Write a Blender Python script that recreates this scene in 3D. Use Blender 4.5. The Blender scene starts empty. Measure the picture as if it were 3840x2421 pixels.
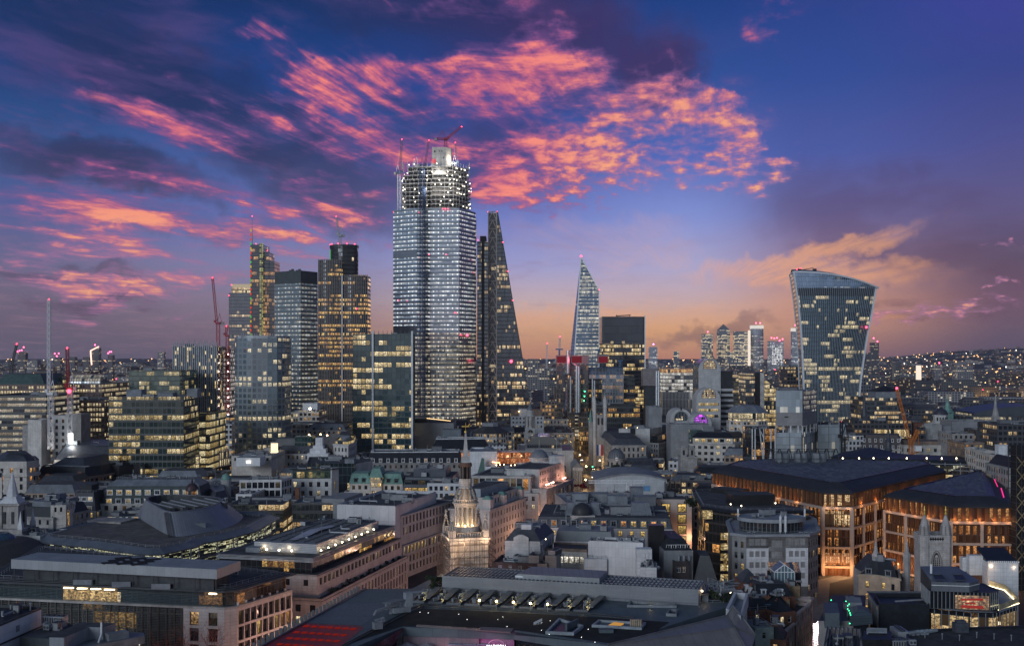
import bpy,math,random
PI,Bx,Bt,Dh,Fi=math.pi,math.cos,math.sin,math.hypot,math.atan2
import numpy as np
from mathutils import Vector,Matrix
from mathutils.geometry import tessellate_polygon
# -- camera, sky, Lf, exposure
S=bpy.context.scene
Gs=S.collection
C3,CX,HY,Fl=4226.,1920.,1328.,90.
Eg=bpy.data.cameras.new("camera")
K4=bpy.data.objects.new("camera",Eg)
Gs.objects.link(K4)
K4.location=(0,0,Fl)
K4.rotation_euler=(math.radians(90),0,0)
Eg.sensor_width=36.
Eg.lens=36.*C3/3840.
Eg.shift_y=(HY-1210.5)/3840.
Eg.clip_start=1.
Eg.clip_end=60000.
S.camera=K4
S.view_settings.view_transform='Standard'
S.view_settings.look='None'
S.view_settings.gamma=1.
S.view_settings.exposure=.0
S.cycles.use_denoising=True
S.cycles.max_bounces=6
S.cycles.diffuse_bounces=2
S.cycles.glossy_bounces=3
S.cycles.transparent_max_bounces=6
S.cycles.volume_bounces=0
S.cycles.sample_clamp_indirect=2.
S.cycles.sample_clamp_direct=12.
S.cycles.caustics_reflective=False
S.cycles.caustics_refractive=False
S.cycles.blur_glossy=.5
def Fg(r,g,b):
 f=lambda c:c/12.92 if c<=.04045 else((c+.055)/1.055)**2.4
 return(f(r/255.),f(g/255.),f(b/255.))
class NT:
 def __init__(s,I0):
  s.t=I0
  s.n=I0.nodes
  s.l=I0.links
 def Br(s,Fr,**kw):
  n=s.n.new(Fr)
  for k,v in kw.items():
   setattr(n,k,v)
  return n
 def B3(s,H6,v):
  if isinstance(v,bpy.types.NodeSocket):
   s.l.new(v,H6)
  else:
   if isinstance(v,(tuple,list))and len(v)==3 and H6.type=='RGBA':
    v=(*v,1)
   H6.default_value=v
 def m(s,op,a,b=.0,c=.0,clamp=False):
  n=s.Br('ShaderNodeMath',operation=op,use_clamp=clamp)
  s.B3(n.inputs[0],a)
  s.B3(n.inputs[1],b)
  if op in('MULTIPLY_ADD','COMPARE','SMOOTH_MIN','SMOOTH_MAX','WRAP'):
   s.B3(n.inputs[2],c)
  return n.outputs[0]
 def mu(s,a,b):
  return s.m('MULTIPLY',a,b)
 def ad(s,a,b):
  return s.m('ADD',a,b)
 def vm(s,op,a,b=(0,0,0),scale=1.):
  n=s.Br('ShaderNodeVectorMath',operation=op)
  s.B3(n.inputs[0],a)
  if op not in('NORMALIZE','LENGTH','FLOOR','FRACTION','SCALE'):
   s.B3(n.inputs[1],b)
  if op=='SCALE':
   s.B3(n.inputs['Scale'],scale)
  return n.outputs['Value']if op in('LENGTH','DOT_PRODUCT','DISTANCE')else n.outputs[0]
 def Cp(s,x,a,b,c=.0,d=1.,smooth=True):
  n=s.Br('ShaderNodeMapRange',interpolation_type='SMOOTHSTEP' if smooth else 'LINEAR')
  s.B3(n.inputs[0],x)
  for i,v in zip((1,2,3,4),(a,b,c,d)):
   s.B3(n.inputs[i],v)
  return n.outputs[0]
 def mix(s,f,a,b):
  n=s.Br('ShaderNodeMix',data_type='RGBA')
  s.B3(n.inputs[0],f)
  s.B3(n.inputs[6],a)
  s.B3(n.inputs[7],b)
  return n.outputs[2]
 def Iq(s,f,a,b):
  n=s.Br('ShaderNodeMix',data_type='FLOAT')
  s.B3(n.inputs[0],f)
  s.B3(n.inputs[2],a)
  s.B3(n.inputs[3],b)
  return n.outputs[0]
 def Fv(s,x=.0,y=.0,z=.0):
  n=s.Br('ShaderNodeCombineXYZ')
  s.B3(n.inputs[0],x)
  s.B3(n.inputs[1],y)
  s.B3(n.inputs[2],z)
  return n.outputs[0]
 def I5(s,v):
  n=s.Br('ShaderNodeSeparateXYZ')
  s.B3(n.inputs[0],v)
  return n.outputs
 def noise(s,Ob,scale,H2=4.,D3=.55,Lv=.0,Oc='3D'):
  n=s.Br('ShaderNodeTexNoise',noise_dimensions=Oc)
  s.B3(n.inputs['Vector'],Ob)
  s.B3(n.inputs['Scale'],scale)
  s.B3(n.inputs['Detail'],H2)
  s.B3(n.inputs['Roughness'],D3)
  s.B3(n.inputs['Distortion'],Lv)
  return n.outputs[0]
 def ramp(s,x,Gc):
  n=s.Br('ShaderNodeValToRGB')
  s.B3(n.inputs[0],x)
  e=n.color_ramp.elements
  while len(e)<len(Gc):
   e.new(.5)
  for el,(p,c)in zip(e,Gc):
   el.position=p
   el.color=(*c,1)
  return n.outputs[0]
def K2(px,py):
 u=math.atan((px-CX)/C3)
 return u,math.atan((HY-py)/C3*Bx(u))
def Fn():
 w=bpy.data.worlds.new("World")
 S.world=w
 w.use_nodes=True
 t=NT(w.node_tree)
 t.n.clear()
 Ec=t.Br('ShaderNodeOutputWorld')
 bg=t.Br('ShaderNodeBackground')
 tc=t.Br('ShaderNodeTexCoord')
 d=t.vm('NORMALIZE',tc.outputs['Generated'])
 x,y,z=t.I5(d)
 u=t.m('ARCTAN2',x,y)
 v=t.m('ARCSINE',z)
 uv=t.Fv(u,v,.0)
 # ---- clear-sky gradient: five columns of elevation Gc, blended over azimuth
 el=t.Cp(v,-.02,.32,0,1,smooth=False)
 P=lambda py:(K2(1920,py)[1]+.02)/.34
 rows=(1340,1240,1130,1000,820,600,330,0)
 cols={-.42:[(96,90,108),(110,96,116),(112,102,126),(106,104,142),(78,92,150),(50,82,140),(20,62,124),(10,38,84)],-.22:[(108,95,112),(132,112,126),(134,122,146),(128,128,170),(98,112,178),(64,92,160),(20,66,138),(12,44,98)],.00:[(206,142,112),(230,174,132),(202,178,182),(160,160,208),(112,126,196),(66,86,164),(40,64,140),(26,40,92)],.15:[(204,140,112),(236,178,126),(206,176,178),(172,168,208),(130,146,212),(82,104,184),(44,78,152),(20,58,128)],.27:[(146,106,112),(208,150,126),(204,150,132),(150,124,150),(106,104,160),(72,88,162),(46,74,150),(36,60,134)],.42:[(88,78,98),(112,88,106),(112,84,106),(94,78,106),(94,86,134),(74,78,144),(52,66,140),(58,62,150)],}
 ks=sorted(cols)
 Hm=[t.ramp(el,[(P(r),Fg(*c))for r,c in zip(rows,cols[k])])for k in ks]
 c=Hm[0]
 for a,b,r in zip(ks,ks[1:],Hm[1:]):
  c=t.mix(t.Cp(u,a,b),c,r)
  # ---- clouds: noise on a high plane, drawn Ec along the wind
 u0=.16
 cu,su=Bx(u0),Bt(u0)
 xr=t.m('SUBTRACT',t.mu(x,cu),t.mu(y,su))
 yr=t.ad(t.mu(x,su),t.mu(y,cu))
 zz=t.ad(t.m('MAXIMUM',z,.0),.055)
 pt=t.m('DIVIDE',xr,zz)
 ps=t.m('DIVIDE',yr,zz)
 wv=t.Fv(pt,t.mu(ps,.5),.0)
 wn=t.Br('ShaderNodeTexNoise')
 t.B3(wn.inputs['Vector'],wv)
 wn.inputs['Scale'].default_value=.8
 wn.inputs['Detail'].default_value=3
 Hb=t.vm('SCALE',t.vm('SUBTRACT',wn.outputs['Color'],(.5,.5,.5)),scale=.9)
 pv=t.vm('ADD',t.Fv(pt,t.mu(ps,.62),3.3),Hb)
 Hr=t.noise(pv,3.1,10,.62)
 vp=K2(2650,1120)
 L5,L9=t.m('SUBTRACT',u,vp[0]),t.m('SUBTRACT',v,vp[1])
 th=t.m('ARCTAN2',L9,t.m('SUBTRACT',.0,L5))
 lr=t.m('LOGARITHM',t.m('SQRT',t.ad(t.ad(t.mu(L5,L5),t.mu(L9,L9)),.002)),2.718)
 E3=t.vm('ADD',t.Fv(t.mu(th,15.),t.mu(lr,2.4),1.7),t.vm('SCALE',Hb,scale=.9))
 Ko=t.noise(E3,1.7,9,.62)
 F3=t.noise(pv,7.5,6,.6)
 Gf=t.noise(t.vm('ADD',t.Fv(pt,t.mu(ps,.42),11.7),Hb),1.1,5,.5)
 Iw=t.noise(t.vm('ADD',t.Fv(t.mu(u,1.),t.mu(v,2.1),5.5),t.vm('SCALE',Hb,scale=.02)),62,5,.55)
 w2=t.Br('ShaderNodeTexNoise')
 t.B3(w2.inputs['Vector'],uv)
 w2.inputs['Scale'].default_value=20
 w2.inputs['Detail'].default_value=6
 w2.inputs['Roughness'].default_value=.6
 K0=t.vm('ADD',uv,t.vm('SCALE',t.vm('SUBTRACT',w2.outputs['Color'],(.5,.5,.5)),scale=.075))
 K0=t.vm('ADD',t.vm('MULTIPLY',K0,(1,1,0)),(0,0,1))
 def Dv(N8,Ld=None):
  K5=Ld
  for(x0,y0,x1,y1,wd,Np)in N8:
   a,b=K2(x0,y0),K2(x1,y1)
   L=Dh(b[0]-a[0],b[1]-a[1])
   mx,my,ro=(a[0]+b[0])/2,(a[1]+b[1])/2,Fi(b[1]-a[1],b[0]-a[0])
   cr,sr,s1,s2=Bx(ro),Bt(ro),L*.62,wd/C3
   d1=t.vm('DOT_PRODUCT',K0,(cr/s1,sr/s1,-(mx*cr+my*sr)/s1))
   d2=t.vm('DOT_PRODUCT',K0,(-sr/s2,cr/s2,(mx*sr-my*cr)/s2))
   g=t.Cp(t.m('MULTIPLY_ADD',d1,d1,t.mu(d2,d2)),1.5,.0,.0,Np)
   K5=g if K5 is None else t.m('MAXIMUM',K5,g)
  return K5
 Jv=Dv([(100,120,950,430,190,1.),(500,250,1350,640,240,.95),(-100,60,900,120,120,.6),(0,540,900,690,110,.95),(820,470,1500,800,210,.85),(1150,640,2100,520,200,.8),(1400,60,2500,190,200,.9),(2250,150,2640,330,150,.95),(0,1055,560,1075,40,.7),(150,1130,600,1160,42,.75),(2900,740,3840,860,170,.5),(3000,830,3840,1010,120,.5),(1150,30,1900,120,110,.8),(3250,1100,3600,1060,32,.55),(3300,1165,3840,1150,32,.5),(2450,1250,2900,1215,40,.55),(300,780,1200,860,70,.5),(0,250,500,420,130,.5),(1300,420,1900,330,130,.7),(1900,330,2500,330,120,.5),])
 lit=Dv([(900,410,1500,290,95,.95),(1150,400,1800,420,110,.85),(1380,270,1830,220,60,.85),(1780,170,2350,260,110,.9),(1950,240,2500,400,135,1.),(2300,300,2790,580,170,1.05),(2500,460,2930,650,100,.95),(1500,500,2250,530,120,.8),(1700,600,2480,560,120,.98),(1760,680,2300,640,80,.98),(1780,760,2000,760,56,.75),(400,405,1150,480,70,.72),(460,670,1250,860,56,.98),(0,690,460,780,56,.72),(330,810,1460,885,56,1.),(1040,680,1480,840,70,.85),(100,890,660,930,54,.95),(480,880,960,990,60,.72),(0,1060,580,1090,30,.92),(220,1010,580,1060,34,.65),(180,1175,690,1160,30,.92),(2840,90,3110,140,90,.7),(2620,330,2800,380,56,.65),(3690,925,3840,912,18,.75),(3680,1060,3810,1050,16,.7),(3420,1170,3780,1145,28,.7),(1500,30,1950,40,44,.6),(0,910,200,925,30,.75),(2330,560,2430,610,36,.6),(2840,640,2980,600,34,.8),(200,260,560,310,44,.42),(860,60,1100,160,46,.45),(1950,420,2350,470,90,.6),(2350,620,2600,640,60,.55),(60,460,360,520,36,.5),(3220,1200,3500,1150,22,.55),(1130,560,1500,600,50,.45),(3000,1215,3500,1200,16,.4),])
 Ki=Dv([(950,420,2650,460,330,.50),(1700,200,2700,500,230,.55),(-200,640,1560,880,170,.48),(-100,900,900,990,110,.50),(300,400,1250,480,130,.42),(1650,640,2450,620,170,.56),(2400,420,2900,680,140,.50),(-100,1060,650,1110,60,.5),(-100,420,700,560,160,.36),(1500,60,2000,60,90,.40),(3200,1180,3840,1130,60,.42),])
 Ix=Dv([(2700,1020,3400,850,50,.9),(2650,1040,3430,1000,58,.9),(1850,1195,2700,1182,40,.62),(2250,980,2600,960,44,.35),(1960,870,2500,900,90,.25),(3250,1175,3450,1165,20,.5),])
 dk=t.mu(Jv,t.Cp(t.ad(Gf,t.mu(Jv,.24)),.44,.70))
 top=t.Cp(v,.02,.22)
 Ia=t.mix(top,t.mix(t.Cp(u,-.1,.3),Fg(92,76,100),Fg(100,70,92)),t.mix(t.Cp(u,-.2,.1),Fg(28,44,92),Fg(58,44,94)))
 c=t.mix(t.mu(dk,.94),c,Ia)
 Mm=t.mu(t.Cp(Hr,.46,.74),t.Cp(u,.25,-.3,.08,.5))
 c=t.mix(Mm,c,t.mix(top,Fg(158,122,142),Fg(92,74,134)))
 gl=t.mu(Ix,t.Cp(t.ad(t.mu(Ko,.45),t.mu(Gf,.55)),.36,.62,.2,1.))
 c=t.mix(t.mu(gl,.68),c,Fg(250,176,122))
 Kj=t.mu(t.Cp(u,-.03,.05),t.Cp(v,.28,.12))
 nn=t.Iq(t.mu(Kj,.7),t.Iq(t.Cp(u,-.02,-.2,.12,.78),Hr,Ko),Iw)
 lit=t.m('MAXIMUM',t.mu(lit,.76),Ki)
 nn=t.ad(t.m('MULTIPLY_ADD',nn,2.,-.5),t.mu(t.m('SUBTRACT',F3,.5),.5))
 lv=t.ad(nn,t.mu(lit,.40))
 Jn=t.Cp(lit,.03,.5)
 Gx=t.mu(t.Cp(lv,.55,.9),Jn)
 body=t.mu(t.Cp(lv,.72,.94),Jn)
 Le=t.Cp(t.ad(lv,t.mu(t.m('SUBTRACT',F3,.5),.3)),.80,1.10)
 Iv=t.m('MAXIMUM',t.mu(t.Cp(u,-.02,.16),t.Cp(v,.30,.14)),t.Cp(v,.16,.06,0,.8))
 G9=t.mix(Iv,Fg(120,78,140),Fg(176,122,164))
 Mi=t.mix(Iv,Fg(186,92,132),Fg(216,132,140))
 La=t.mix(Iv,Fg(252,138,126),Fg(255,188,128))
 c=t.mix(t.mu(Gx,.8),c,G9)
 c=t.mix(t.mu(body,.95),c,t.mix(Le,Mi,La))
 Et=t.Cp(y,.35,-.35)
 Mf=t.ramp(t.Cp(z,-.05,1.,0,1,smooth=False),[(.0,(.20,.23,.28)),(.12,(.34,.39,.48)),(.35,(.15,.22,.34)),(1.,(.035,.065,.13))])
 c=t.mix(Et,c,Mf)
 c=t.mix(t.Cp(z,.36,.66),c,(.042,.07,.14))
 c=t.mix(t.Cp(z,-.01,-.12),c,(.03,.032,.045))
 ns=t.Br('ShaderNodeTexSky',sky_type='NISHITA')
 ns.sun_disc=False
 ns.sun_elevation=math.radians(1.5)
 ns.sun_rotation=math.radians(200)
 c=t.vm('ADD',c,t.vm('SCALE',ns.outputs[0],scale=.006))
 t.B3(bg.inputs['Color'],c)
 bg.inputs['Strength'].default_value=1.
 t.l.new(bg.outputs[0],Ec.inputs[0])
 w.cycles.sampling_method='MANUAL'
 w.cycles.sample_map_resolution=512
Fn()
Fj=bpy.data.lights.new("sun",'SUN')
Fj.energy=1.5
Fj.angle=math.radians(28)
Fj.color=(.80,.88,1.)
Lf=bpy.data.objects.new("sun",Fj)
Gs.objects.link(Lf)
Lf.rotation_euler=(math.radians(74),0,math.radians(-34))
Lr=dict(A=(0,1500),B=(0,1921),C=(760,1500),D=(760,1921),E=(1520,1500),F=(1520,1921),G=(2280,1500),H=(2280,1921),I=(3040,1500),J=(3040,1921))
def AZ(t,x,y,z):return C4(px(t,x,y),z)
def px(Dy,x,y):
 ox,oy=Lr[Dy]
 return ox+x/3.01,oy+y/3.01
def C4(p,z):
 Y=(Fl-z)*C3/(p[1]-HY)
 return((p[0]-CX)*Y/C3,Y)
def Fo(p,Y):
 return((p[0]-CX)*Y/C3,Y,Fl-(p[1]-HY)*Y/C3)
def Av(py,Y):
 return Fl-(py-HY)*Y/C3
def Ai(Oh,Y):
 return(Oh-CX)*Y/C3
def T(Dy,z,*xy):
 return[AZ(Dy,xy[i],xy[i+1],z)for i in range(0,len(xy),2)]
def Gy(p):
 return .5*sum(a[0]*b[1]-b[0]*a[1]for a,b in zip(p,p[1:]+p[:1]))
def Bf(p):
 p=[tuple(q[:2])for q in p]
 return p if Gy(p)>0 else p[::-1]
def C5(a,b,c):
 return Bf([a,b,c,(a[0]+c[0]-b[0],a[1]+c[1]-b[1])])
def Bs(a,b,Do):
 dx,dy=b[0]-a[0],b[1]-a[1]
 L=Dh(dx,dy)
 nx,ny=-dy/L,dx/L
 if ny<0:
  nx,ny=-nx,-ny
 return Bf([a,b,(b[0]+nx*Do,b[1]+ny*Do),(a[0]+nx*Do,a[1]+ny*Do)])
def Aa(p,d):
 n=len(p)
 Ec=[]
 for i in range(n):
  a,b,c=Vector(p[i-1]),Vector(p[i]),Vector(p[(i+1)%n])
  e1,e2=(b-a).normalized(),(c-b).normalized()
  n1,n2=Vector((-e1.y,e1.x)),Vector((-e2.y,e2.x))
  k=1+n1.dot(n2)
  m=(n1+n2)/max(k,.35)
  Ec.append((b.x+m.x*d,b.y+m.y*d))
 return Ec
def Ch(q,p):
 r=False
 for(x1,y1),(x2,y2)in zip(p,p[1:]+p[:1]):
  if(y1>q[1])!=(y2>q[1])and q[0]<(x2-x1)*(q[1]-y1)/(y2-y1)+x1:
   r=not r
 return r
def Bz(p):
 return(sum(q[0]for q in p)/len(p),sum(q[1]for q in p)/len(p))
def A7(c,rx,ry=None,n=24,a0=.0,a1=2*PI):
 ry=ry or rx
 Me=abs(a1-a0-2*PI)<1e-6
 k=n if Me else n-1
 return[(c[0]+rx*Bx(a0+(a1-a0)*i/k),c[1]+ry*Bt(a0+(a1-a0)*i/k))for i in range(n)]
def Au(cx,cy,w,d,Ck=.0):
 ca,sa=Bx(Ck),Bt(Ck)
 return[(cx+x*ca-y*sa,cy+x*sa+y*ca)for x,y in((-w/2,-d/2),(w/2,-d/2),(w/2,d/2),(-w/2,d/2))]
def Cq(p,k=3,Er=True):
 for _ in range(k):
  q=[]
  n=len(p)
  for i in range(n if Er else n-1):
   a,b=p[i],p[(i+1)%n]
   q+=[tuple(a[j]*.75+b[j]*.25 for j in range(2)),tuple(a[j]*.25+b[j]*.75 for j in range(2))]
  p=q if Er else[p[0]]+q+[p[-1]]
 return p
def Es(p,i,r,n=6):
 a,b,c=Vector(p[i-1]),Vector(p[i]),Vector(p[(i+1)%len(p)])
 s,e=b+(a-b).normalized()*r,b+(c-b).normalized()*r
 Nd=[]
 for k in range(n+1):
  w=k/n
  q=s*(1-w)**2+b*2*w*(1-w)+e*w*w
  Nd.append((q.x,q.y))
 i%=len(p)
 return p[:i]+Nd+p[i+1:]
Cb={}
def Da(name):
 m=bpy.data.materials.new(name)
 m.use_nodes=True
 t=NT(m.node_tree)
 t.n.clear()
 return m,t
def Ac(name,Fu,D3=.8,K9=.25,scale=.35,Cu=.0,Az=.0,Ap=None,Ii=.0,Bn=.3,Mn=None):
 if name in Cb:
  return Cb[name]
 m,t=Da(name)
 Ec=t.Br('ShaderNodeOutputMaterial')
 b=t.Br('ShaderNodeBsdfPrincipled')
 g=t.Br('ShaderNodeNewGeometry')
 K8=g.outputs['Position']
 n1=t.noise(K8,scale,6,.62)
 n2=t.noise(K8,scale*7,4,.6)
 k=t.ad(t.mu(n1,.65),t.mu(n2,.35))
 lo=tuple(max(0,c*(1-K9*1.6))for c in Fu)
 hi=tuple(min(.9,c*(1+K9*1.3))for c in(Mn or Fu))
 c=t.mix(t.Cp(k,.3,.7),lo,hi)
 c=t.mix(t.mu(t.Cp(t.noise(K8,scale*.23+.03,5,.7),.46,.6),min(.6,K9*1.8)),c,tuple(x*.55 for x in Fu))
 if Az:
  N2,Nz,Nr=t.I5(K8)
  st=t.noise(t.Fv(t.mu(N2,1.1),t.mu(Nz,1.1),t.mu(Nr,.07)),1.,5,.65)
  c=t.mix(t.mu(t.Cp(st,.5,.75),Az),c,tuple(x*.35 for x in Fu))
 if Ap:
  Mj=t.Br('ShaderNodeUVMap')
  uu,vv,_=t.I5(Mj.outputs[0])
  jw,jh,jt=Ap
  fu=t.m('FRACT',t.m('DIVIDE',uu,jw))
  fv=t.m('FRACT',t.m('DIVIDE',vv,jh))
  ln=t.m('MAXIMUM',t.m('LESS_THAN',fu,jt/jw),t.m('LESS_THAN',fv,jt/jh))
  wn=t.Br('ShaderNodeTexWhiteNoise')
  t.B3(wn.inputs[0],t.Fv(t.m('FLOOR',t.m('DIVIDE',uu,jw)),t.m('FLOOR',t.m('DIVIDE',vv,jh)),0))
  c=t.mix(t.mu(wn.outputs[0],.25),c,tuple(x*.55 for x in Fu))
  c=t.mix(t.mu(ln,.7),c,tuple(x*.3 for x in Fu))
 t.B3(b.inputs['Base Color'],c)
 t.B3(b.inputs['Roughness'],t.Cp(n2,.2,.8,max(.05,D3-.12),min(1,D3+.12)))
 b.inputs['Metallic'].default_value=Cu
 b.inputs['Specular IOR Level'].default_value=Bn
 if Ii:
  bp=t.Br('ShaderNodeBump')
  bp.inputs['Strength'].default_value=Ii
  bp.inputs['Distance'].default_value=.2
  t.B3(bp.inputs['Height'],n2)
  t.l.new(bp.outputs[0],b.inputs['Normal'])
 t.l.new(b.outputs[0],Ec.inputs[0])
 m.cycles.emission_sampling='NONE'
 Cb[name]=m
 return m
def Af(name,Fu,Gg,H5=False):
 if name in Cb:
  return Cb[name]
 m,t=Da(name)
 Ec=t.Br('ShaderNodeOutputMaterial')
 e=t.Br('ShaderNodeEmission')
 e.inputs[0].default_value=(*Fu,1)
 e.inputs[1].default_value=Gg
 t.l.new(e.outputs[0],Ec.inputs[0])
 m.cycles.emission_sampling='AUTO' if H5 else 'NONE'
 Cb[name]=m
 return m
def Em():
 if 'window glass' in Cb:
  return Cb['window glass']
 m,t=Da('window glass')
 Ec=t.Br('ShaderNodeOutputMaterial')
 b=t.Br('ShaderNodeBsdfPrincipled')
 oi=t.Br('ShaderNodeObjectInfo')
 tc=t.Br('ShaderNodeTexCoord')
 ob=tc.outputs['Object']
 G4=oi.outputs['Random']
 sh=t.vm('ADD',ob,t.Fv(t.mu(G4,91),t.mu(G4,37),0))
 sx,sy,sz=t.I5(ob)
 n=t.noise(sh,1.7,5,.7)
 Lb=t.noise(t.vm('MULTIPLY',sh,(1.,1.,2.2)),1.5,3,.6)
 Dn=t.Cp(n,.36,.64,.1,1.05)
 Gq=t.mu(t.Cp(sz,.2,-.9),t.Cp(Lb,.45,.6))
 Dn=t.mu(Dn,t.m('SUBTRACT',1.,t.mu(Gq,.75)))
 J2=t.Cp(sz,.15,.9,.7,1.5)
 st=t.mu(t.mu(Dn,J2),oi.outputs['Alpha'])
 Jq=t.mu(t.m('GREATER_THAN',G4,.55),t.m('GREATER_THAN',sz,t.mu(t.m('SUBTRACT',G4,.6),3.)))
 base=t.mix(t.mu(Jq,.8),(.012,.016,.02),(.10,.11,.115))
 t.B3(b.inputs['Base Color'],base)
 b.inputs['Roughness'].default_value=.06
 b.inputs['Specular IOR Level'].default_value=.7
 t.B3(b.inputs['Emission Color'],oi.outputs['Color'])
 t.B3(b.inputs['Emission Strength'],st)
 t.l.new(b.outputs[0],Ec.inputs[0])
 m.cycles.emission_sampling='NONE'
 Cb['window glass']=m
 return m
def Ae(name,w,h,Hp=(.02,.03,.035),J9=(.06,.07,.075),J7=.07,Dq=.22,lit=.3,Bm=.15,Nj=4,ca=(1.,.62,.25),cb=(1.,.86,.6),st=1.2,E2=.10,D3=.08,Ly=.02,B5=None,Ft=.0,Dn=True,D8=None,De=None,E6=.0):
 if name in Cb:
  return Cb[name]
 B5=len(Cb)*3.7
 m,t=Da(name)
 Ec=t.Br('ShaderNodeOutputMaterial')
 b=t.Br('ShaderNodeBsdfPrincipled')
 Mj=t.Br('ShaderNodeUVMap')
 uu,vv,_=t.I5(Mj.outputs[0])
 du,dv=t.m('DIVIDE',uu,w),t.m('DIVIDE',vv,h)
 iu,iv=t.m('FLOOR',du),t.m('FLOOR',dv)
 fu,fv=t.m('FRACT',du),t.m('FRACT',dv)
 def wn(a,bb,c):
  n=t.Br('ShaderNodeTexWhiteNoise')
  t.B3(n.inputs[0],t.Fv(a,bb,c))
  return n
 Im=wn(iu,iv,B5+.5)
 r1=Im.outputs[0]
 cr,cg,L0=t.I5(Im.outputs[1])
 Ma=wn(t.m('FLOOR',t.m('DIVIDE',t.ad(iu,t.mu(wn(.0,iv,B5+3.3).outputs[0],9)),Nj)),iv,B5+7.5).outputs[0]
 Ok=wn(.5,iv,B5+11.5).outputs[0]
 a=t.m('MAXIMUM',t.m('LESS_THAN',Ma,lit),t.m('LESS_THAN',Ok,Bm))
 a=t.mu(a,t.m('LESS_THAN',r1,.86))
 a=t.m('MAXIMUM',a,t.m('LESS_THAN',cr,.025))
 ed=t.mu(t.m('GREATER_THAN',fu,J7),t.m('GREATER_THAN',fv,Dq))
 br=t.m('MULTIPLY_ADD',cg,.9,.35)
 if Dn:
  n=t.noise(t.Fv(t.mu(uu,1.),t.mu(vv,1.4),B5),1.3,4,.7)
  br=t.mu(br,t.Cp(n,.38,.64,.08,1.3))
  br=t.mu(br,t.Cp(fv,Dq,1.,.6,1.35,smooth=False))
 e=t.mu(t.mu(a,ed),t.mu(br,st*.95))
 if Ft:
  d0=t.m('SUBTRACT',fu,.5)
  d1=t.m('SUBTRACT',fv,.72)
  dd=t.ad(t.mu(t.mu(d0,w),t.mu(d0,w)),t.mu(t.mu(d1,h),t.mu(d1,h)))
  e=t.ad(e,t.mu(t.mu(t.m('LESS_THAN',dd,.42),t.mu(t.m('GREATER_THAN',L0,.3),t.m('LESS_THAN',t.m('FRACT',t.m('DIVIDE',iu,3.)),.2))),Ft))
 if E6:
  bn=t.noise(t.Fv(t.mu(uu,.11),t.mu(iv,1.7),B5),1.,3,.6)
  e=t.ad(e,t.mu(t.mu(t.m('GREATER_THAN',fv,.66),t.m('LESS_THAN',fv,.93)),t.mu(t.Cp(bn,.38,.62),t.m('MULTIPLY_ADD',L0,E6,E6*.3))))
 if D8:
  e=t.mu(e,t.Cp(vv,D8[0],D8[1],D8[2],D8[3]))
 base=t.mix(ed,J9,t.mix(t.mu(L0,.6),Hp,tuple(g*1.9 for g in Hp)))
 t.B3(b.inputs['Base Color'],base)
 b.inputs['Metallic'].default_value=.0
 b.inputs['Specular IOR Level'].default_value=.5
 b.inputs['IOR'].default_value=1.5
 t.B3(b.inputs['Roughness'],t.Iq(ed,.5,D3))
 t.B3(b.inputs['Emission Color'],t.mix(cg,ca,cb))
 t.B3(b.inputs['Emission Strength'],e)
 g=t.Br('ShaderNodeNewGeometry')
 tl=t.vm('SCALE',t.vm('SUBTRACT',Im.outputs[1],(.5,.5,.5)),scale=Ly)
 Hv=t.vm('NORMALIZE',t.vm('ADD',g.outputs['Normal'],tl))
 t.B3(b.inputs['Normal'],Hv)
 gl=t.Br('ShaderNodeBsdfGlossy')
 gl.inputs['Roughness'].default_value=D3
 gl.inputs['Color'].default_value=(*(De or(.75,.85,.95)),1)
 t.B3(gl.inputs['Normal'],Hv)
 ms=t.Br('ShaderNodeMixShader')
 t.B3(ms.inputs[0],t.mu(ed,E2))
 t.l.new(b.outputs[0],ms.inputs[1])
 t.l.new(gl.outputs[0],ms.inputs[2])
 t.l.new(ms.outputs[0],Ec.inputs[0])
 m.cycles.emission_sampling='NONE'
 Cb[name]=m
 return m
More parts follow.
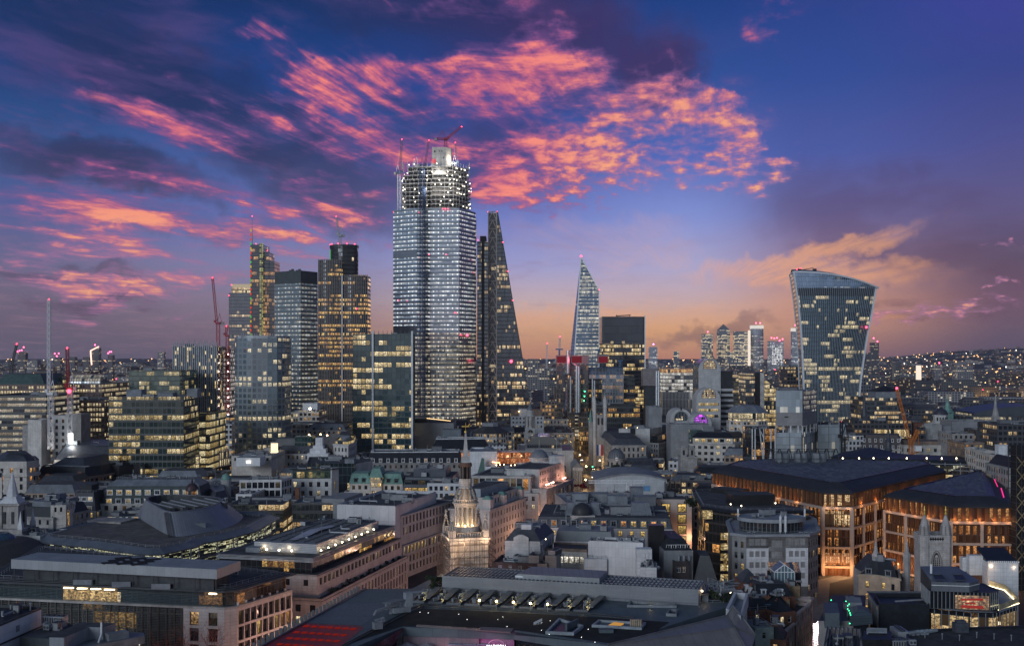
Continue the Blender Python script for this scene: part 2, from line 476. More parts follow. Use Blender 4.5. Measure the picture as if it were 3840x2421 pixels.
class MB:
 def __init__(s):
  s.v,s.f,s.mi,s.uv=[],[],[],[]
 def face(s,Ca,mi=0,uv=None):
  i=len(s.v)
  s.v+=[tuple(p)for p in Ca]
  s.f.append(list(range(i,i+len(Ca))))
  s.mi.append(mi)
  s.uv.append(uv or[(0,0)]*len(Ca))
 def quad_wall(s,a,b,z0,z1,mi=0,u0=.0):
  L=Dh(b[0]-a[0],b[1]-a[1])
  s.face([(a[0],a[1],z0),(b[0],b[1],z0),(b[0],b[1],z1),(a[0],a[1],z1)],mi,[(u0,z0),(u0+L,z0),(u0+L,z1),(u0,z1)])
  return u0+L
 def cap(s,p,z,mi=0,up=True):
  q=p if up else p[::-1]
  if len(q)<=4:
   s.face([(x,y,z)for x,y in q],mi,[(x,y)for x,y in q])
   return
  L4=tessellate_polygon([[Vector((x,y,0))for x,y in q]])
  i0=len(s.v)
  s.v+=[(x,y,z)for x,y in q]
  for tr in L4:
   a,b,c=(q[k]for k in tr)
   if((b[0]-a[0])*(c[1]-a[1])-(c[0]-a[0])*(b[1]-a[1])>0)!=up:
    tr=tr[::-1]
   s.f.append([i0+k for k in tr])
   s.mi.append(mi)
   s.uv.append([q[k]for k in tr])
 def prism(s,p,z0,z1,mi=0,top=None,Bw=False):
  u=.0
  for a,b in zip(p,p[1:]+p[:1]):
   u=s.quad_wall(a,b,z0,z1,mi,u)
  s.cap(p,z1,mi if top is None else top)
  if Bw:
   s.cap(p,z0,mi,False)
 def loft(s,p,z0,q,z1,mi=0):
  u=.0
  n=len(p)
  for i in range(n):
   a,b,c,d=p[i],p[(i+1)%n],q[(i+1)%n],q[i]
   L=Dh(b[0]-a[0],b[1]-a[1])
   s.face([(*a,z0),(*b,z0),(*c,z1),(*d,z1)],mi,[(u,z0),(u+L,z0),(u+L,z1),(u,z1)])
   u+=L
 def box(s,c,size,Ck=.0,mi=0):
  s.prism(Au(c[0],c[1],size[0],size[1],Ck),c[2],c[2]+size[2],mi,Bw=True)
 def bar(s,a,b,w,mi=0,h=None):
  a,b=Vector(a),Vector(b)
  d=b-a
  if d.length<1e-6:
   return
  d.normalize()
  up=Vector((0,0,1))if abs(d.z)<.95 else Vector((1,0,0))
  x=d.cross(up).normalized()*(w/2)
  y=x.cross(d).normalized()*((h or w)/2)
  r=[x+y,-x+y,-x-y,x-y]
  A,B=[a+k for k in r],[b+k for k in r]
  for i in range(4):
   j=(i+1)%4
   s.face([A[j],A[i],B[i],B[j]],mi)
  s.face(A,mi)
  s.face(B[::-1],mi)
 def tube(s,a,b,r0,r1=None,n=8,mi=0,J0=True):
  a,b=Vector(a),Vector(b)
  r1=r0 if r1 is None else r1
  d=(b-a).normalized()
  up=Vector((0,0,1))if abs(d.z)<.95 else Vector((1,0,0))
  x=d.cross(up).normalized()
  y=x.cross(d)
  cs=[(Bx(2*PI*k/n),Bt(2*PI*k/n))for k in range(n)]
  A=[a+(x*c+y*q)*r0 for c,q in cs]
  B=[b+(x*c+y*q)*r1 for c,q in cs]
  for i in range(n):
   j=(i+1)%n
   s.face([A[j],A[i],B[i],B[j]],mi)
  if J0:
   s.face(A,mi)
   s.face(B[::-1],mi)
 def lathe(s,c,Gu,n=20,mi=0,a0=.0,sx=1.,sy=1.):
  for(r0,z0),(r1,z1)in zip(Gu,Gu[1:]):
   for k in range(n):
    t0,t1=a0+2*PI*k/n,a0+2*PI*(k+1)/n
    P=[(c[0]+sx*r0*Bx(t0),c[1]+sy*r0*Bt(t0),z0),(c[0]+sx*r0*Bx(t1),c[1]+sy*r0*Bt(t1),z0),(c[0]+sx*r1*Bx(t1),c[1]+sy*r1*Bt(t1),z1),(c[0]+sx*r1*Bx(t0),c[1]+sy*r1*Bt(t0),z1)]
    U=[(r0*t0,z0),(r0*t1,z0),(r1*t1,z1),(r1*t0,z1)]
    if r0<1e-4:
     P,U=P[1:],U[1:]
    elif r1<1e-4:
     P,U=P[:3],U[:3]
    s.face(P,mi,U)
 def ball(s,c,r,mi=0,n=8):
  s.lathe((c[0],c[1]),[(r*Bt(PI*k/n)if 0<k<n else .0,c[2]-r*Bx(PI*k/n))for k in range(n+1)],n,mi)
 def Ao(s,name,Dg,parent=None,smooth=False):
  me=bpy.data.meshes.new(name)
  o=(0,0,0)
  if parent is not None:
   o=parent['_o']
  V=[(x-o[0],y-o[1],z-o[2])for x,y,z in s.v]
  me.from_pydata(V,[],s.f)
  for m in(Dg if isinstance(Dg,(list,tuple))else[Dg]):
   me.materials.append(m)
  if len(me.polygons)==len(s.mi):
   me.polygons.foreach_set('material_index',s.mi)
   Nk=me.uv_layers.new(name='UVMap')
   B0=[c for f in s.uv for q in f for c in q]
   if len(B0)==2*len(me.loops):
    Nk.data.foreach_set('uv',B0)
  if smooth:
   me.polygons.foreach_set('use_smooth',[True]*len(me.polygons))
   me.set_sharp_from_angle(angle=math.radians(32))
  ob=bpy.data.objects.new(name,me)
  Gs.objects.link(ob)
  if parent is not None:
   ob.parent=parent
  ob['_o']=o
  return ob
Gm=[]
def B4(name,label,Fh,Ci,group=None):
 o=bpy.data.objects.new(name,None)
 o.empty_display_size=.5
 Gs.objects.link(o)
 o.location=Ci
 o['_o']=tuple(Ci)
 M9(o,label,Fh,group)
 Gm.append(o)
 return o
def M9(o,label,Fh,group=None):
 o['label']=label
 o['category']=Fh
 if group:
  o['group']=group
 return o
def Ds(mb,name,label,Fh,Dg,group=None,smooth=False):
 xs,ys,zs=zip(*mb.v)
 o=((min(xs)+max(xs))/2,(min(ys)+max(ys))/2,min(zs))
 Oe={'_o':o}
 ob=mb.Ao(name,Dg,None,smooth)
 ob.data.transform(Matrix.Translation((-o[0],-o[1],-o[2])))
 ob.location=o
 ob['_o']=o
 M9(ob,label,Fh,group)
 Gm.append(ob)
 return ob
def B3(Lw,name,parent,Ci,Ck=.0,scale=(1,1,1),color=None):
 o=bpy.data.objects.new(name,Lw)
 Gs.objects.link(o)
 po=parent['_o']if parent is not None else(0,0,0)
 o.parent=parent
 o.location=(Ci[0]-po[0],Ci[1]-po[1],Ci[2]-po[2])
 o.rotation_euler=(0,0,Ck)
 o.scale=scale
 if color:
  o.color=color
 o['_o']=tuple(Ci)
 return o
def Ib(root,Ci,Ck=.0,label=None,group=None,scale=None):
 r=root.copy()
 Gs.objects.link(r)
 r.location=Ci
 r.rotation_euler=(0,0,Ck)
 if scale:
  r.scale=(scale,)*3
 if label:
  r['label']=label
 if group:
  r['group']=group
 for ch in list(root.children):
  c=ch.copy()
  Gs.objects.link(c)
  c.parent=r
  for g in ch.children:
   d=g.copy()
   Gs.objects.link(d)
   d.parent=c
 return r
Bc,Be,A6,Fs=(1.,.58,.22),(1.,.44,.12),(1.,.80,.46),(.86,.93,1.)
B9=(1.,.66,.20)
A5=Ac('m0',(.52,.51,.49),.85,.16,.22,Az=.45,Ap=(1.5,.75,.05))
A9=Ac('m1',(.34,.33,.315),.88,.24,.25,Az=.6,Ap=(1.2,.6,.05))
Bu=Ac('m2',(.55,.52,.47),.85,.16,.25,Az=.4,Ap=(1.6,.8,.05))
B6=Ac('m3',(.24,.18,.14),.85,.22,.3,Az=.5)
Bg=Ac('m4',(.62,.64,.65),.6,.08,.2,Az=.3,Ap=(1.8,1.2,.05))
Bq=Ac('m5',(.24,.25,.26),.6,.12,.2,Az=.35,Ap=(3.,1.5,.05))
Dc=Ac('m6',(.32,.32,.31),.9,.2,.3,Az=.5)
Ej=Ac('m7',(.16,.075,.05),.9,.3,.6,Az=.4)
E7=Ac('m8',(.24,.17,.10),.9,.3,.6,Az=.4)
B8=Ac('m9',(.050,.058,.072),.55,.3,.6)
Ak=Ac('m10',(.014,.017,.023),.5,.35,.6)
Dl=Ac('m11',(.17,.19,.215),.5,.22,.3,Ap=(.8,40,.07))
Dr=Ac('m12',(.12,.138,.158),.42,.18,.3,Ap=(.6,60,.07),Bn=.5)
As=Ac('m13',(.060,.066,.074),.9,.35,.25)
F1=Ac('m14',(.09,.088,.083),.95,.35,.5)
Aj=Ac('m15',(.20,.22,.24),.75,.22,.2)
Cs=Ac('m16',(.16,.30,.255),.6,.25,.5,Ap=(.7,40,.06))
Bk=Ac('m17',(.30,.32,.34),.45,.15,.5,Cu=.3)
An=Ac('m18',(.05,.055,.06),.45,.2,.5,Cu=.2)
Dm=Ac('m19',(.17,.185,.20),.5,.15,.4,Ap=(50,.3,.1))
A4=Ac('m20',(.016,.017,.019),.35,.2,.3,Bn=.4)
E5=Ac('m21',(.16,.075,.035),.45,.25,.5,Cu=.35)
Ik=Ac('m22',(.12,.07,.04),.7,.3,.8)
G6=Ac('m23',(.8,.5,.12),.35,.2,.8,Cu=.8)
Ax=Ac('m24',(.72,.73,.72),.6,.08,.8)
C9=Af('m25',(1.,.06,.12),6.)
D4=Af('m26',(1.,.9,.75),14.)
Dk=Af('m27',(1.,.62,.25),14.)
Dx=Af('m28',(.08,1.,.35),8.)
Ir=Em()
Oi=(.5,.5,.5,.0)
Ic={}
def Cv(w,h,style='std',fm=None):
 fm=fm or An
 key=(round(w,1),round(h,1),style,fm.name)
 if key in Ic:
  return Ic[key]
 w,h=key[0],key[1]
 b=MB()
 t=.09
 if style=='dormer':
  d,s=2.6,.2
  b.box((0,d/2-.12,h/2+.02),(w+2*s+.2,d+.5,.2))
  for sx in(-1,1):
   b.box((sx*(w/2+s/2),d/2,-h/2-.1),(s,d,h+.1))
  b.box((0,d/2,-h/2-.35),(w+2*s+.1,d+.2,.25))
  gy=.12
 elif style=='surround':
  s=.22
  for sx in(-1,1):
   b.box((sx*(w/2+s/2),-.28,-h/2),(s,.22,h))
  b.box((0,-.30,h/2),(w+2*s,.28,.28))
  b.box((0,-.32,-h/2-.22),(w+2*s+.1,.34,.2))
  gy=.0
 else:
  gy=.0
 for sx in(-1,1):
  b.box((sx*(w/2-t/2),gy-.04,-h/2),(t,.1,h))
 b.box((0,gy-.04,h/2-t),(w-2*t,.1,t))
 b.box((0,gy-.04,-h/2),(w-2*t,.1,t))
 if style!='plain':
  nv=max(1,int(round(w/1.)))if w>1.1 else 0
  for k in range(1,nv+(1 if nv>1 else 0)):
   b.box((-w/2+w*k/nv if nv>1 else 0,gy-.035,-h/2+t),(.06,.07,h-2*t))
  if nv==1:
   b.box((0,gy-.035,-h/2+t),(.06,.07,h-2*t))
  if h>1.5:
   b.box((0,gy-.032,h*.16),(w-2*t,.06,.06))
 b.face([(-w/2,gy,-h/2),(w/2,gy,-h/2),(w/2,gy,h/2),(-w/2,gy,h/2)],1)
 o=b.Ao('window',[fm,Ir])
 me=o.data
 bpy.data.objects.remove(o)
 Ic[key]=me
 return me
def Ex(G4,lit,cols,st):
 if G4.random()<lit:
  c=G4.choice(cols)
  return(*c,st*G4.uniform(.45,1.25))
 return(*cols[0],.0 if G4.random()<.8 else st*.08)
def Bd(mb,Dw,D0,z0,z1,mi=0,Bw=True):
 n=len(Dw)
 u=.0
 for i in range(n):
  j=(i+1)%n
  u=mb.quad_wall(Dw[i],Dw[j],z0,z1,mi,u)
  mb.face([(*Dw[i],z1),(*Dw[j],z1),(*D0[j],z1),(*D0[i],z1)],mi)
  mb.quad_wall(D0[j],D0[i],z0,z1,mi)
  if Bw:
   mb.face([(*Dw[j],z0),(*Dw[i],z0),(*D0[i],z0),(*D0[j],z0)],mi)
class Ad:
 def __init__(s,name,label,Fh,Ca=None,group=None,B5=None,z=.0):
  if not isinstance(Fh,str):
   if isinstance(Ca,str):
    group=Ca
   Fh,Ca='building',Fh
  B5=B5 or len(label)*7+1
  Gj.append(s)
  c=Bz(Ca)
  s.root=B4(name,label,Fh,(c[0],c[1],z),group)
  s.r=random.Random(B5)
  s.wins=[]
  s.foot=Ca
  Kh.append([tuple(p[:2])for p in Ca])
 def Ab(s,mb,name,Dg,smooth=False):
  return mb.Ao(name,Dg,s.root,smooth)if mb.f else None
 def A8(s,Bi,z0,z1,Cl,Bn=None,edges=None,name='wall',G1=(),D0=None,mb=None):
  m=mb or MB()
  u=.0
  n=len(Bi)
  for i in range(n):
   a,b=Bi[i],Bi[(i+1)%n]
   L=Dh(b[0]-a[0],b[1]-a[1])
   if L<1e-3:
    continue
   nx,ny=(b[1]-a[1])/L,-(b[0]-a[0])/L
   mx,my=(a[0]+b[0])/2,(a[1]+b[1])/2
   Is=(nx*(0-mx)+ny*(0-my))>0
   sp=Bn.get(i,Bn.get('all'))if Bn and 'all' in Bn else Bn
   if sp and Is and L>sp.get('end',.8)*2+sp['w']and i not in G1 and(edges is None or i in edges):
    s.Cc(m,a,b,z0,z1,sp,u)
   else:
    m.quad_wall(a,b,z0,z1,0,u)
   u+=L
  return m if mb is not None else s.Ab(m,name,Cl)
 def Cc(s,m,a,b,z0,z1,sp,u0=.0):
  L=Dh(b[0]-a[0],b[1]-a[1])
  dx,dy=(b[0]-a[0])/L,(b[1]-a[1])/L
  nx,ny=dy,-dx
  dep=sp.get('dep',.28)
  end,w,h=sp.get('end',.8),sp['w'],sp['h']
  Gn=L-2*end
  nb=sp.get('n')or max(1,int(round(Gn/sp['bw'])))
  bw=Gn/nb
  cols=[]
  w=min(w,bw*.86)
  for k in range(nb):
   c=end+bw*(k+.5)
   cols.append((c-w/2,c+w/2))
  rows=[]
  zt=z1-sp.get('top',1.2)
  lo=max(z0+.3,sp.get('zmin',-99))
  nr=0
  while zt-h>lo and nr<sp.get('rows',99):
   rows.append((zt-h,zt))
   zt-=sp['fh']
   nr+=1
  rows=rows[::-1]
  def P(u,z,d=.0):
   return(a[0]+dx*u-nx*d,a[1]+dy*u-ny*d,z)
  def Q(ua,ub,za,zb):
   if ub-ua>1e-4 and zb-za>1e-4:
    m.face([P(ua,za),P(ub,za),P(ub,zb),P(ua,zb)],0,[(u0+ua,za),(u0+ub,za),(u0+ub,zb),(u0+ua,zb)])
  z=z0
  Ck=Fi(dy,dx)
  for(za,zb)in rows:
   Q(0,L,z,za)
   u=.0
   for(ua,ub)in cols:
    Q(u,ua,za,zb)
    for q in([P(ua,za),P(ua,za,dep),P(ua,zb,dep),P(ua,zb)],[P(ub,za,dep),P(ub,za),P(ub,zb),P(ub,zb,dep)],[P(ua,za),P(ub,za),P(ub,za,dep),P(ua,za,dep)],[P(ua,zb,dep),P(ub,zb,dep),P(ub,zb),P(ua,zb)]):
     m.face(q,0)
    s.wins.append((P((ua+ub)/2,(za+zb)/2,dep),Ck,ub-ua,zb-za,sp))
    u=ub
   Q(u,L,za,zb)
   z=zb
  Q(0,L,z,z1)
 def C0(s):
  W=sorted(s.wins,key=lambda q:q[0][0]**2+q[0][1]**2)
  s.wins=[]
  for k,(p,Ck,w,h,sp)in enumerate(W):
   me=Cv(w,h,sp.get('style','std'),sp.get('fm'))
   if k>=100-s.__dict__.get('hung',0):
    break
   B3(me,sp.get('name','window'),s.root,p,Ck,color=Ex(s.r,sp.get('lit',.25),sp.get('cols',(Bc,A6)),sp.get('st',1.1)))
  Kn=W[max(0,100-s.__dict__.get('hung',0)):]
  s.hung=min(100,s.__dict__.get('hung',0)+len(W))
  if Kn:
   b=MB()
   for(p,Ck,w,h,sp)in Kn:
    ca,sa=Bx(Ck),Bt(Ck)
    for(x0,x1,Jx,Ee,y,mi)in((-w/2,w/2,-h/2,h/2,0,1 if s.r.random()>sp.get('lit',.25)else 2),(-.05,.05,-h/2,h/2,-.05,0),(-w/2,w/2,-h/2,-h/2+.1,-.05,0)):
     b.face([(p[0]+x*ca-y*sa,p[1]+x*sa+y*ca,p[2]+z)for x,z in((x0,Jx),(x1,Jx),(x1,Ee),(x0,Ee))],mi)
   o=b.Ao('window',[An,Ac('m29',(.012,.016,.02),.1,.3,2.,Bn=.7),Af('m30',(1.,.7,.34),.55)],s.root)
   o['kind']='stuff'
 def B0(s,Bi,z1,ph=.9,Cl=None,Ml=None,th=.35,name='roof'):
  m=MB()
  Kk=Aa(Bi,th)
  m.cap(Kk,z1-ph,0)
  n=len(Bi)
  for i in range(n):
   j=(i+1)%n
   m.quad_wall(Kk[j],Kk[i],z1-ph,z1,1)
   m.face([(*Bi[i],z1),(*Bi[j],z1),(*Kk[j],z1),(*Kk[i],z1)],1)
  return s.Ab(m,name,[Cl or As,Ml or A5])
 def Aq(s,Bi,z0,z1,Cl,Bn=None,Bl=None,ph=.9,Bh=.0,edges=None,G1=(),J6='roof',Ka='wall'):
  s.A8(Bi,z0,z1,Cl,Bn,edges,name=Ka,G1=G1)
  s.B0(Bi,z1,ph,Bl or As,Cl,name=J6)
  if Bh:
   m=MB()
   Bd(m,Aa(Bi,-Bh),Aa(Bi,-.02),z1-.75,z1-.15)
   s.Ab(m,'cornice',Cl)
 def Am(s,Bi,z0,z1,Jt,Bl=None,ph=1.,wm=None,name='glass_facade',C6=None,gm=None):
  m=MB()
  u=.0
  for a,b in zip(Bi,Bi[1:]+Bi[:1]):
   u=m.quad_wall(a,b,z0,z1,0,u)
  s.Ab(m,name,Jt)
  s.B0(Bi,z1,ph,Bl or As,wm or An)
  if C6:
   s.C6(Bi,z0,z1,C6[0],C6[1],C6[2],gm or An)
 def C6(s,Bi,z0,z1,w,h,t,Cl,C1=.06,name='mullions',Ew=True,J3=True,edges=None):
  m=MB()
  u=.0
  n=len(Bi)
  for i in range(n):
   a,b=Bi[i],Bi[(i+1)%n]
   L=Dh(b[0]-a[0],b[1]-a[1])
   if L<.01:
    continue
   dx,dy=(b[0]-a[0])/L,(b[1]-a[1])/L
   nx,ny=dy,-dx
   if(nx*-a[0]+ny*-a[1])>0 and(edges is None or i in edges):
    if J3 and w:
     k=math.ceil(u/w)
     while k*w<=u+L:
      q=k*w-u
      x,y=a[0]+dx*q+nx*C1*.3,a[1]+dy*q+ny*C1*.3
      m.bar((x,y,z0),(x,y,z1),t,h=t+C1)
      k+=1
    if Ew and h:
     k=math.ceil(z0/h)
     while k*h<=z1+.01:
      m.bar((a[0]+nx*C1*.35,a[1]+ny*C1*.35,k*h),(b[0]+nx*C1*.35,b[1]+ny*C1*.35,k*h),t*1.3+C1,h=t*.8)
      k+=1
   u+=L
  s.Ab(m,name,Cl)
 def Ay(s,Bi,z0,h,d,Cl,Bn=None,D6=None,edges=None,name='roof'):
  m=MB()
  q=Aa(Bi,d)
  m.loft(Bi,z0,q,z0+h)
  m.cap(q,z0+h,1)
  s.Ab(m,name,[Cl,D6 or As])
  if Bn:
   n=len(Bi)
   for i in range(n):
    a,b=Bi[i],Bi[(i+1)%n]
    L=Dh(b[0]-a[0],b[1]-a[1])
    dx,dy=(b[0]-a[0])/max(L,1e-6),(b[1]-a[1])/max(L,1e-6)
    nx,ny=dy,-dx
    if L<Bn['w']*2 or(nx*-a[0]+ny*-a[1])<=0 or(edges is not None and i not in edges):
     continue
    end=Bn.get('end',1.5)
    nb=Bn.get('n')or max(1,int((L-2*end)/Bn['bw']))
    bw=(L-2*end)/nb
    for rr in range(Bn.get('rows',1)):
     zc=z0+Bn.get('base',1.)+Bn['h']/2+rr*Bn.get('fh',3)
     dd=d*(zc-Bn['h']/2-z0)/h
     for k in range(nb):
      c=end+bw*(k+.5)
      s.wins.append(((a[0]+dx*c-nx*(dd-.1),a[1]+dy*c-ny*(dd-.1),zc),Fi(dy,dx),Bn['w'],Bn['h'],dict(Bn,style='dormer',name='dormer_window')))
  return q
 def box(s,c,size,Cl,name,Ck=.0,mi=0,M2=None):
  m=MB()
  m.box(c,size,Ck)
  return s.Ab(m,name,Cl)
 def Ct(s,Bi,z0,z1,Cl=None,top=None,name='plant_room'):
  m=MB()
  m.prism(Bi,z0,z1,0,1)
  N7=Aa(Bi,-.15)
  Bd(m,N7,Aa(Bi,.25),z1+.005,z1+.2,0)
  return s.Ab(m,name,[Cl or Dm,top or As])
 def Cj(s,Bi,z,h=1.1,Fb=2.5,Cl=None,Er=True,t=.06,name='railing'):
  m=MB()
  Ca=Bi+([Bi[0]]if Er else[])
  for a,b in zip(Ca,Ca[1:]):
   L=Dh(b[0]-a[0],b[1]-a[1])
   n=max(1,int(L/Fb))
   for k in range(n):
    w=k/n
    x,y=a[0]+(b[0]-a[0])*w,a[1]+(b[1]-a[1])*w
    m.bar((x,y,z),(x,y,z+h),t)
   m.bar((*a,z+h),(*b,z+h),t)
   m.bar((*a,z+h*.5),(*b,z+h*.5),t*.7)
  return s.Ab(m,name,Cl or Bk)
 def Ag(s,Bi,z,n=6,Hc=1,Cl=None,In=1.2,Co=2,Cj=False):
  r=s.r
  try:
   p=Aa(Bi,In)
  except Exception:
   p=Bi
  xs,ys=[q[0]for q in p],[q[1]for q in p]
  a=Vector(Bi[1])-Vector(Bi[0])
  Ck=Fi(a.y,a.x)
  def He():
   for _ in range(30):
    q=(r.uniform(min(xs),max(xs)),r.uniform(min(ys),max(ys)))
    if Ch(q,p):
     return q
   return None
  A=abs(Gy(Bi))
  sc=max(.5,min(1.,math.sqrt(A)/26))
  for _ in range(Hc):
   q=He()
   if q:
    w,d,h=r.uniform(4,8)*sc,r.uniform(3,6)*sc,r.uniform(1.6,3.2)*sc
    pl=Au(q[0],q[1],w,d,Ck)
    if all(Ch(k,Bi)for k in pl):
     s.Ct(pl,z-.02,z+h,r.choice([Dm,Bq,Aj,Cl or Dm]))
  for _ in range(n):
   q=He()
   if q:
    k=r.choice(['ac','ac','chiller','vent','sky','hatch','mast'])
    B3(Cm[k],Fz[k],s.root,(q[0],q[1],z-.01),Ck+r.choice([0,PI/2]),(r.uniform(.8,1.25),)*3)
  for _ in range(Co):
   q=He()
   if q:
    L=r.uniform(3,8)*sc
    m=MB()
    e=(q[0]+Bx(Ck)*L,q[1]+Bt(Ck)*L)
    m.tube((*q,z+.5),(*e,z+.5),.3,n=8)
    m.tube((*e,z+.5),(*e,z-.05),.3,n=8)
    m.tube((*q,z+.5),(*q,z+1.6),.3,.34,n=8)
    s.Ab(m,'duct',Bk)
  if Cj:
   s.Cj(Aa(Bi,.6),z,1.1)
 def N4(s):
  s.C0()
  return s.root
Kh=[]
Gj=[]
Cm,Fz={},dict(ac='air_conditioner',chiller='chiller',vent='vent_pipe',sky='skylight',hatch='roof_hatch',mast='antenna',pot='chimney')
def E1():
 def D7(key,b,Dg):
  o=b.Ao(Fz[key],Dg)
  Cm[key]=o.data
  bpy.data.objects.remove(o)
 b=MB()
 b.box((0,0,.25),(1.5,.8,1.2))
 for sx in(-.6,.6):
  b.box((sx,0,0),(.12,.9,.25),mi=1)
 for sx in(-.38,.38):
  b.tube((sx,-.39,.85),(sx,-.44,.85),.3,n=12,mi=1)
 D7('ac',b,[Aj,An])
 b=MB()
 b.box((0,0,.3),(5.,2.2,1.7))
 for k in range(4):
  b.tube((-1.8+k*1.2,0,2.),(-1.8+k*1.2,0,2.3),.5,n=12,mi=1)
 for k in range(9):
  b.box((-2.3+k*.575,-1.12,.5),(.3,.06,1.3),mi=1)
 for sx in(-2.2,0,2.2):
  b.box((sx,0,0),(.2,2.2,.3),mi=1)
 D7('chiller',b,[Bk,An])
 b=MB()
 b.tube((0,0,0),(0,0,1.5),.16,n=8)
 b.tube((0,0,1.5),(0,0,1.75),.34,.06,n=10)
 D7('vent',b,[Bk])
 b=MB()
 b.box((0,0,0),(2.4,1.6,.35))
 b.face([(-1.1,-.7,.36),(1.1,-.7,.36),(1.1,0,.8),(-1.1,0,.8)],1)
 b.face([(1.1,.7,.36),(-1.1,.7,.36),(-1.1,0,.8),(1.1,0,.8)],1)
 b.face([(1.1,-.7,.36),(1.1,.7,.36),(1.1,0,.8)],0)
 b.face([(-1.1,.7,.36),(-1.1,-.7,.36),(-1.1,0,.8)],0)
 D7('sky',b,[Bk,Ac('m31',(.05,.07,.09),.08,.2,2,Bn=.8)])
 b=MB()
 b.box((0,0,0),(1.8,1.4,1.9))
 b.box((0,0,1.9),(2.1,1.7,.15),mi=1)
 b.box((.2,-.71,.05),(.8,.06,1.6),mi=1)
 D7('hatch',b,[Bq,An])
 b=MB()
 b.tube((0,0,0),(0,0,4.2),.07,.04,n=6)
 b.box((.12,0,2.6),(.14,.14,1.2))
 b.tube((-.1,-.1,1.9),(-.16,-.35,1.95),.32,.05,n=10)
 D7('mast',b,[Bk])
 b=MB()
 b.box((0,0,0),(2.2,.9,2.2))
 b.box((0,0,2.2),(2.4,1.1,.2),mi=1)
 for k in range(4):
  b.tube((-.75+k*.5,0,2.4),(-.75+k*.5,0,3.),.15,.12,n=8,mi=1)
 D7('pot',b,[E7,Ac('m32',(.3,.13,.07),.9,.2,1.)])
E1()
def Ah(Ci,energy,Fu,Iy=.4,name='lamp_or_fill_light',He=None):
 d=bpy.data.lights.new(name,'POINT')
 d.energy=energy
 d.color=Fu
 d.shadow_soft_size=Iy
 o=bpy.data.objects.new(name,d)
 Gs.objects.link(o)
 o.location=Ci
 return o
def By(mb,a,b,w,Fb=None,t=.16,mi=0,On=False):
 a,b=Vector(a),Vector(b)
 d=(b-a)
 L=d.length
 d.normalize()
 up=Vector((0,0,1))if abs(d.z)<.9 else Vector((0,1,0))
 x=d.cross(up).normalized()*(w/2)
 y=x.normalized().cross(d)*(w/2)
 cs=[x+y,-x+y,-x-y,x-y]
 for c in cs:
  mb.bar(a+c,b+c,t,mi)
 n=max(2,int(L/(Fb or w*1.15)))
 for k in range(n):
  p,q=a+d*(L*k/n),a+d*(L*(k+1)/n)
  for i in range(4):
   j=(i+1)%4
   if k%2:
    mb.bar(p+cs[i],q+cs[j],t*.62,mi)
   else:
    mb.bar(p+cs[j],q+cs[i],t*.62,mi)
   mb.bar(q+cs[i],q+cs[j],t*.55,mi)
def At(name,label,foot,F6,Cy,Cl,Kb=None,w=2.2,t=.22,Et=7.,Md=True,Ce=.7,group=None):
 root=B4(name,label,'crane',foot,group)
 m=MB()
 top=(foot[0],foot[1],foot[2]+F6)
 By(m,foot,top,w,t=t)
 m.Ao('mast',Cl,root)
 j=Vector(Cy)-Vector(top)
 h=Vector((j.x,j.y,0))
 h=h.normalized()if h.length>.01 else Vector((1,0,0))
 m=MB()
 m.box((top[0],top[1],top[2]),(w*1.5,w*1.5,1.4))
 m.box((top[0]+h.x*w,top[1]+h.y*w,top[2]+1.4),(1.8,1.6,2.))
 bk=Vector(top)-h*Et
 By(m,(top[0],top[1],top[2]+1.2),(bk.x,bk.y,bk.z+1.2),1.6,t=t*.8)
 m.Ao('machinery_deck',Kb or Cl,root)
 m=MB()
 m.box((bk.x,bk.y,bk.z-.6),(2.2,2.2,2.4),Fi(h.y,h.x))
 m.Ao('counterweight',Dc,root)
 m=MB()
 Kl=Vector(top)+Vector((0,0,1.6))+h*1.2
 By(m,Kl,Cy,w*.62,t=t*.8)
 Iu=Vector(top)-h*(Et*.35)+Vector((0,0,9))
 m.Ao('jib',Kb or Cl,root)
 m=MB()
 m.bar(Vector(top)-h*Et*.8+Vector((0,0,1)),Iu,t*1.2)
 m.bar(Vector(top)+h*1.+Vector((0,0,1)),Iu,t*1.2)
 m.bar(Iu,Vector(Cy),t*.35)
 m.bar(Vector(Cy),Vector(Cy)-Vector((0,0,min(12,F6*.2))),t*.3)
 m.Ao('stay',Cl,root)
 if Md:
  m=MB()
  m.ball(Cy,Ce*.7)
  m.Ao('warning_lamp',C9,root)
 return root
def Lz(s,name,Dg,Nq,*a,**k):
 m=MB()
 getattr(m,Nq)(*a,**k)
 return s.Ab(m,name,Dg)
Ad.one=Lz
def Ar(x0,x1,Ya,Do,Y1=None):
 return Bs((Ai(x0,Ya),Ya),(Ai(x1,Y1 or Ya),Y1 or Ya),Do)
def Al(b,Ca,r=.7,Cl=None,name='warning_lamp'):
 r*=.7
 for p in Ca:
  m=MB()
  m.ball(p,r,n=6)
  b.Ab(m,name,Cl or C9)
def Df(b,Bi,z0,z1,h,Cl,t=.5,C1=.12,edges=None):
 b.C6(Bi,z0,z1,0,h,t,Cl,C1,'spandrels',J3=False,edges=edges)
Lq=Ae('m33',1.6,3.9,(.015,.018,.02),(.03,.032,.035),lit=.28,Bm=.08,ca=Be,cb=Bc,st=.9,E2=.12)
L3=Ae('m34',3.,4.,(.05,.06,.07),(.10,.11,.13),.12,.38,.10,.10,6,Bc,A6,1.,.18)
Ep=Ae('m35',1.7,4.2,(.012,.016,.022),(.03,.035,.045),.1,.2,.10,.05,3,Be,Bc,.8,.14)
Fq=Ae('m36',2.,4.2,(.02,.02,.02),(.05,.045,.04),.12,.22,.8,.7,6,Be,(1,.55,.2),.9,.1,D8=(90,215,1.2,.12))
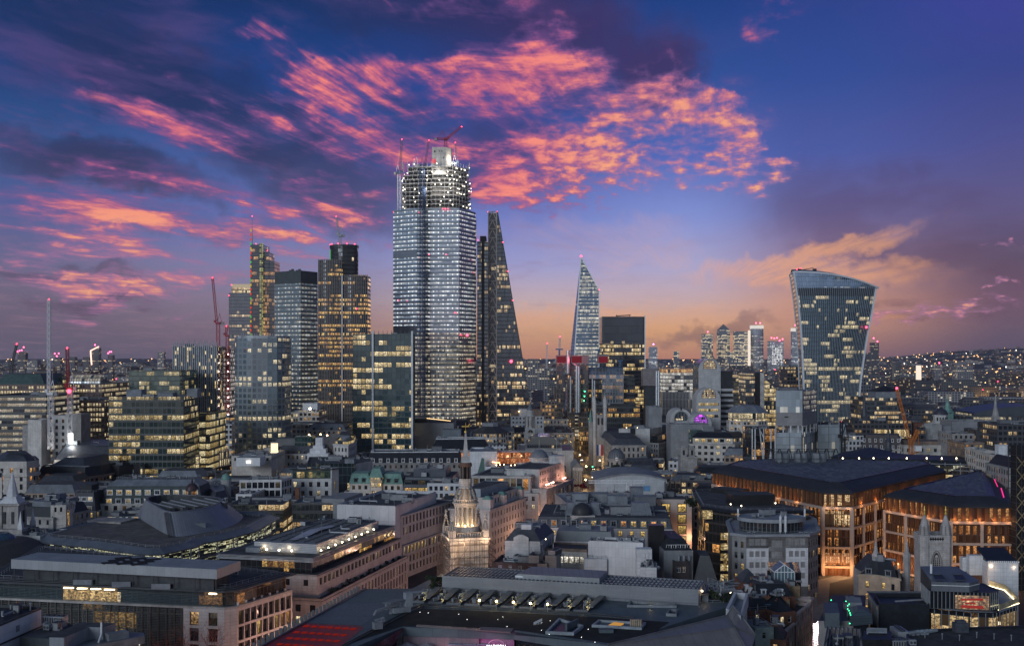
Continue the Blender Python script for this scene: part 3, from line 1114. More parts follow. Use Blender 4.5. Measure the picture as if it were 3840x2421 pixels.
Fp=Ae('m37',2.4,2.1,(.03,.03,.02),(.06,.06,.05),.16,.3,.9,.5,2,(1,.8,.25),(.8,.9,.35),.62,.08)
H0=Ae('m38',1.5,4.05,(.05,.07,.075),(.13,.15,.16),.07,.34,.08,.05,5,A6,Fs,.4,.34,Ft=.7,E6=.35,De=(.62,.78,.86))
J5=Ae('m39',1.45,3.75,(.02,.016,.014),(.035,.03,.03),.06,.42,.22,.36,8,Be,B9,1.35,.03)
Ij=Ae('m40',3.2,4.,(.016,.04,.045),(.04,.06,.065),.06,.2,.34,.16,5,B9,A6,1.1,.12,De=(.5,.8,.85))
Lx=Ae('m41',1.5,3.95,(.10,.13,.16),(.16,.20,.24),.06,.30,.10,.22,9,(1,.93,.78),Fs,.22,.44,.10,Ft=1.3,E6=1.,De=(.66,.80,.95))
Hx=Ae('m42',1.5,3.95,(.06,.07,.075),(.12,.13,.14),.07,.24,.40,.22,5,(1,.8,.5),(1,.93,.78),.42,.3,.1,Ft=.8,E6=.45,De=(.8,.85,.95))
F7=Ae('m43',1.8,3.9,(.03,.035,.04),(.06,.065,.07),.1,.25,.18,.1,2,Bc,A6,.9,.2)
H7=Ae('m44',1.6,3.95,(.035,.04,.045),(.05,.055,.06),.06,.22,.16,.16,7,Bc,A6,1.1,.12,D8=(20,190,1.25,.75))
Hy=Ae('m45',1.5,3.9,(.03,.045,.06),(.06,.08,.10),.05,.16,.08,.26,12,(1,.82,.5),(1,.93,.75),.7,.36,.08,Ft=.4,E6=.7,De=(.62,.76,.92))
Hh=Ae('m46',1.5,3.9,(.10,.13,.16),(.14,.18,.21),.05,.16,.03,.03,12,(1,.82,.5),A6,.8,.5,.08,De=(.7,.82,.95))
Ig=Ae('m47',1.6,4.,(.008,.009,.011),(.018,.02,.022),.06,.25,.42,.32,7,B9,A6,1.1,.10)
H4=Ae('m48',3.,8.,(.006,.007,.010),(.02,.022,.026),.03,.03,.0,.0,7,B9,A6,.5,.10)
I2=Ae('m49',1.5,3.9,(.012,.03,.04),(.03,.05,.06),.05,.22,.24,.10,6,(1,.78,.42),A6,1.1,.15,.07,De=(.45,.68,.85))
Gw=Ae('m50',2.2,4.5,(.08,.13,.20),(.12,.16,.2),.05,.1,.06,.03,3,A6,Fs,.7,.62,.05,De=(.52,.70,.95))
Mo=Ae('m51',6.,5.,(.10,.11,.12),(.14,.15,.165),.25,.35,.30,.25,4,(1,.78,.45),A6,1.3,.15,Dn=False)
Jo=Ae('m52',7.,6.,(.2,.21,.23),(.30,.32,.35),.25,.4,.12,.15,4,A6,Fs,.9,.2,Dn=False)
def xY(p):
 return Ai(p,Y)
def zY(p):
 return Av(p,Y)
b=Ad('office_tower','slender dark tower with a yellow lit stair strip and a thin mast','tower',Ar(937,1028,1240,40))
Y=1240
p=Ar(939,986,Y,34)
b.Am(p,0,zY(917),Ep)
p1=Ar(972,986,Y-1.2,2)
b.one('stair_shaft',Fp,'prism',p1,0,zY(912))
p2=Ar(987,1008,Y+2,30)
b.Am(p2,zY(1062),zY(945),Ep,name='upper_office_glass')
b.one('atrium',Fq,'prism',p2,0,zY(1062))
b.Am(Ar(1009,1029,Y+3,28),0,zY(978),Ep,name='side_office_glass')
m=MB()
for k in range(30):
 z=80+k*5.
 m.box((xY(941),Y-.6,z),(1.5,.5,2.6),mi=k%4%3)
b.Ab(m,'coloured_light_strip',[Af('m53',(1,.12,.08),.6),Af('m54',(1,.75,.1),.5),Af('m55',(.2,1,.25),.4)])
b.one('mast',Bk,'tube',(xY(941),Y+6,zY(917)-1),(xY(941),Y+6,zY(808)),.5,.15,6)
Al(b,[(xY(941),Y+6,zY(808)),(xY(960),Y,zY(914)),(xY(1003),Y,zY(940))],.8)
pass
b=Ad('office_tower','grey banded tower with a glowing crown, behind the slender stair tower','tower',Ar(858,940,1310,40))
Y=1310
b.Am(Ar(858,940,Y,40),0,zY(1098),L3)
b.Am(Ar(868,938,Y+2,34),zY(1100),zY(1078),Ae('m56',2,4,lit=.9,Bm=.9,ca=Bc,cb=A6,st=1.),name='crown')
b.one('roof_screen',Af('m57',(1,.83,.6),.42),'prism',Ar(870,936,Y+4,30),zY(1078),zY(1064))
Al(b,[(xY(859),Y,zY(1107)),(xY(868),Y,zY(1068))],.9)
pass
Y=1060
p=Bf([(Ai(1030,1078),1078),(xY(1128),Y),(Ai(1191,1082),1082),(Ai(1120,1120),1120),(Ai(1040,1120),1120)])
b=Ad('office_tower','grey-green glass tower with a louvred top, between the stair tower and the dark finned tower','tower',p)
zt=zY(1014)
b.Am(p,0,zt-12,H0)
b.one('roof_screen',[Ac('m58',(.07,.085,.09),.5,.15,.4,Ap=(1.2,90,.25)),As],'prism',p,zt-12,zt,0,1)
Df(b,p,20,zt-12,4.05,Ac('m59',(.16,.19,.20),.4),.45,.3)
m=MB()
for k in range(6):
 m.box((Ai(1060+k*9,Y),Y+25,zt),(2.,4,1.2+k%3))
b.Ab(m,'maintenance_cradle',An)
pass
Y=990
Fd=A7((xY(1277),Y+22),12.6,11,20)
b=Ad('office_tower','dark tower of three staggered wings with pale vertical fins and amber floors','tower',Fd)
zc=zY(912)
b.one('core',[Ae('m60',2,3.75,(.008,.008,.008),(.014,.014,.014),lit=.0,Bm=.0,E2=.015)],'prism',Fd,0,zc,0)
m=MB();Bd(m,Aa(Fd,-.5),Aa(Fd,.3),zc-2.2,zc+.2);b.Ab(m,'roof_crown',An)
def Kg(x0,x1,top,Ho):
 xa,xb=xY(x0),xY(x1)
 n=9
 Gl=[(xa+(xb-xa)*k/(n-1),Y+3-Ho*(1-(2*k/(n-1)-1)**2))for k in range(n)]
 pl=Bf(Gl+[(xb,Y+26),(xa,Y+26)])
 zt=zY(top)
 b.Am(pl,0,zt,J5,name='wing')
 m=MB()
 for k in range(15):
  w=k/14
  x=xa+(xb-xa)*w
  y=Y+3-Ho*(1-(2*w-1)**2)
  m.bar((x,y-.35,0),(x,y-.35,zt+.8),.26,h=.6)
 b.Ab(m,'vertical_fins',Ac('m61',(.15,.145,.14),.35,.1,.4,Cu=.5))
Kg(1192,1279,974,3.)
Kg(1284,1376,1032,3.)
b.one('joint_column',Ac('m62',(.36,.36,.37),.4,.1,.4,Cu=.4),'bar',(xY(1281.5),Y+2,0),(xY(1281.5),Y+2,zY(1030)),1.6)
Al(b,[(q[0],q[1],zc+.8)for q in Fd[10:20:2]],.8)
Al(b,[(xY(1338),Y-.9,zY(1157))],.9)
b.one('green_light_strip',Af('m55',(.2,1,.25),1.2),'box',(Fd[11][0],Fd[11][1]-.4,zc-40),(.7,.7,36))
pass
At('tower_crane','thin lattice crane on the roof of the dark finned tower',(xY(1262),Y+20,zc),8,(xY(1248),Y+20,zY(801)),Bk,w=2.,t=.3,Et=3,Ce=.8)
Y=820
p=Bf([(Ai(1323,Y+4),Y+4),(xY(1545),Y),(Ai(1556,Y+40),Y+40),(Ai(1340,Y+42),Y+42)])
b=Ad('office_block','teal glass office block with a white vertical stripe, in front of the tallest tower',p)
zt=zY(1251)
b.Am(p,0,zt,Ij)
b.C6(p,8,zt+2.4,3.2,4.,.16,Ac('m63',(.08,.11,.12),.4),.1)
m=MB()
for xx in(1396.5,1545.5):
 q=(xY(xx),Y+(4 if xx<1400 else 0)*.6-.5)
 m.box((q[0],q[1],6),(1.3,.9,zt-4))
b.Ab(m,'white_pier',Ac('m64',(.6,.62,.64),.5,.1,.3))
b.Ag(p,zt-1,4,1)
pass
Y=1060
sc=Y/C3
Jz=Bf([(Ai(1475,1072),1072),(Ai(1563,1056),1056),(Ai(1583,1060),1060),(Ai(1722,1056),1056),(Ai(1783,1088),1088),(Ai(1760,1120),1120),(Ai(1500,1120),1120)])
b=Ad('skyscraper','tallest glass skyscraper, its top floors still open frame around a concrete core','tower',Jz)
zg=zY(782)
zl=zY(1248)
b.one('lower_glass',Hx,'prism',Jz,9,zl,0)
b.one('upper_glass',[Lx,Dc],'prism',Jz,zl,zg,0,1)
m=MB()
m.prism(Jz,0,9,0);b.Ab(m,'lobby',Ae('m65',3,4.5,lit=1,Bm=1,ca=(1,.86,.55),cb=(1,.95,.8),st=1.,Dq=.08))
Df(b,Jz,12,zg,3.95,Ac('m66',(.20,.24,.28),.4),.55,.35)
for(ya,yb)in((936,966),(1222,1262)):
 q=[(Ai(1474.5,1071),1071.2),(Ai(1563,1055),1055.2),(Ai(1563,1057),1057.2),(Ai(1476,1074),1074)]
 b.one('plant_floor_band',Ac('m67',(.17,.2,.24),.5,.1,.3,Ap=(1.5,50,.1)),'prism',Bf(q),zY(yb),zY(ya))
top=Bf([(Ai(1506,1066),1066),(Ai(1584,1060),1060),(Ai(1700,1056),1056),(Ai(1766,1080),1080),(Ai(1745,1112),1112),(Ai(1520,1112),1112)])
m=MB()
Hs=MB()
zz,k=zg+.2,0
rr=random.Random(5)
while zz<zY(612):
 sh=Aa(top,.0 if k<7 else(1.+rr.random()*1.5))
 if k>=9:
  sh=Bf([(x if x>xY(1600)or k<9 else x+4,y)for x,y in sh])
 m.prism(sh,zz,zz+.45,0,Bw=True)
 for a,c in zip(sh,sh[1:]+sh[:1]):
  L=Dh(c[0]-a[0],c[1]-a[1])
  nn=max(2,int(L/4.2))
  for i in range(nn):
   x,y=a[0]+(c[0]-a[0])*i/nn,a[1]+(c[1]-a[1])*i/nn
   m.bar((x,y,zz+.4),(x,y,zz+3.95),.3)
   if rr.random()<.33 and y<1085:
    Hs.ball((x+rr.uniform(-1.5,1.5),y+rr.uniform(1.,3.5),zz+3.),.42,n=5)
 zz+=3.95
 k+=1
J8=zz
for i in range(24):
 a,c=rr.choice(list(zip(top,top[1:]+top[:1])))
 w=rr.random()
 x,y=a[0]+(c[0]-a[0])*w,a[1]+(c[1]-a[1])*w
 m.bar((x,y,J8-4),(x,y,J8+rr.uniform(.5,4)),.35)
b.Ab(m,'open_floors',Ac('m68',(.42,.42,.42),.8,.2,.4))
b.Ab(Hs,'work_lamp',Af('m69',(1,.9,.72),9))['kind']='stuff'
m=MB()
xa,xb=xY(1617),xY(1672)
m.prism([(xa,Y+8),(xb,Y+8),(Ai(1692,Y+14),Y+14),(Ai(1692,Y+14),Y+28),(xa,Y+28)],zg,zY(546))
m.prism([(Ai(1692,Y+15),Y+15),(Ai(1722,Y+17),Y+17),(Ai(1722,Y+17),Y+27),(Ai(1692,Y+15),Y+27)],zg,zY(632))
b.Ab(m,'concrete_core',Ac('m70',(.46,.44,.42),.9,.22,.15,Az=.6,Ap=(4.,4.,.15)))
for(xx,yy,w,h)in((1628,566,5,7),(1645,564,3,5),(1655,564,3,5),(1662,590,3,8),(1628,640,8,10),(1650,620,3,6)):
 b.one('core_opening',A4,'box',(xY(xx),Y+7.9,zY(yy)),(w*sc,.4,h*sc))
b.one('red_banner',Af('m71',(1,.12,.16),.8),'box',(xY(1624),Y+7.6,zY(607)),(15*sc,.4,16*sc))
Al(b,[(xY(1642),Y+6,zY(640)),(xY(1650),Y+5.5,zY(644))],1.4,Af('m72',(1,.95,.85),40),'floodlight')
Ah((xY(1645),Y+1,zY(640)),9000,(1,.95,.85),1.)
Ah((xY(1700),Y+8,zY(600)),9000,(1,.93,.8),1.)
for k in range(8):
 Ah((Ai(1530+70*(k%4),Y),Y-12,Av(650+70*(k//4),Y)),5200,(1,.95,.86),1.)  # fill lights added in front of the open floors to brighten the frame
m=MB()
By(m,(Ai(1583,Y-8),Y-8,2),(Ai(1583,Y-8),Y-8,Av(634,Y-8)),4.,4.,.5)
By(m,(Ai(1590,Y-8),Y-8,2),(Ai(1590,Y-8),Y-8,Av(700,Y-8)),2.4,4.,.4)
b.Ab(m,'hoist_mast',Ac('m73',(.02,.04,.10),.5,.2,.5))
Ji=[(1476,1072,795),(1660,1052,783),(1680,1052,783),(1670,1052,783),(1494,1060,1126),(1705,1050,1172),(1608,1050,954),(1672,1052,954)]
Al(b,[(Ai(x,yy),yy,Av(q,yy))for x,yy,q in Ji],.8)
Al(b,[(Ai(1752,1064),1064,Av(1256,1064))],1.8)
m=MB()
pb=Bf([(Ai(1766,1083),1083),(Ai(1786,1090),1090),(Ai(1786,1110),1110),(Ai(1766,1110),1110)])
m.prism(pb,0,Av(818,1085));b.Ab(m,'side_bay',F7)
m=MB()
for k in range(16):
 z=10+k*12.
 m.bar((Ai(1766,1082.4),1082.4,z),(Ai(1786,1089.4),1089.4,z+6),.7)
 m.bar((Ai(1786,1089.4),1089.4,z+6),(Ai(1766,1082.4),1082.4,z+12),.7)
b.Ab(m,'bracing',Bk)
pass
Yc=1066
El=Ac('m74',(.07,.10,.16),.5,.2,.5)
D9=Ac('m75',(.35,.03,.04),.5,.2,.5)
Cx=Ac('m76',(.62,.63,.64),.5,.12,.5)
At('tower_crane','blue luffing crane climbing the left edge of the tallest skyscraper',(Ai(1497,Yc),Yc-3,Av(790,Yc)),Av(655,Yc)-Av(790,Yc),(Ai(1508,Yc),Yc-3,Av(525,Yc)),Cx,El,2.6,.26,3.5,Ce=.9)
At('tower_crane','blue luffing crane standing on the open floors beside the concrete core',(Ai(1586,Yc),Yc+8,Av(645,Yc)),6,(Ai(1606,Yc),Yc+8,Av(521,Yc)),El,El,2.4,.26,4,Ce=.9)
At('tower_crane','small pale derrick on the open floors left of the concrete core',(Ai(1557,Yc),Yc+6,Av(640,Yc)),5,(Ai(1552,Yc),Yc+6,Av(594,Yc)),Cx,Cx,1.8,.22,3,Ce=.9)
At('tower_crane','pale upright crane on the open floors right of the concrete core',(Ai(1706,Yc),Yc+8,Av(630,Yc)),5,(Ai(1706,Yc),Yc+8,Av(529,Yc)),Cx,El,2.,.22,3,Ce=.9)
At('tower_crane','red crane on top of the concrete core with a shallow jib',(Ai(1667,Yc),Yc+18,Av(548,Yc)),Av(512,Yc)-Av(548,Yc),(Ai(1728,Yc),Yc+18,Av(461,Yc)),D9,D9,2.6,.28,9.5,Ce=.9)
Y=1105
p=Ar(1789,1829,Y,40)
b=Ad('office_tower','dark narrow service tower squeezed between the tallest skyscraper and the wedge tower','tower',p)
b.Am(Ar(1789,1829,Y,40),0,zY(905),F7)
m=MB();m.prism(Ar(1800,1823,Y+2,30),zY(905),zY(884));m.prism(Ar(1806,1816,Y-1,8),0,zY(886));b.Ab(m,'lift_shaft',A4)
Al(b,[(xY(1792),Y,zY(900))],.8)
pass
Y=1112
xl,xm=xY(1830),xY(1864)
zt,zb=zY(794),.0
D1,Cg=xY(1866),Ai(1866+(1990-1866)*(zt-0)/(zt-zY(1525)),Y)
b=Ad('skyscraper','wedge-shaped glass skyscraper with a sloping right side and a ladder of steel bracing','tower',[(xl,Y),(Cg,Y),(Cg,Y+45),(xl,Y+45)])
m=MB()
D=45
fr=[(xm,Y,0),(Cg,Y,0),(D1,Y,zt),(xm,Y,zt)]
m.face(fr,0,[(p[0],p[2])for p in fr])
bk=[(p[0],Y+D,p[2])for p in fr]
m.face(bk[::-1],0,[(p[0],p[2])for p in bk[::-1]])
sl=[fr[1],bk[1],bk[2],fr[2]]
m.face(sl,0,[(p[1],p[2])for p in sl])
m.face([fr[3],fr[2],bk[2],bk[3]],0)
m.face([fr[0],fr[3],bk[3],bk[0]],0,[(0,0),(0,zt),(D,zt),(D,0)])
b.Ab(m,'glass_facade',H7)
b.one('lift_core',Ae('m77',3,4,(.05,.05,.055),(.09,.09,.09),lit=.06,Bm=0,st=.8,E2=.03),'prism',[(xl,Y+.5),(xm,Y+.5),(xm,Y+D),(xl,Y+D)],0,zt-1)
m=MB()
for x in(xl+.5,xm-.5):
 m.bar((x,Y-.2,0),(x,Y-.2,zt),1.1)
n=27
for k in range(n):
 z0,z1=zt*k/n,zt*(k+1)/n
 m.bar((xl,Y-.2,z1),(xm,Y-.2,z1),.7)
 Kf=(xl+xm)/2
 m.bar((xl+.5,Y-.3,z0),(Kf,Y-.3,z1),.75)
 m.bar((xm-.5,Y-.3,z0),(Kf,Y-.3,z1),.75)
b.Ab(m,'steel_ladder',Ac('m78',(.42,.39,.36),.5,.15,.4))
m=MB()
for k in range(8):
 z0=k*zt/8
 Ms=Cg+(D1-Cg)*z0/zt
 m.bar((xm,Y-.15,z0),(Ms,Y-.15,z0),.5)
 Ny=Cg+(D1-Cg)*(k+1)/8
 m.bar((xm+(Ms-xm)*.45,Y-.15,z0),(xm+(Ny-xm)*.9,Y-.15,(k+1)*zt/8),.4)
m.bar((Cg,Y-.2,0),(D1,Y-.2,zt),.7)
b.Ab(m,'mega_frame',An)
rl=[]
for yy in(908,1017,1126):
 z=zY(yy)
 rl.append((Cg+(D1-Cg)*z/zt,Y-.5,z))
Al(b,rl+[(xl,Y,zt),(xm,Y,zt)],.8)
Al(b,[(xY(1917),Y-2,zY(1354))],2.2)
pass
Y=1165
A=(xY(2182),Y+14,zY(958))
Fk=(xY(2140),Y,0)
Fk=(xY(2133),Y,0)
lb=(Ai(2104,Y+24),Y+24,0)
rt=(Ai(2246,Y+10),Y+10,Av(1086,Y+10))
rb=(rt[0],Y+10,0)
Mx,Mg=(rt[0]-6,Y+44,0),(rt[0]-6,Y+44,Av(1120,Y+44))
b=Ad('skyscraper','pointed glass skyscraper with a slanted tip and pale left edge, right of the wedge tower','tower',[(lb[0],Y),(rb[0],Y),(rb[0],Y+44),(lb[0],Y+44)])
def Eb(Ca):
 return[(p[0]+p[1]*.3,p[2])for p in Ca]
m=MB()
f1=[Fk,rb,rt,A]
m.face(f1,0,Eb(f1))
f2=[rb,Mx,Mg,rt]
m.face(f2,0,[(p[1],p[2])for p in f2])
f3=[rt,Mg,A]
m.face(f3,0,Eb(f3))
f4=[Mx,(lb[0],Y+44,0),A,Mg]
m.face(f4,0,Eb(f4))
b.Ab(m,'main_glass',Hy)
m=MB()
f5=[lb,Fk,A]
m.face(f5,0,Eb(f5))
f6=[(lb[0],Y+44,0),lb,A]
m.face(f6,0,Eb(f6))
b.Ab(m,'side_glass',Hh)
m=MB()
m.bar(Fk,A,1.1);m.bar(rt,A,.8);m.bar(rb,rt,.7)
b.Ab(m,'white_edge',Ac('m79',(.75,.78,.8),.4,.05,.5))
Al(b,[(A[0],A[1],A[2]+.5)],1.6)
Al(b,[(rt[0],rt[1],rt[2])],.8)
pass
Y=1195
b=Ad('office_block','black stepped office block with a blank dark upper box and yellow lit floors below',Ar(2222,2420,Y,40))
p=Ar(2258,2418,Y+4,40)
b.Am(p,zY(1290),zY(1186),H4,name='blank_upper_box')
p=Ar(2222,2418,Y,46)
b.Am(p,0,zY(1288),Ig)
m=MB()
m.box((xY(2418.6),Y-.2,2),(1.,1.,zY(1188)));m.box((Ai(2257.5,Y+3.6),Y+3.6,zY(1288)),(.8,.8,zY(1188)-zY(1288)))
m.box((xY(2222),Y-.2,2),(.8,.8,zY(1290)))
b.Ab(m,'white_edge',Ac('m79',(.75,.78,.8),.4,.05,.5))
m=MB()
m.bar((Ai(2310,Y+10),Y+10,zY(1183)),(Ai(2365,Y+10),Y+10,zY(1180)),1.)
for xx in(2312,2360):
 m.bar((Ai(xx,Y+10),Y+10,zY(1187)),(Ai(xx,Y+10),Y+10,zY(1178)),.6)
b.Ab(m,'maintenance_cradle',An)
pass
Y=1050
NL=22
Id=[(1034,2978),(1120,2991),(1223,3002),(1340,3009),(1450,3013),(1575,3017),(1700,3020)]
H8=[(1078,3284),(1181,3267),(1255,3252),(1339,3239),(1434,3226),(1566,3216),(1700,3210)]
def Ef(pr,y):
 if y<=pr[0][0]:
  return pr[0][1]+(y-pr[0][0])*(pr[1][1]-pr[0][1])/(pr[1][0]-pr[0][0])
 for(y0,x0),(y1,x1)in zip(pr,pr[1:]):
  if y<=y1:
   return x0+(x1-x0)*(y-y0)/(y1-y0)
 return pr[-1][1]
ys=[1690-k*(1690-1018)/NL for k in range(NL+1)]
b=Ad('skyscraper','flaring top-heavy glass skyscraper with curved roof and white edges','tower',[(xY(3045),Y),(xY(3225),Y),(xY(3225),Y+40),(xY(3045),Y+40)])
def Gt(yy):
 z=zY(yy)
 L,R=Ai(Ef(Id,yy),Y),Ai(Ef(H8,yy),Y+10)
 W=R-L
 fb=(W-42)*.22
 n=12
 Gl=[(L+W*k/n,Y+10*(k/n)-fb*Bt(PI*k/n)*.6-1.*Bt(PI*k/n))for k in range(n+1)]
 Go=[(R+.3,Y+10+44)]
 Lu=[(L+7.8,Y+46)]
 return Gl,Go,Lu,z
Fc=[Gt(y)for y in ys]
Bo=lambda w:Av(1019+58*w**2.1,Y)
m=MB()
n=12
Kr,Nn=zY(1112),zY(1070)
for(f0,r0,l0,z0),(f1,r1,l1,z1)in zip(Fc,Fc[1:]):
 for k in range(n):
  w0,w1=k/n,(k+1)/n
  Lk,Na=min(z0,Bo(w0)),min(z0,Bo(w1))
  Hn,Hq=min(z1,Bo(w0)),min(z1,Bo(w1))
  zm=(Hn+Lk)/2
  mi=0 if zm<Kr else(1 if zm<Av(1066+22*w0,Y)else 2)
  m.face([(*f0[k],Lk),(*f0[k+1],Na),(*f1[k+1],Hq),(*f1[k],Hn)],mi,[(w0*54,Lk),(w1*54,Na),(w1*54,Hq),(w0*54,Hn)])
 A=lambda z:min(z,Bo(1.))
 m.face([(*f0[n],A(z0)),(*r0[0],A(z0)),(*r1[0],A(z1)),(*f1[n],A(z1))],0,[(0,z0),(44,z0),(44,z1),(0,z1)])
 A=lambda z:min(z,Bo(.0))
 m.face([(*l0[0],A(z0)),(*f0[0],A(z0)),(*f1[0],A(z1)),(*l1[0],A(z1))],3,[(0,z0),(44,z0),(44,z1),(0,z1)])
 m.face([(*r0[0],min(z0,Bo(1))),(*l0[0],min(z0,Bo(0))),(*l1[0],min(z1,Bo(0))),(*r1[0],min(z1,Bo(1)))],0)
b.Ab(m,'glass_facade',[I2,Ac('m80',(.035,.045,.055),.45,.15,.3,Ap=(1.5,60,.2)),Gw,Ae('m81',2,3.9,(.10,.11,.12),(.14,.15,.16),lit=.02,Bm=0,E2=.1)])
m=MB()
ft,K1,lt,z_=Fc[-1]
for k in range(n):
 w0,w1=k/n,(k+1)/n
 p0,p1=ft[k],ft[k+1]
 q0=(lt[0][0]+(K1[0][0]-lt[0][0])*w0,lt[0][1]+(K1[0][1]-lt[0][1])*w0)
 q1=(lt[0][0]+(K1[0][0]-lt[0][0])*w1,lt[0][1]+(K1[0][1]-lt[0][1])*w1)
 R0,R1=min(z_,Bo(w0)),min(z_,Bo(w1))
 Mt,M0=((p0[0]+q0[0])/2,(p0[1]+q0[1])/2),((p1[0]+q1[0])/2,(p1[1]+q1[1])/2)
 m.face([(*p0,R0),(*p1,R1),(*M0,R1+4),(*Mt,R0+4)])
 m.face([(*Mt,R0+4),(*M0,R1+4),(*q1,R1),(*q0,R0)])
b.Ab(m,'curved_roof',Ac('m82',(.17,.19,.21),.4,.15,.4,Ap=(2,50,.3)))
m=MB()
for k in range(0,40):
 w=k/39
 for(f0,r0,l0,z0),(f1,r1,l1,z1)in zip(Fc,Fc[1:]):
  kk=min(n-1,int(w*n))
  Fy=w*n-kk
  a=(f0[kk][0]+(f0[kk+1][0]-f0[kk][0])*Fy,f0[kk][1]+(f0[kk+1][1]-f0[kk][1])*Fy-.25,min(z0,Bo(w)))
  c=(f1[kk][0]+(f1[kk+1][0]-f1[kk][0])*Fy,f1[kk][1]+(f1[kk+1][1]-f1[kk][1])*Fy-.25,min(z1,Bo(w)))
  if c[2]-a[2]>.05:
   m.bar(a,c,.13,h=.32)
b.Ab(m,'vertical_fins',Ac('m83',(.34,.37,.40),.4,.1,.4))
m=MB()
for(f0,r0,l0,z0),(f1,r1,l1,z1)in zip(Fc,Fc[1:]):
 for Kt,w in((0,0),(n,1)):
  m.bar((f0[Kt][0],f0[Kt][1]-.4,min(z0,Bo(w))),(f1[Kt][0],f1[Kt][1]-.4,min(z1,Bo(w))+.01),1.6)
 m.bar((l0[0][0],l0[0][1]-.4,min(z0,Bo(0))),(l1[0][0],l1[0][1]-.4,min(z1,Bo(0))+.01),1.3)
for k in range(n):
 m.bar((ft[k][0],ft[k][1]-.4,Bo(k/n)),(ft[k+1][0],ft[k+1][1]-.4,Bo((k+1)/n)),1.5)
m.bar((*lt[0],Bo(0)),(*ft[0],Bo(0)),1.4)
b.Ab(m,'white_edge',Ac('m84',(.58,.61,.64),.4,.05,.5))
Al(b,[(xY(3255),Y+5,zY(1226))],1.6)
Al(b,[(xY(3022),Y+20,Bo(.2)+5),(xY(3010),Y+20,Bo(.15)+4)],1.2)
m=MB()
m.bar((xY(3010),Y+20,Bo(.2)+3),(xY(3072),Y+20,zY(998)),.6)
for xx in(3016,3074,3124,3234):
 m.box((xY(xx),Y+18,Av(1024+max(0,xx-3080)*.32,Y)),(2.4,3,5.5),.4)
b.Ab(m,'maintenance_cradle',An)
pass
def W(fh,bw,w,h,**k):
 return dict(fh=fh,bw=bw,w=w,h=h,**k)
def Q(Dy,z,*xy):
 return Bf(T(Dy,z,*xy))
def Bj(x0,x1,Mk,Ya,Do,Y1=None):
 return Ar(x0,x1,Ya,Do,Y1),Av(Mk,Ya)
Fm=Ae('m85',1.8,3.7,(.02,.025,.028),(.07,.07,.07),.1,.38,.35,.25,5,Bc,A6,1.,.15)
E4=Ae('m86',2.2,3.8,(.02,.02,.022),(.09,.055,.045),.3,.42,.55,.35,4,(1,.8,.5),A6,.9,.1)
F8=Ae('m87',2.6,3.9,(.012,.022,.02),(.05,.06,.055),.07,.3,.16,.30,7,B9,A6,.8,.12,De=(.6,.85,.8))
Db=Ae('m88',2.,3.8,(.015,.035,.032),(.04,.06,.055),.08,.22,.20,.12,4,B9,A6,.9,.25,De=(.6,.9,.85))
G2=Ae('m89',3.4,3.75,(.05,.07,.08),(.15,.18,.195),.3,.34,.14,.08,3,(1,.82,.52),A6,1.,.22,De=(.6,.75,.85))
Gz=Ae('m90',2.6,3.2,(.012,.018,.02),(.19,.22,.24),.42,.12,.14,.0,1,B9,A6,1.1,.1,Dn=False)
Fx=Ae('m91',3.,3.6,(.05,.05,.05),(.12,.12,.12),.06,.22,.95,.9,9,(1,.93,.8),(1,.96,.9),.9,.1)
Je=Ae('m92',2.8,4.6,(.05,.05,.045),(.20,.21,.21),.12,.14,.85,.5,7,(1,.72,.34),(1,.84,.5),1.1,.1)
Hl=Ae('m93',2.4,4.,(.01,.011,.012),(.02,.022,.024),.08,.15,.25,.12,3,Be,Bc,.7,.12)
Ff=Ae('m94',1.8,4.4,(.02,.024,.024),(.05,.055,.055),.16,.35,.30,.18,4,Be,B9,.75,.12)
F2=Ae('m95',3.4,3.6,(.02,.022,.024),(.34,.32,.29),.34,.36,.30,.1,2,Bc,A6,.8,.1)
En=Ae('m96',3.,3.5,(.02,.02,.022),(.22,.17,.13),.34,.36,.35,.1,2,Be,Bc,.8,.08)
B7=Ae('m97',3.,3.5,(.014,.016,.018),(.055,.055,.06),.3,.4,.22,.1,3,Bc,A6,.8,.08)
Du=Ae('m98',2.6,3.6,(.02,.024,.028),(.50,.51,.52),.4,.42,.25,.06,2,Bc,A6,.8,.08)
F0=Ae('m99',2.2,4.3,(.19,.225,.24),(.24,.27,.285),.04,.03,.05,.0,1,A6,Fs,.55,.22,.3,Dn=False)
def Bb(name,label,Gv,z,Jt,Bl=None,Fh='building',n=3,Hc=1,group=None,B5=None,ph=1.,base=0,wm=None):
 b=Ad(name,label,Fh,Gv,group,B5 or int(abs(Gv[0][0])*7+z)+1)
 b.Am(Gv,base,z,Jt,Bl,ph,wm or An,name='facade')
 b.Ag(Gv,z-ph,n,Hc,Co=1)
 return b
p,z=Bj(-40,176,1440,900,60)
b=Bb('office_block','dark office block with a sloping green roof at the left edge of the photo',p,z,E4,As)
q=b.Ay(Aa(p,3),z-.95,9,6,Ac('m100',(.06,.10,.095),.55,.25,.4,Ap=(1,50,.1)))
pass
p,z=Bj(-60,172,1482,780,60)
b=Bb('office_block','low office block with bright floors of long windows below the green roof',p,z,Ae('m101',4,4.,(.03,.03,.03),(.06,.065,.065),.04,.5,.9,.7,9,(1,.75,.45),(1,.9,.7),.6,.1),As,n=5)
pass
p,z=Bj(199,383,1440,940,70)
b=Ad('office_block','red brick office block with a glazed barrel-vault roof behind the white cranes',p)
b.Am(p,0,z,E4,name='facade')
m=MB()
x0,x1,yy=p[0][0]+12,p[1][0]-2,p[0][1]+1
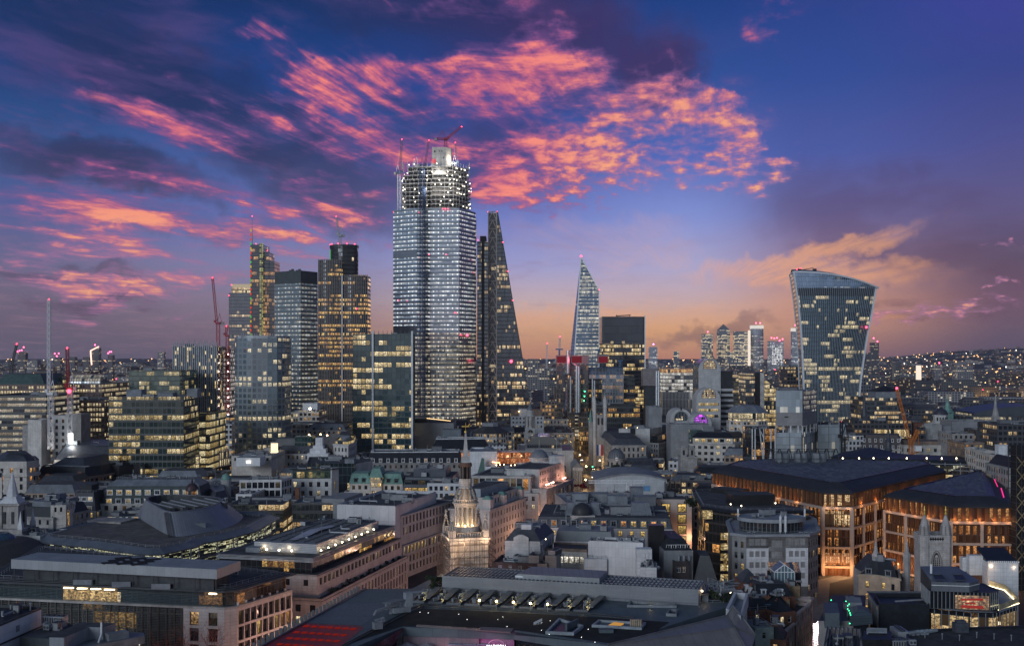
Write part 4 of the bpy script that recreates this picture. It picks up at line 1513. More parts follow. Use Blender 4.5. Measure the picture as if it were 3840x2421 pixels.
for k in range(12):
 a0,a1=PI/2*k/12,PI/2*(k+1)/12
 R=10
 P=lambda a:(yy+R-R*Bx(a),z+R*.8*Bt(a))
 m.face([(x0,*P(a0)),(x1,*P(a0)),(x1,*P(a1)),(x0,*P(a1))],0,[(0,k*1.3),(x1-x0,k*1.3),(x1-x0,k*1.3+1.3),(0,k*1.3+1.3)])
m.face([(x0,yy+10,z+8),(x1,yy+10,z+8),(x1,yy+40,z+8),(x0,yy+40,z+8)],1)
b.Ab(m,'barrel_roof',[Ae('m102',2.2,6,(.04,.045,.045),(.10,.12,.12),.2,.1,.8,.4,3,A6,(1,.92,.75),.5,.15),Ac('m100',(.06,.10,.095))])
b.one('stair_tower',Db,'prism',Ar(205,232,938,20),z-6,Av(1412,938))
pass
p,z=Bj(160,395,1500,850,60)
Bb('office_block','long red brick office block with rows of lit windows behind the white cranes',p,z,E4,As)
p,z=Bj(197,276,1556,700,18)
b=Ad('stone_building','pale stone building with small dark windows standing between the two white cranes',p)
b.Aq(p,0,z,A5,W(4.,4.4,1.6,2.3,lit=.0,rows=6,top=2.5,end=.6,zmin=26),Bl=As)
b.one('side_pier',A9,'prism',Ar(277,304,698,16),0,Av(1553,698))
b.one('chimney',A5,'prism',Ar(246,260,699,6),z-1,Av(1552,699))
pass
p,z=Bj(104,155,1573,690,14)
b=Ad('stone_building','blank pale stone block left of the tall white crane',p)
b.Aq(p,0,z,A5,Bl=Aj)
b.one('annex',A9,'prism',Ar(84,104,692,10),0,Av(1594,692))
pass
H3=Ac('m103',(.62,.62,.64),.6,.08,.5)
At('tower_crane','tall white lattice crane, taller of the two at the left',(Ai(191,670),670,Av(1684,670)),Av(1480,670)-Av(1684,670),(Ai(184,670),670,Av(1122,670)),H3,H3,2.5,.30,3.,Ce=.6)
At('tower_crane','shorter white lattice crane with a red lamp and a floodlit foot',(Ai(263,680),680,Av(1667,680)),Av(1460,680)-Av(1667,680),(Ai(252,680),680,Av(1305,680)),H3,D9,2.4,.30,3.,Ce=.9)
r_=Gm[-1]
m=MB();m.ball((Ai(259,676),676,Av(1466,676)),1.3);m.Ao('red_lamp',C9,r_)
m=MB()
m.box((Ai(264,676),676.5,Av(1662,676)),(2.6,.4,6));m.Ao('floodlight',Af('m104',(1,.97,.9),5),r_)
Ah((Ai(264,672),672,Av(1664,680)),3500,(1,.95,.88),1)
Ah((Ai(190,664),662,Av(1690,680)),2500,(1,.93,.85),1)
Y=655
p=Bf([(xY(408),Y),(xY(688),Y),(Ai(746,Y+42),Y+42),(Ai(466,Y+42),Y+42)])
z=zY(1487)
b=Ad('office_block','dark glass office block with yellow lit floors, left of the rounded glass tower',p)
b.Am(p,0,z,F8,Aj,1.)
b.C6(p,12,z,2.6,3.9,.13,Ac('m105',(.13,.14,.14),.5),.08)
for(x0,x1,h)in((474,530,3.4),(590,648,1.6),(700,740,4)):
 b.Ct(Ar(x0,x1,Y+16,9),z-1.02,z+h,Aj,Aj)
b.Ag(p,z-1,5,0)
pass
p,z=Bj(746,785,1547,690,40)
Bb('office_block','narrow glass block with four yellow floors at the right end of the dark glass block',p,z,Ae('m106',4,4.4,(.03,.04,.03),(.06,.07,.06),.08,.3,.95,.6,9,B9,(1,.86,.5),.8,.15),n=1,Hc=0)
p,z=Bj(484,674,1388,900,50)
Bb('office_block','long glass office block with two dim lit floors behind the dark glass block',p,z,Db,As)
p,z=Bj(649,812,1298,960,30)
b=Ad('tower_block','pale striped tower block with scattered small lit windows','tower',p)
b.Am(p,0,z,Gz)
m=MB()
n=22
for k in range(n+1):
 x=p[0][0]+(p[1][0]-p[0][0])*k/n
 m.bar((x,p[0][1]-.3,20),(x,p[0][1]-.3,z+2+1.6*(k%3)),.55,h=.7)
b.Ab(m,'vertical_fins',Ac('m107',(.33,.36,.38),.7))
b.Ag(p,z-1,4,1)
pass
p,z=Bj(815,862,1306,985,18)
b=Ad('scaffolded_building','narrow building shell wrapped in red scaffolding beside the rounded glass tower',p)
b.Am(p,0,z,Ae('m108',2.4,3.6,(.05,.04,.04),(.14,.1,.1),.2,.3,.7,.5,3,(1,.8,.75),(1,.9,.85),.7,.05),name='floors')
m=MB()
Jk=Ac('m109',(.40,.03,.05),.5,.2,.5)
for k in range(13):
 x=p[0][0]+(p[1][0]-p[0][0])*k/12
 m.bar((x,p[0][1]-1,10),(x,p[0][1]-1,z+1.5),.45 if k in(0,1,11,12)else .2)
for k in range(24):
 m.bar((p[0][0],p[0][1]-1,10+k*3.6),(p[1][0],p[0][1]-1,10+k*3.6),.2)
for k in range(18):
 m.bar((p[1][0],p[0][1]-1.2,10+k*4.6),(p[1][0]-4,p[0][1]-1.2,14.6+k*4.6),.4)
 m.bar((p[1][0]-4,p[0][1]-1.2,10+k*4.6),(p[1][0],p[0][1]-1.2,14.6+k*4.6),.4)
b.Ab(m,'scaffolding',Jk)
m=MB()
for k in range(9):
 m.ball((p[1][0]-1,p[0][1]-1.8,30+k*7.5),.55,n=5)
b.Ab(m,'work_lamp',D4)
pass
At('tower_crane','tall red luffing crane above the red scaffolding, its jib pointing up',(Ai(818,975),975,4),Av(1215,975)-4,(Ai(797,975),975,Av(1041,975)),D9,D9,2.6,.27,4,Ce=.9)
At('tower_crane','short dark red crane tucked against the left side of the rounded glass tower',(Ai(853,975),975,60),Av(1262,975)-60,(Ai(849,975),975,Av(1222,975)),D9,D9,2.4,.27,3,Ce=.8)
Y=745
x0,x1=xY(868),xY(1060)
p=[(x0,Y+26),(x0,Y+9),(x0+3,Y+3.2),(x0+10,Y+.6),(x0+14,Y),(x1-10,Y),(x1-4,Y+1.5),(x1,Y+6),(x1+.4,Y+26)]
p=p[:1]+p[1:]
z=zY(1268)
b=Ad('office_tower','rounded grey-blue glass tower with small square panes, in front of the banded tower','tower',p)
b.Am(Bf(p),0,z,G2)
m=MB()
Bd(m,Aa(Bf(p),.6),Aa(Bf(p),1.),z,zY(1258))
for k in range(16):
 m.box((x0+6+k*(x1-x0-10)/16,Y+2,z),(.35,.4,3.2))
b.Ab(m,'roof_screen',Bk)
b.Ag(Bf(p),z-1,3,1)
pass
p,z=Bj(1060,1066,1262,775,20)
p,z=Bj(1062,1140,1545,930,40)
Bb('office_block','cream office block with three bright ribbon floors right of the rounded glass tower',p,z,Ae('m110',2,3.7,(.03,.03,.03),(.30,.27,.22),.2,.4,.9,.6,6,(1,.72,.36),(1,.86,.55),1.,.1),Aj)
p,z=Bj(1118,1196,1538,900,40)
b=Bb('stone_building','pale stepped stone building with a floodlamp on its roof below the finned tower',p,z,F2,Aj)
b.one('roof_storey',Bg,'prism',Ar(1135,1190,912,16),z-.9,Av(1512,912))
b.one('floodlight',D4,'ball',(Ai(1163,898),898,Av(1532,898)),.9)
pass
p,z=Bj(785,870,1566,860,30)
Bb('office_block','low stone office block with a lit roof edge beyond the dark glass block',p,z,En,As)
p,z=Bj(800,869,1590,800,30)
Bb('office_block','white low block with an overhanging flat roof left of the rounded tower foot',p,z,Du,Aj)
p,z=Bj(1062,1300,1592,820,40)
Bb('office_block','wide low block with a dark grey metal roof below the finned tower',p,z,B7,Dr,n=5,Hc=2)
p,z=Bj(1150,1300,1612,790,25)
b=Ad('stone_building','grey stone block with a lead mansard roof behind the sheeted scaffold',p)
b.Aq(p,0,z,A9,W(3.4,3.4,1.3,1.8,lit=.2,rows=1,top=.8))
b.Ay(Aa(p,.5),z-.85,5,3,Dl,W(3,6,1.2,1.5,lit=.3,cols=(Bc,)))
pass
Y=705
p=Bf([(xY(1036),Y),(Ai(1246,Y-6),Y-6),(Ai(1250,Y+18),Y+18),(Ai(1040,Y+24),Y+24)])
z=zY(1700)
b=Ad('stone_building','long stone range with a dark slate roof and tiny dormers left of the sheeted scaffold',p)
b.Aq(p,0,z,A5,W(4.6,3.,1.3,2.2,lit=.12,rows=2,top=1.),Bh=.4)
b.Ay(Aa(p,.4),z-.85,5.5,3.2,B8,W(3,3.3,.9,1.2,lit=.05,base=1.2))
b.one('glass_roof_pavilion',Db,'prism',Ar(1105,1172,Y+4,10),z+4,Av(1636,Y+4))
b.one('plant_room',Dm,'prism',Ar(1036,1105,Y+6,10),z+4,Av(1645,Y+6))
Al(b,[(xY(1156),Y+3,zY(1630)),(xY(1199),Y+3,zY(1629)),(xY(1224),Y+3,zY(1633))],.7,Dk,'floodlight')
pass
p=Bf([AZ('C',1475,520,31),AZ('C',1640,500,31),AZ('C',1740,470,31),AZ('C',1560,440,31)])
p=Bf([(Ai(1250,700),700),(Ai(1306,694),694),(Ai(1332,712),712),(Ai(1338,745),745),(Ai(1290,760),760)])
z=Av(1663,700)
b=Ad('stone_building','ornate pale stone building with a curved corner, right of the sheeted scaffold',p)
b.Aq(p,0,z,A5,W(4.4,2.6,1.1,2.4,lit=.08,rows=3,top=2.2,end=.5),Bh=.5)
b.Ay(Aa(p,2.),z-.85,5.5,8,Dl)
m=MB();Bd(m,Aa(p,1.),Aa(p,1.4),z-.8,z+2.4);b.Ab(m,'attic_glazing',Ae('m111',2,4,lit=.8,Bm=.8,ca=B9,cb=A6,st=.8))
pass
Y=692
m=MB()
xc=xY(1190)
Ns=Ac('m112',(.66,.67,.68),.75,.12,.5,Ap=(3.2,2.6,.1),Ii=.4)
m.prism(Au(xc,Y+5,13,9),zY(1728)-8,zY(1700))
m.prism(Au(xc,Y+5,10,7),zY(1700),zY(1683))
m.prism(Au(xc,Y+5,6.4,5.4),zY(1683),zY(1672))
m.prism(Au(xc+.5,Y+5,4.4,4.4),zY(1672),zY(1642))
m.prism(Au(xc,Y+5,13.4,9.4),0,zY(1728)-8.1)
Ds(m,'sheeted_scaffold','stepped tower wrapped in white scaffold sheeting between the two stone ranges','scaffold',Ns)
Y=690
b=Ad('stair_tower','glowing box-shaped stair tower, brightest upright block left of the stone range','tower',Ar(1015,1037,Y,5))
m=MB();m.prism(Ar(1015,1037,Y,5),zY(1724),zY(1690));m.prism(Ar(1016,1036,Y,4.6),zY(1690)+.02,zY(1659));b.Ab(m,'lit_glass',Af('m113',(1,.74,.42),1.9))
m=MB();m.prism(Ar(1013.5,1038.5,Y-.3,5.6),zY(1661),zY(1657));m.prism(Ar(1013.5,1036,Y-.2,5.2),0,zY(1724));m.prism(Ar(1013.5,1036,Y-.2,5.2),zY(1691),zY(1690));b.Ab(m,'frame',A9)
pass
Ah((Ai(1026,Y-4),Y-4,24),2500,(1,.75,.4),1.5)
p,z=Bj(868,1018,1708,660,40)
b=Ad('office_block','low flat-roofed block with a bright lamp box below the rounded tower',p)
b.Aq(p,0,z,Bu,W(3.6,3,1.4,1.8,lit=.3,rows=1),Bl=Aj)
b.Ct(Ar(885,975,640,14),z-4,Av(1716,640),Bg,Aj)
b.one('lamp_box',Af('m114',(1,.9,.75),3),'box',(Ai(931,639),639.4,Av(1735,639)),(2.4,.4,1.2))
b.Ag(p,z-.9,8,2)
pass
Y=850
p=Bf([(Ai(1380,Y+8),Y+8),(xY(1408),Y),(xY(1530),Y),(Ai(1535,Y+30),Y+30),(Ai(1400,Y+34),Y+34)])
z=zY(1611)
b=Ad('stone_building','broad pale stone building with steel flue pipes on its roof below the teal block',p)
b.Aq(p,0,z,A5,W(4.4,3.2,1.5,2.4,lit=.12,rows=4,top=2.),Bh=.4,Bl=Aj)
m=MB();Bd(m,Aa(p,-2.),Aa(p,.02),zY(1655),zY(1650));b.Ab(m,'cornice',A5)
b.Ct(Ar(1440,1488,Y+6,8),z-.92,z+2.4,Bg)
m=MB()
for k in range(5):
 x=Ai(1524+k*3.2,Y-4)
 m.tube((x,Y-4,zY(1655)),(x,Y-4,Av(1588+6*(k%2),Y)),.3,n=8)
m.bar((Ai(1512,Y-4),Y-4,zY(1625)),(Ai(1540,Y-4),Y-4,zY(1625)),.4)
b.Ab(m,'flue_pipe',Ac('m115',(.7,.71,.72),.35,.1,.5))
b.one('lit_plant_bay',Ae('m116',1.,1.3,lit=1,Bm=1,ca=Bc,cb=A6,st=1.4),'box',(Ai(1524,Y-5),Y-5.2,zY(1655)),(4,.4,2.6))
pass
Y=850
p=Ar(1530,1701,Y,40)
z=zY(1585)
b=Ad('office_block','blank grey plant block standing before the foot of the tallest skyscraper',p)
b.Aq(p,0,z,Bq,Bl=As)
b.Ct(Ar(1660,1728,Y-12,10),0,Av(1611,Y-12),Ac('m117',(.14,.17,.19),.5,.15,.3))
b.one('dark_upper_roof',A4,'prism',Ar(1478,1600,Y+10,26),z-10,zY(1572))
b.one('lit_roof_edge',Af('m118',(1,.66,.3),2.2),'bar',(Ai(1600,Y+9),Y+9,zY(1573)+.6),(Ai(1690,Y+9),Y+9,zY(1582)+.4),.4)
pass
Y=850
c=(xY(1836),Y+16)
E3=A7(c,13.4,13.4,8,PI/8,PI/8+2*PI)
b=Ad('stone_building','low polygonal stone building with a dark hipped pagoda-like roof before the wedge tower',E3)
z=zY(1626)
b.Aq(E3,0,z,Bu,W(4.,2.4,1.4,2.6,lit=.3,rows=3,top=.6,end=.3,cols=(Bc,B9)),Bl=As)
m=MB()
m.loft(Aa(E3,-2.2),z+.3,Aa(E3,6.4),z+5.);m.cap(Aa(E3,-2.2),z+.28,0,False)
b.Ab(m,'hipped_roof',Ac('m119',(.04,.04,.042),.6,.3,.6))
b.one('roof_lantern',[Ac('m120',(.24,.26,.28),.5),Aj],'prism',Aa(E3,6.3),z+4.6,z+7.4,0,1)
pass
Y=930
Bp=xY(1987)
sX=lambda w:w*Y/C3/3.01
b=Ad('church_tower','white baroque clock tower with a lantern spire, in front of the white and brown office','church',Au(Bp,Y,11,11))
m=MB()
m.prism(Au(Bp,Y,9.6,9.6),0,zY(1622));m.prism(Au(Bp,Y,10.6,10.6),zY(1622)+.02,zY(1620));m.prism(Au(Bp,Y,8.2,8.2),zY(1620),zY(1603))
b.Ab(m,'clock_stage',A5)
b.one('clock_face',A4,'tube',(Bp+.5,Y-4.2,zY(1618)),(Bp+.5,Y-4.5,zY(1618)),1.9,n=20)
m=MB()
m.tube((Bp+.5,Y-4.52,zY(1618)),(Bp+.5,Y-4.56,zY(1618)),.25,n=10)
m.bar((Bp+.5,Y-4.56,zY(1618)),(Bp+.5,Y-4.56,zY(1618)+1.4),.22)
m.bar((Bp+.5,Y-4.56,zY(1618)),(Bp-.6,Y-4.56,zY(1618)-.6),.22)
b.Ab(m,'clock_hands',G6)
m=MB()
m.prism(A7((Bp,Y),3.9,n=8,a0=.39,a1=.39+2*PI),zY(1603),zY(1560))
for k in range(8):
 a=.39+k*PI/4
 m.tube((Bp+4.1*Bx(a),Y+4.1*Bt(a),zY(1602)),(Bp+4.1*Bx(a),Y+4.1*Bt(a),zY(1562)),.5,n=8)
m.lathe((Bp,Y),[(4.9,zY(1561)),(4.9,zY(1558)),(3.2,zY(1556)),(3.,zY(1545)),(3.4,zY(1544)),(2.9,zY(1541)),(2.1,zY(1536))],16)
b.Ab(m,'bell_stage',A5)
m=MB()
for a in(-PI/2-.39,-PI/2+.39):
 m.box((Bp+3.7*Bx(a),Y+3.7*Bt(a)-.1,zY(1596)),(1.3,.5,4.8))
b.Ab(m,'bell_opening',A4)
b.one('lantern_spire',Dl,'lathe',(Bp,Y),[(2.6,zY(1537)),(2.4,zY(1530)),(1.1,zY(1523)),(.8,zY(1517)),(.25,zY(1512)),(.05,zY(1490))],12)
pass
p,z=Bj(1915,2040,1535,990,30)
b=Ad('office_block','white and brown stepped office block behind the clock tower',p)
b.Aq(p,0,Av(1560,990),Bg,W(3.6,3,1.4,1.6,lit=.1,rows=3,top=1),Bl=As)
b.one('white_storey',Bg,'prism',Ar(1945,1978,992,20),Av(1561,990),z)
m=MB();m.prism(Ar(1915,1944,991,20),Av(1562,990),Av(1539,990));m.prism(Ar(1990,2030,991,20),Av(1562,990),Av(1537,990));b.Ab(m,'brown_storey',B6)
Al(b,[(Ai(1946,991),990,Av(1541,990)),(Ai(1998,985),985,Av(1541,985))],.6,Dk,'roof_lamp')
pass
p,z=Bj(2030,2090,1508,1060,30)
Bb('office_block','pinkish stone office behind the clock tower with a column of lit bays',p,z,En,As,n=1)
for i,(xa,ya,Ya,Yb,Dt)in enumerate([(2226,1668,790,860,'tall stone bank on the right side of the lit street, nearest the domed corner'),(2206,1648,864,960,'stone bank carrying a flag, further up the right side of the lit street'),(2170,1610,965,1080,'dark stone bank half way along the right side of the lit street'),(2136,1574,1085,1240,'ornate stone bank at the far end of the right side of the lit street')]):
 X=70+i*.8
 zt=Av(ya,Ya)
 p=[(X,Ya),(X+24,Ya),(X+24,Yb),(X,Yb)]
 b=Ad('stone_building',Dt,p,B5=i+3)
 b.Aq(p,0,zt,(A9,Bu,A9,B6)[i],W(4.2,3.2,1.3,2.6,lit=.14,top=1.8,cols=(Bc,Be),rows=5),Bl=As,Bh=.5)
 b.Ay(Aa(p,.6),zt-.88,5,3,B8)
 pass
for i,(Ya,Yb,zt,Dt)in enumerate([(950,1040,24,'dark stone office on the left side of the lit street behind the pediment'),(1046,1160,30,'stone office with lamps along its roof on the left side of the lit street'),(1166,1300,30,'far stone office closing the left side of the lit street')]):
 X=52
 p=[(X-24,Ya),(X,Ya),(X,Yb),(X-24,Yb)]
 b=Ad('stone_building',Dt,p,B5=i+13)
 b.Aq(p,0,zt,(A9,Bu,B6)[i],W(4.2,3.2,1.3,2.4,lit=.25,top=1.8,cols=(Bc,B9),rows=4),Bl=As,Bh=.5)
 b.Ag(p,zt-.9,5,1)
 pass
m=MB()
fx,fy=69.2,868
m.bar((fx,fy,20),(fx-3.5,fy-.5,22),.15)
b_=B4('flag','red white and blue flag hanging from a stone bank over the lit street','flag',(fx,fy,12))
m.Ao('flagpole',Bk,b_)
m=MB()
for k,c_ in enumerate((0,1,2)):
 m.box((fx-3.2+k*1.6,fy-.3,12),(1.6,.12,8.5),mi=k)
m.Ao('cloth',[Ac('m121',(.05,.09,.3)),Ax,Ac('m122',(.5,.04,.05))],b_)
Y=1050
sc=Y/C3
b=Ad('office_tower','steel-clad office building of pipes and service towers with a glass barrel atrium','tower',Ar(2088,2340,Y,60))
b.one('main_block',Ff,'prism',Ar(2195,2382,Y+6,45),0,zY(1408))
Df(b,Ar(2195,2382,Y+6,45),5,zY(1408),4.4,An,.7,.8)
m=MB()
for(x0,x1,yt)in((2088,2112,1360),(2128,2156,1340),(2172,2206,1365)):
 m.prism(Ar(x0,x1,Y,14),0,zY(yt))
b.Ab(m,'service_tower',Ae('m123',1.6,4.4,(.03,.03,.028),(.09,.09,.085),.25,.25,.12,.1,1,Be,Bc,.7,.1))
for(x0,x1,y0,y1)in((2086,2124,1363,1331),(2142,2208,1363,1331),(2243,2280,1362,1328)):
 b.one('red_lit_plant_box',Ac('m124',(.22,.20,.20),.5,.15,.3,Ap=(2,2.4,.1)),'prism',Ar(x0,x1,Y-2,12),zY(y0),zY(y1))
for(x0,x1)in((2088,2121),(2144,2180),(2245,2278)):
 b.one('red_glow_sheet',Af('m125',(1,.10,.16),.14),'box',((xY(x0)+xY(x1))/2,Y-2.2,zY(1359)),(xY(x1)-xY(x0),.3,(1359-1336)*sc))  # emissive sheet over each box face puts in its red light
m=MB()
for(x,y0,y1,r)in((2130.5,1400,1313,1.6),(2163,1545,1370,1.5),(2171,1545,1372,1.5),(2140,1545,1410,.9),(2222,1545,1420,.8),(2230,1545,1425,.8)):
 m.tube((Ai(x,Y-4),Y-4,zY(y0)),(Ai(x,Y-4),Y-4,zY(y1)),r,n=10)
m.tube((Ai(2163,Y-4),Y-4,zY(1370)),(Ai(2150,Y-4),Y-1,zY(1362)),1.4,n=10)
b.Ab(m,'steel_pipe',Ac('m126',(.42,.45,.47),.3,.1,.4,Cu=.6))
m=MB()
x0,x1=xY(2208),xY(2340)
H9,Gr=xY(2258),xY(2338)
rz=zY(1376)-zY(1420)
zz=zY(1420)
for k in range(10):
 a0,a1=PI*k/10,PI*(k+1)/10
 R=10
 P=lambda a:(Y+1+R-R*Bx(a),zz+rz*Bt(a))
 m.face([(x0,*P(a0)),(x1,*P(a0)),(x1,*P(a1)),(x0,*P(a1))],0,[(0,k*3),(x1-x0,k*3),(x1-x0,k*3+3),(0,k*3+3)])
m.face([(x1,Y+11-10*Bx(PI*k/12),zz+rz*Bt(PI*k/12))for k in range(13)],0)
m.face([(H9,Y+1,22),(Gr,Y+1,22),(Gr,Y+1,zz),(H9,Y+1,zz)],0,[(0,22),(Gr-H9,22),(Gr-H9,zz),(0,zz)])
m.face([(Gr,Y+1,22),(Gr,Y+20,22),(Gr,Y+20,zz),(Gr,Y+1,zz)],0,[(0,22),(19,22),(19,zz),(0,zz)])
b.Ab(m,'glass_atrium',Ae('m127',3.2,3.2,(.07,.085,.09),(.17,.19,.20),.12,.1,.10,.1,3,Be,Bc,.45,.3,De=(.75,.85,.95)))
m=MB()
for k in range(9):
 x=H9+(Gr-H9)*k/8
 m.bar((x,Y+.6,22),(x,Y+.6,zz),.45)
for k in range(7):
 z=22+(zz-22)*k/6
 m.bar((H9,Y+.55,z),(Gr,Y+.55,z),.35)
b.Ab(m,'atrium_frame',Bk)
m=MB()
m.prism(Ar(2411,2470,Y-6,14),zY(1445),zY(1382))
b.Ab(m,'plant_box',Ac('m124',(.2,.2,.2)))
m=MB()
m.prism(Ar(2418,2462,Y-4,10),0,zY(1446))
b.Ab(m,'service_tower',Ac('m128',(.05,.055,.06),.5,.15,.3,Ap=(2,4.4,.3)))
m=MB()
for xx in(2462,2470):
 m.tube((Ai(xx,Y-6),Y-6,10),(Ai(xx,Y-6),Y-6,zY(1390)),1.1,n=10)
b.Ab(m,'steel_pipe',Cb['m126'])
m=MB()
for(xa,xb,yy)in((2084,2112,1309),(2232,2258,1311),(2318,2336,1352)):
 m.bar((xY(xa),Y+3,zY(yy)),(xY(xb),Y+3,zY(yy)),1.2)
 m.bar((Ai((xa+xb)/2,Y),Y+3,Av(yy+22,Y)),(Ai((xa+xb)/2,Y),Y+3,Av(yy-2,Y)),1.4)
b.Ab(m,'maintenance_crane',Ac('m129',(.05,.13,.24),.5))
Al(b,[(Ai(2193,Y-6),Y-6,zY(1466)),(Ai(2192,Y-6),Y-6,zY(1484)),(Ai(2190,Y-6),Y-6,zY(1501))],.7,Dx,'green_lamp')
pass
Ah((Ai(2160,Y-12),Y-12,zY(1350)),3500,(1,.12,.18),2)
Ah((Ai(2104,Y-10),Y-10,zY(1350)),2500,(1,.12,.18),2)
p,z=Bj(2225,2400,1518,960,30)
Bb('office_block','dark low office with one lit floor in front of the pipe-clad building',p,z,Ff,As,n=4)
Y=905
b=Ad('church_tower','pale stone church tower with two tall pinnacles behind the lit street','church',Ar(2229,2271,Y,9))
p=Ar(2230,2270,Y,8.6)
b.one('tower_shaft',A9,'prism',p,0,zY(1555))
m=MB()
for q in p:
 m.prism(A7(q,1.35,n=8),0,zY(1505))
 m.lathe(q,[(1.5,zY(1505)),(.9,zY(1497)),(.05,zY(1482))],8)
b.Ab(m,'pinnacle',A5)
m=MB()
for k in range(2):
 m.box((p[0][0]+3.+3*k,Y-.1,zY(1592)),(1.4,.4,5.5))
b.Ab(m,'bell_opening',A4)
pass
m=MB()
q=(xY(2216),Y+4)
m.prism(Au(*q,3.2,3.2),0,zY(1582));m.lathe(q,[(2.,zY(1582)),(1.3,zY(1566)),(.05,zY(1531))],8,1)
Ds(m,'church_spire','small green copper spire left of the twin-pinnacled church tower','spire',[A9,Cs])
Y=1120
p,z=Bj(2484,2622,1398,Y,40)
b=Ad('office_block','office block with brilliant white lit floors left of the arched building',p)
b.Am(p,zY(1468),z,Fx,name='lit_floors')
b.one('lower_floors',Ae('m130',1.4,9,(.03,.03,.03),(.42,.42,.42),.5,.05,.25,.1,3,A6,Fs,.6,.1),'prism',Ar(2484,2622,Y-.5,40),0,zY(1468))
b.one('roof_storey',Ae('m131',2.2,5,lit=.8,Bm=.8,ca=Be,cb=Bc,st=.8),'prism',Ar(2488,2618,Y+5,30),z,z+4)
pass
p,z=Bj(2480,2500,1470,1090,20)
Bb('office_block','plain grey block between the pipe-clad building and the white lit office',Bj(2432,2482,1525,880,20)[0],Av(1525,880),Bq,As,n=2,wm=Bq)
def Di(cx,w,z0,zs,n=16):
 r=w/2
 return[(cx+r,z0),(cx+r,zs)]+[(cx+r*Bx(PI*k/n),zs+r*Bt(PI*k/n))for k in range(1,n)]+[(cx-r,zs),(cx-r,z0)]
def Cw(b,cx,w,z0,zs,Y,D,Ek,F4,D2,wz,Ix,name,st=1.):
 Ec=Di(cx,w,z0,zs)
 m=MB()
 m.face([(x,Y,z)for x,z in Ec][::-1],0,[(x,z)for x,z in Ec][::-1])
 m.face([(x,Y+D,z)for x,z in Ec],0)
 for(a,c)in zip(Ec,Ec[1:]):
  m.face([(a[0],Y,a[1]),(a[0],Y+D,a[1]),(c[0],Y+D,c[1]),(c[0],Y,c[1])],1,[(0,a[1]+a[0]),(D,a[1]+a[0]),(D,c[1]+c[0]),(0,c[1]+c[0])])
 b.Ab(m,name,[Ek,F4])
 m=MB()
 wo=Di(cx,D2*2,wz,wz+.01+D2*.5)
 wi=Di(cx,D2*2-1.,wz+.5,wz+.01+D2*.5)
 for(a,c,d,e)in zip(wo,wo[1:],wi[1:],wi):
  m.face([(a[0],Y-.5,a[1]),(e[0],Y-.5,e[1]),(d[0],Y-.5,d[1]),(c[0],Y-.5,c[1])])
  m.face([(a[0],Y,a[1]),(a[0],Y-.5,a[1]),(c[0],Y-.5,c[1]),(c[0],Y,c[1])])
 b.Ab(m,'arch_surround',Ek)
 m=MB()
 m.face([(x,Y-.12,z)for x,z in wi][::-1],0,[(x,z)for x,z in wi][::-1])
 for k in(-1,0,1):
  m.bar((cx+k*D2*.42,Y-.2,wz),(cx+k*D2*.42,Y-.2,wz+D2*1.35),.28,1)
 b.Ab(m,'arched_window',[Ix,Bk])
Y=850
s=Y/C3
Hi=Ac('m132',(.44,.44,.43),.8,.12,.3,Ap=(3.,1.6,.08))
Oa=Ae('m133',1.,3.6,(.06,.075,.085),(.15,.17,.18),.25,.05,.02,0,3,Bc,A6,.4,.3)
J1=Ae('m134',1.3,1.6,lit=.9,Bm=.6,ca=Bc,cb=A6,st=1.)
Lp=Ae('m135',1.3,1.6,lit=.05,Bm=0)
Lc=Ae('m136',1.3,1.6,lit=1,Bm=1,ca=(.45,.05,1),cb=(.8,.15,1),st=1.6)
b=Ad('office_building','pale banded post-modern building of stepped arches, one arch glowing purple',Ar(2515,2760,Y,60))
c1,w1=Ai(2661,Y+30),Ai(2703,Y+30)-Ai(2620,Y+30)
Jj=Av(1386,Y+30)
Cw(b,c1,w1,0,Jj,Y+30,28,Hi,Oa,w1*.30,Av(1384,Y+30),J1,'tall_arch_block')
m=MB()
p=Ar(2700,2747,Y+31,26)
m.prism(p,0,Jj-1);b.Ab(m,'side_block',Ac('m137',(.03,.032,.035),.4))
m=MB()
for k in range(14):
 Cd=8+k*4.1
 if Cd<Jj-3:
  m.prism(Aa(p,-.5),Cd,Cd+1.9,Bw=True)
  m.box((c1,Y+29.8,Cd),(w1+.4,.6,1.9))
b.Ab(m,'stone_band',Hi)
m=MB()
for k in range(13):
 Cd=10+k*4.1
 if Cd<Jj-4:
  m.face([(c1-w1*.46,Y+29.9,Cd),(c1+w1*.46,Y+29.9,Cd),(c1+w1*.46,Y+29.9,Cd+2.),(c1-w1*.46,Y+29.9,Cd+2.)],0,[(0,k*4),(w1,k*4),(w1,k*4+3.7),(0,k*4+3.7)])
b.Ab(m,'window_band',Ae('m138',1.5,4,lit=.35,Bm=.3,ca=Bc,cb=A6,st=.9,Dq=.02))
m=MB()
for Nm in(-1,1):
 for k in range(8):
  t0,t1=k/8,(k+1)/8
  f=lambda t:(c1+Nm*(1-t)*w1*.33,Jj+w1*.42+11*t*t+2*t)
  m.bar((f(t0)[0],Y+33,f(t0)[1]),(f(t1)[0],Y+33,f(t1)[1]),.9)
b.Ab(m,'crown_ribs',Hi)
c2,w2=Ai(2657,Y+14),Ai(2702,Y+14)-Ai(2612,Y+14)
Cw(b,c2,w2,0,Av(1498,Y+14),Y+14,18,Hi,Hi,w2*.29,Av(1494,Y+14),J1,'middle_arch_block')
m=MB()
for k in range(3):
 Cd=Av(1520+k*22,Y+14)
 m.face([(c2-w2*.42,Y+13.8,Cd),(c2+w2*.42,Y+13.8,Cd),(c2+w2*.42,Y+13.8,Cd+2.),(c2-w2*.42,Y+13.8,Cd+2.)],0,[(0,k*4),(w2,k*4),(w2,k*4+3.7),(0,k*4+3.7)])
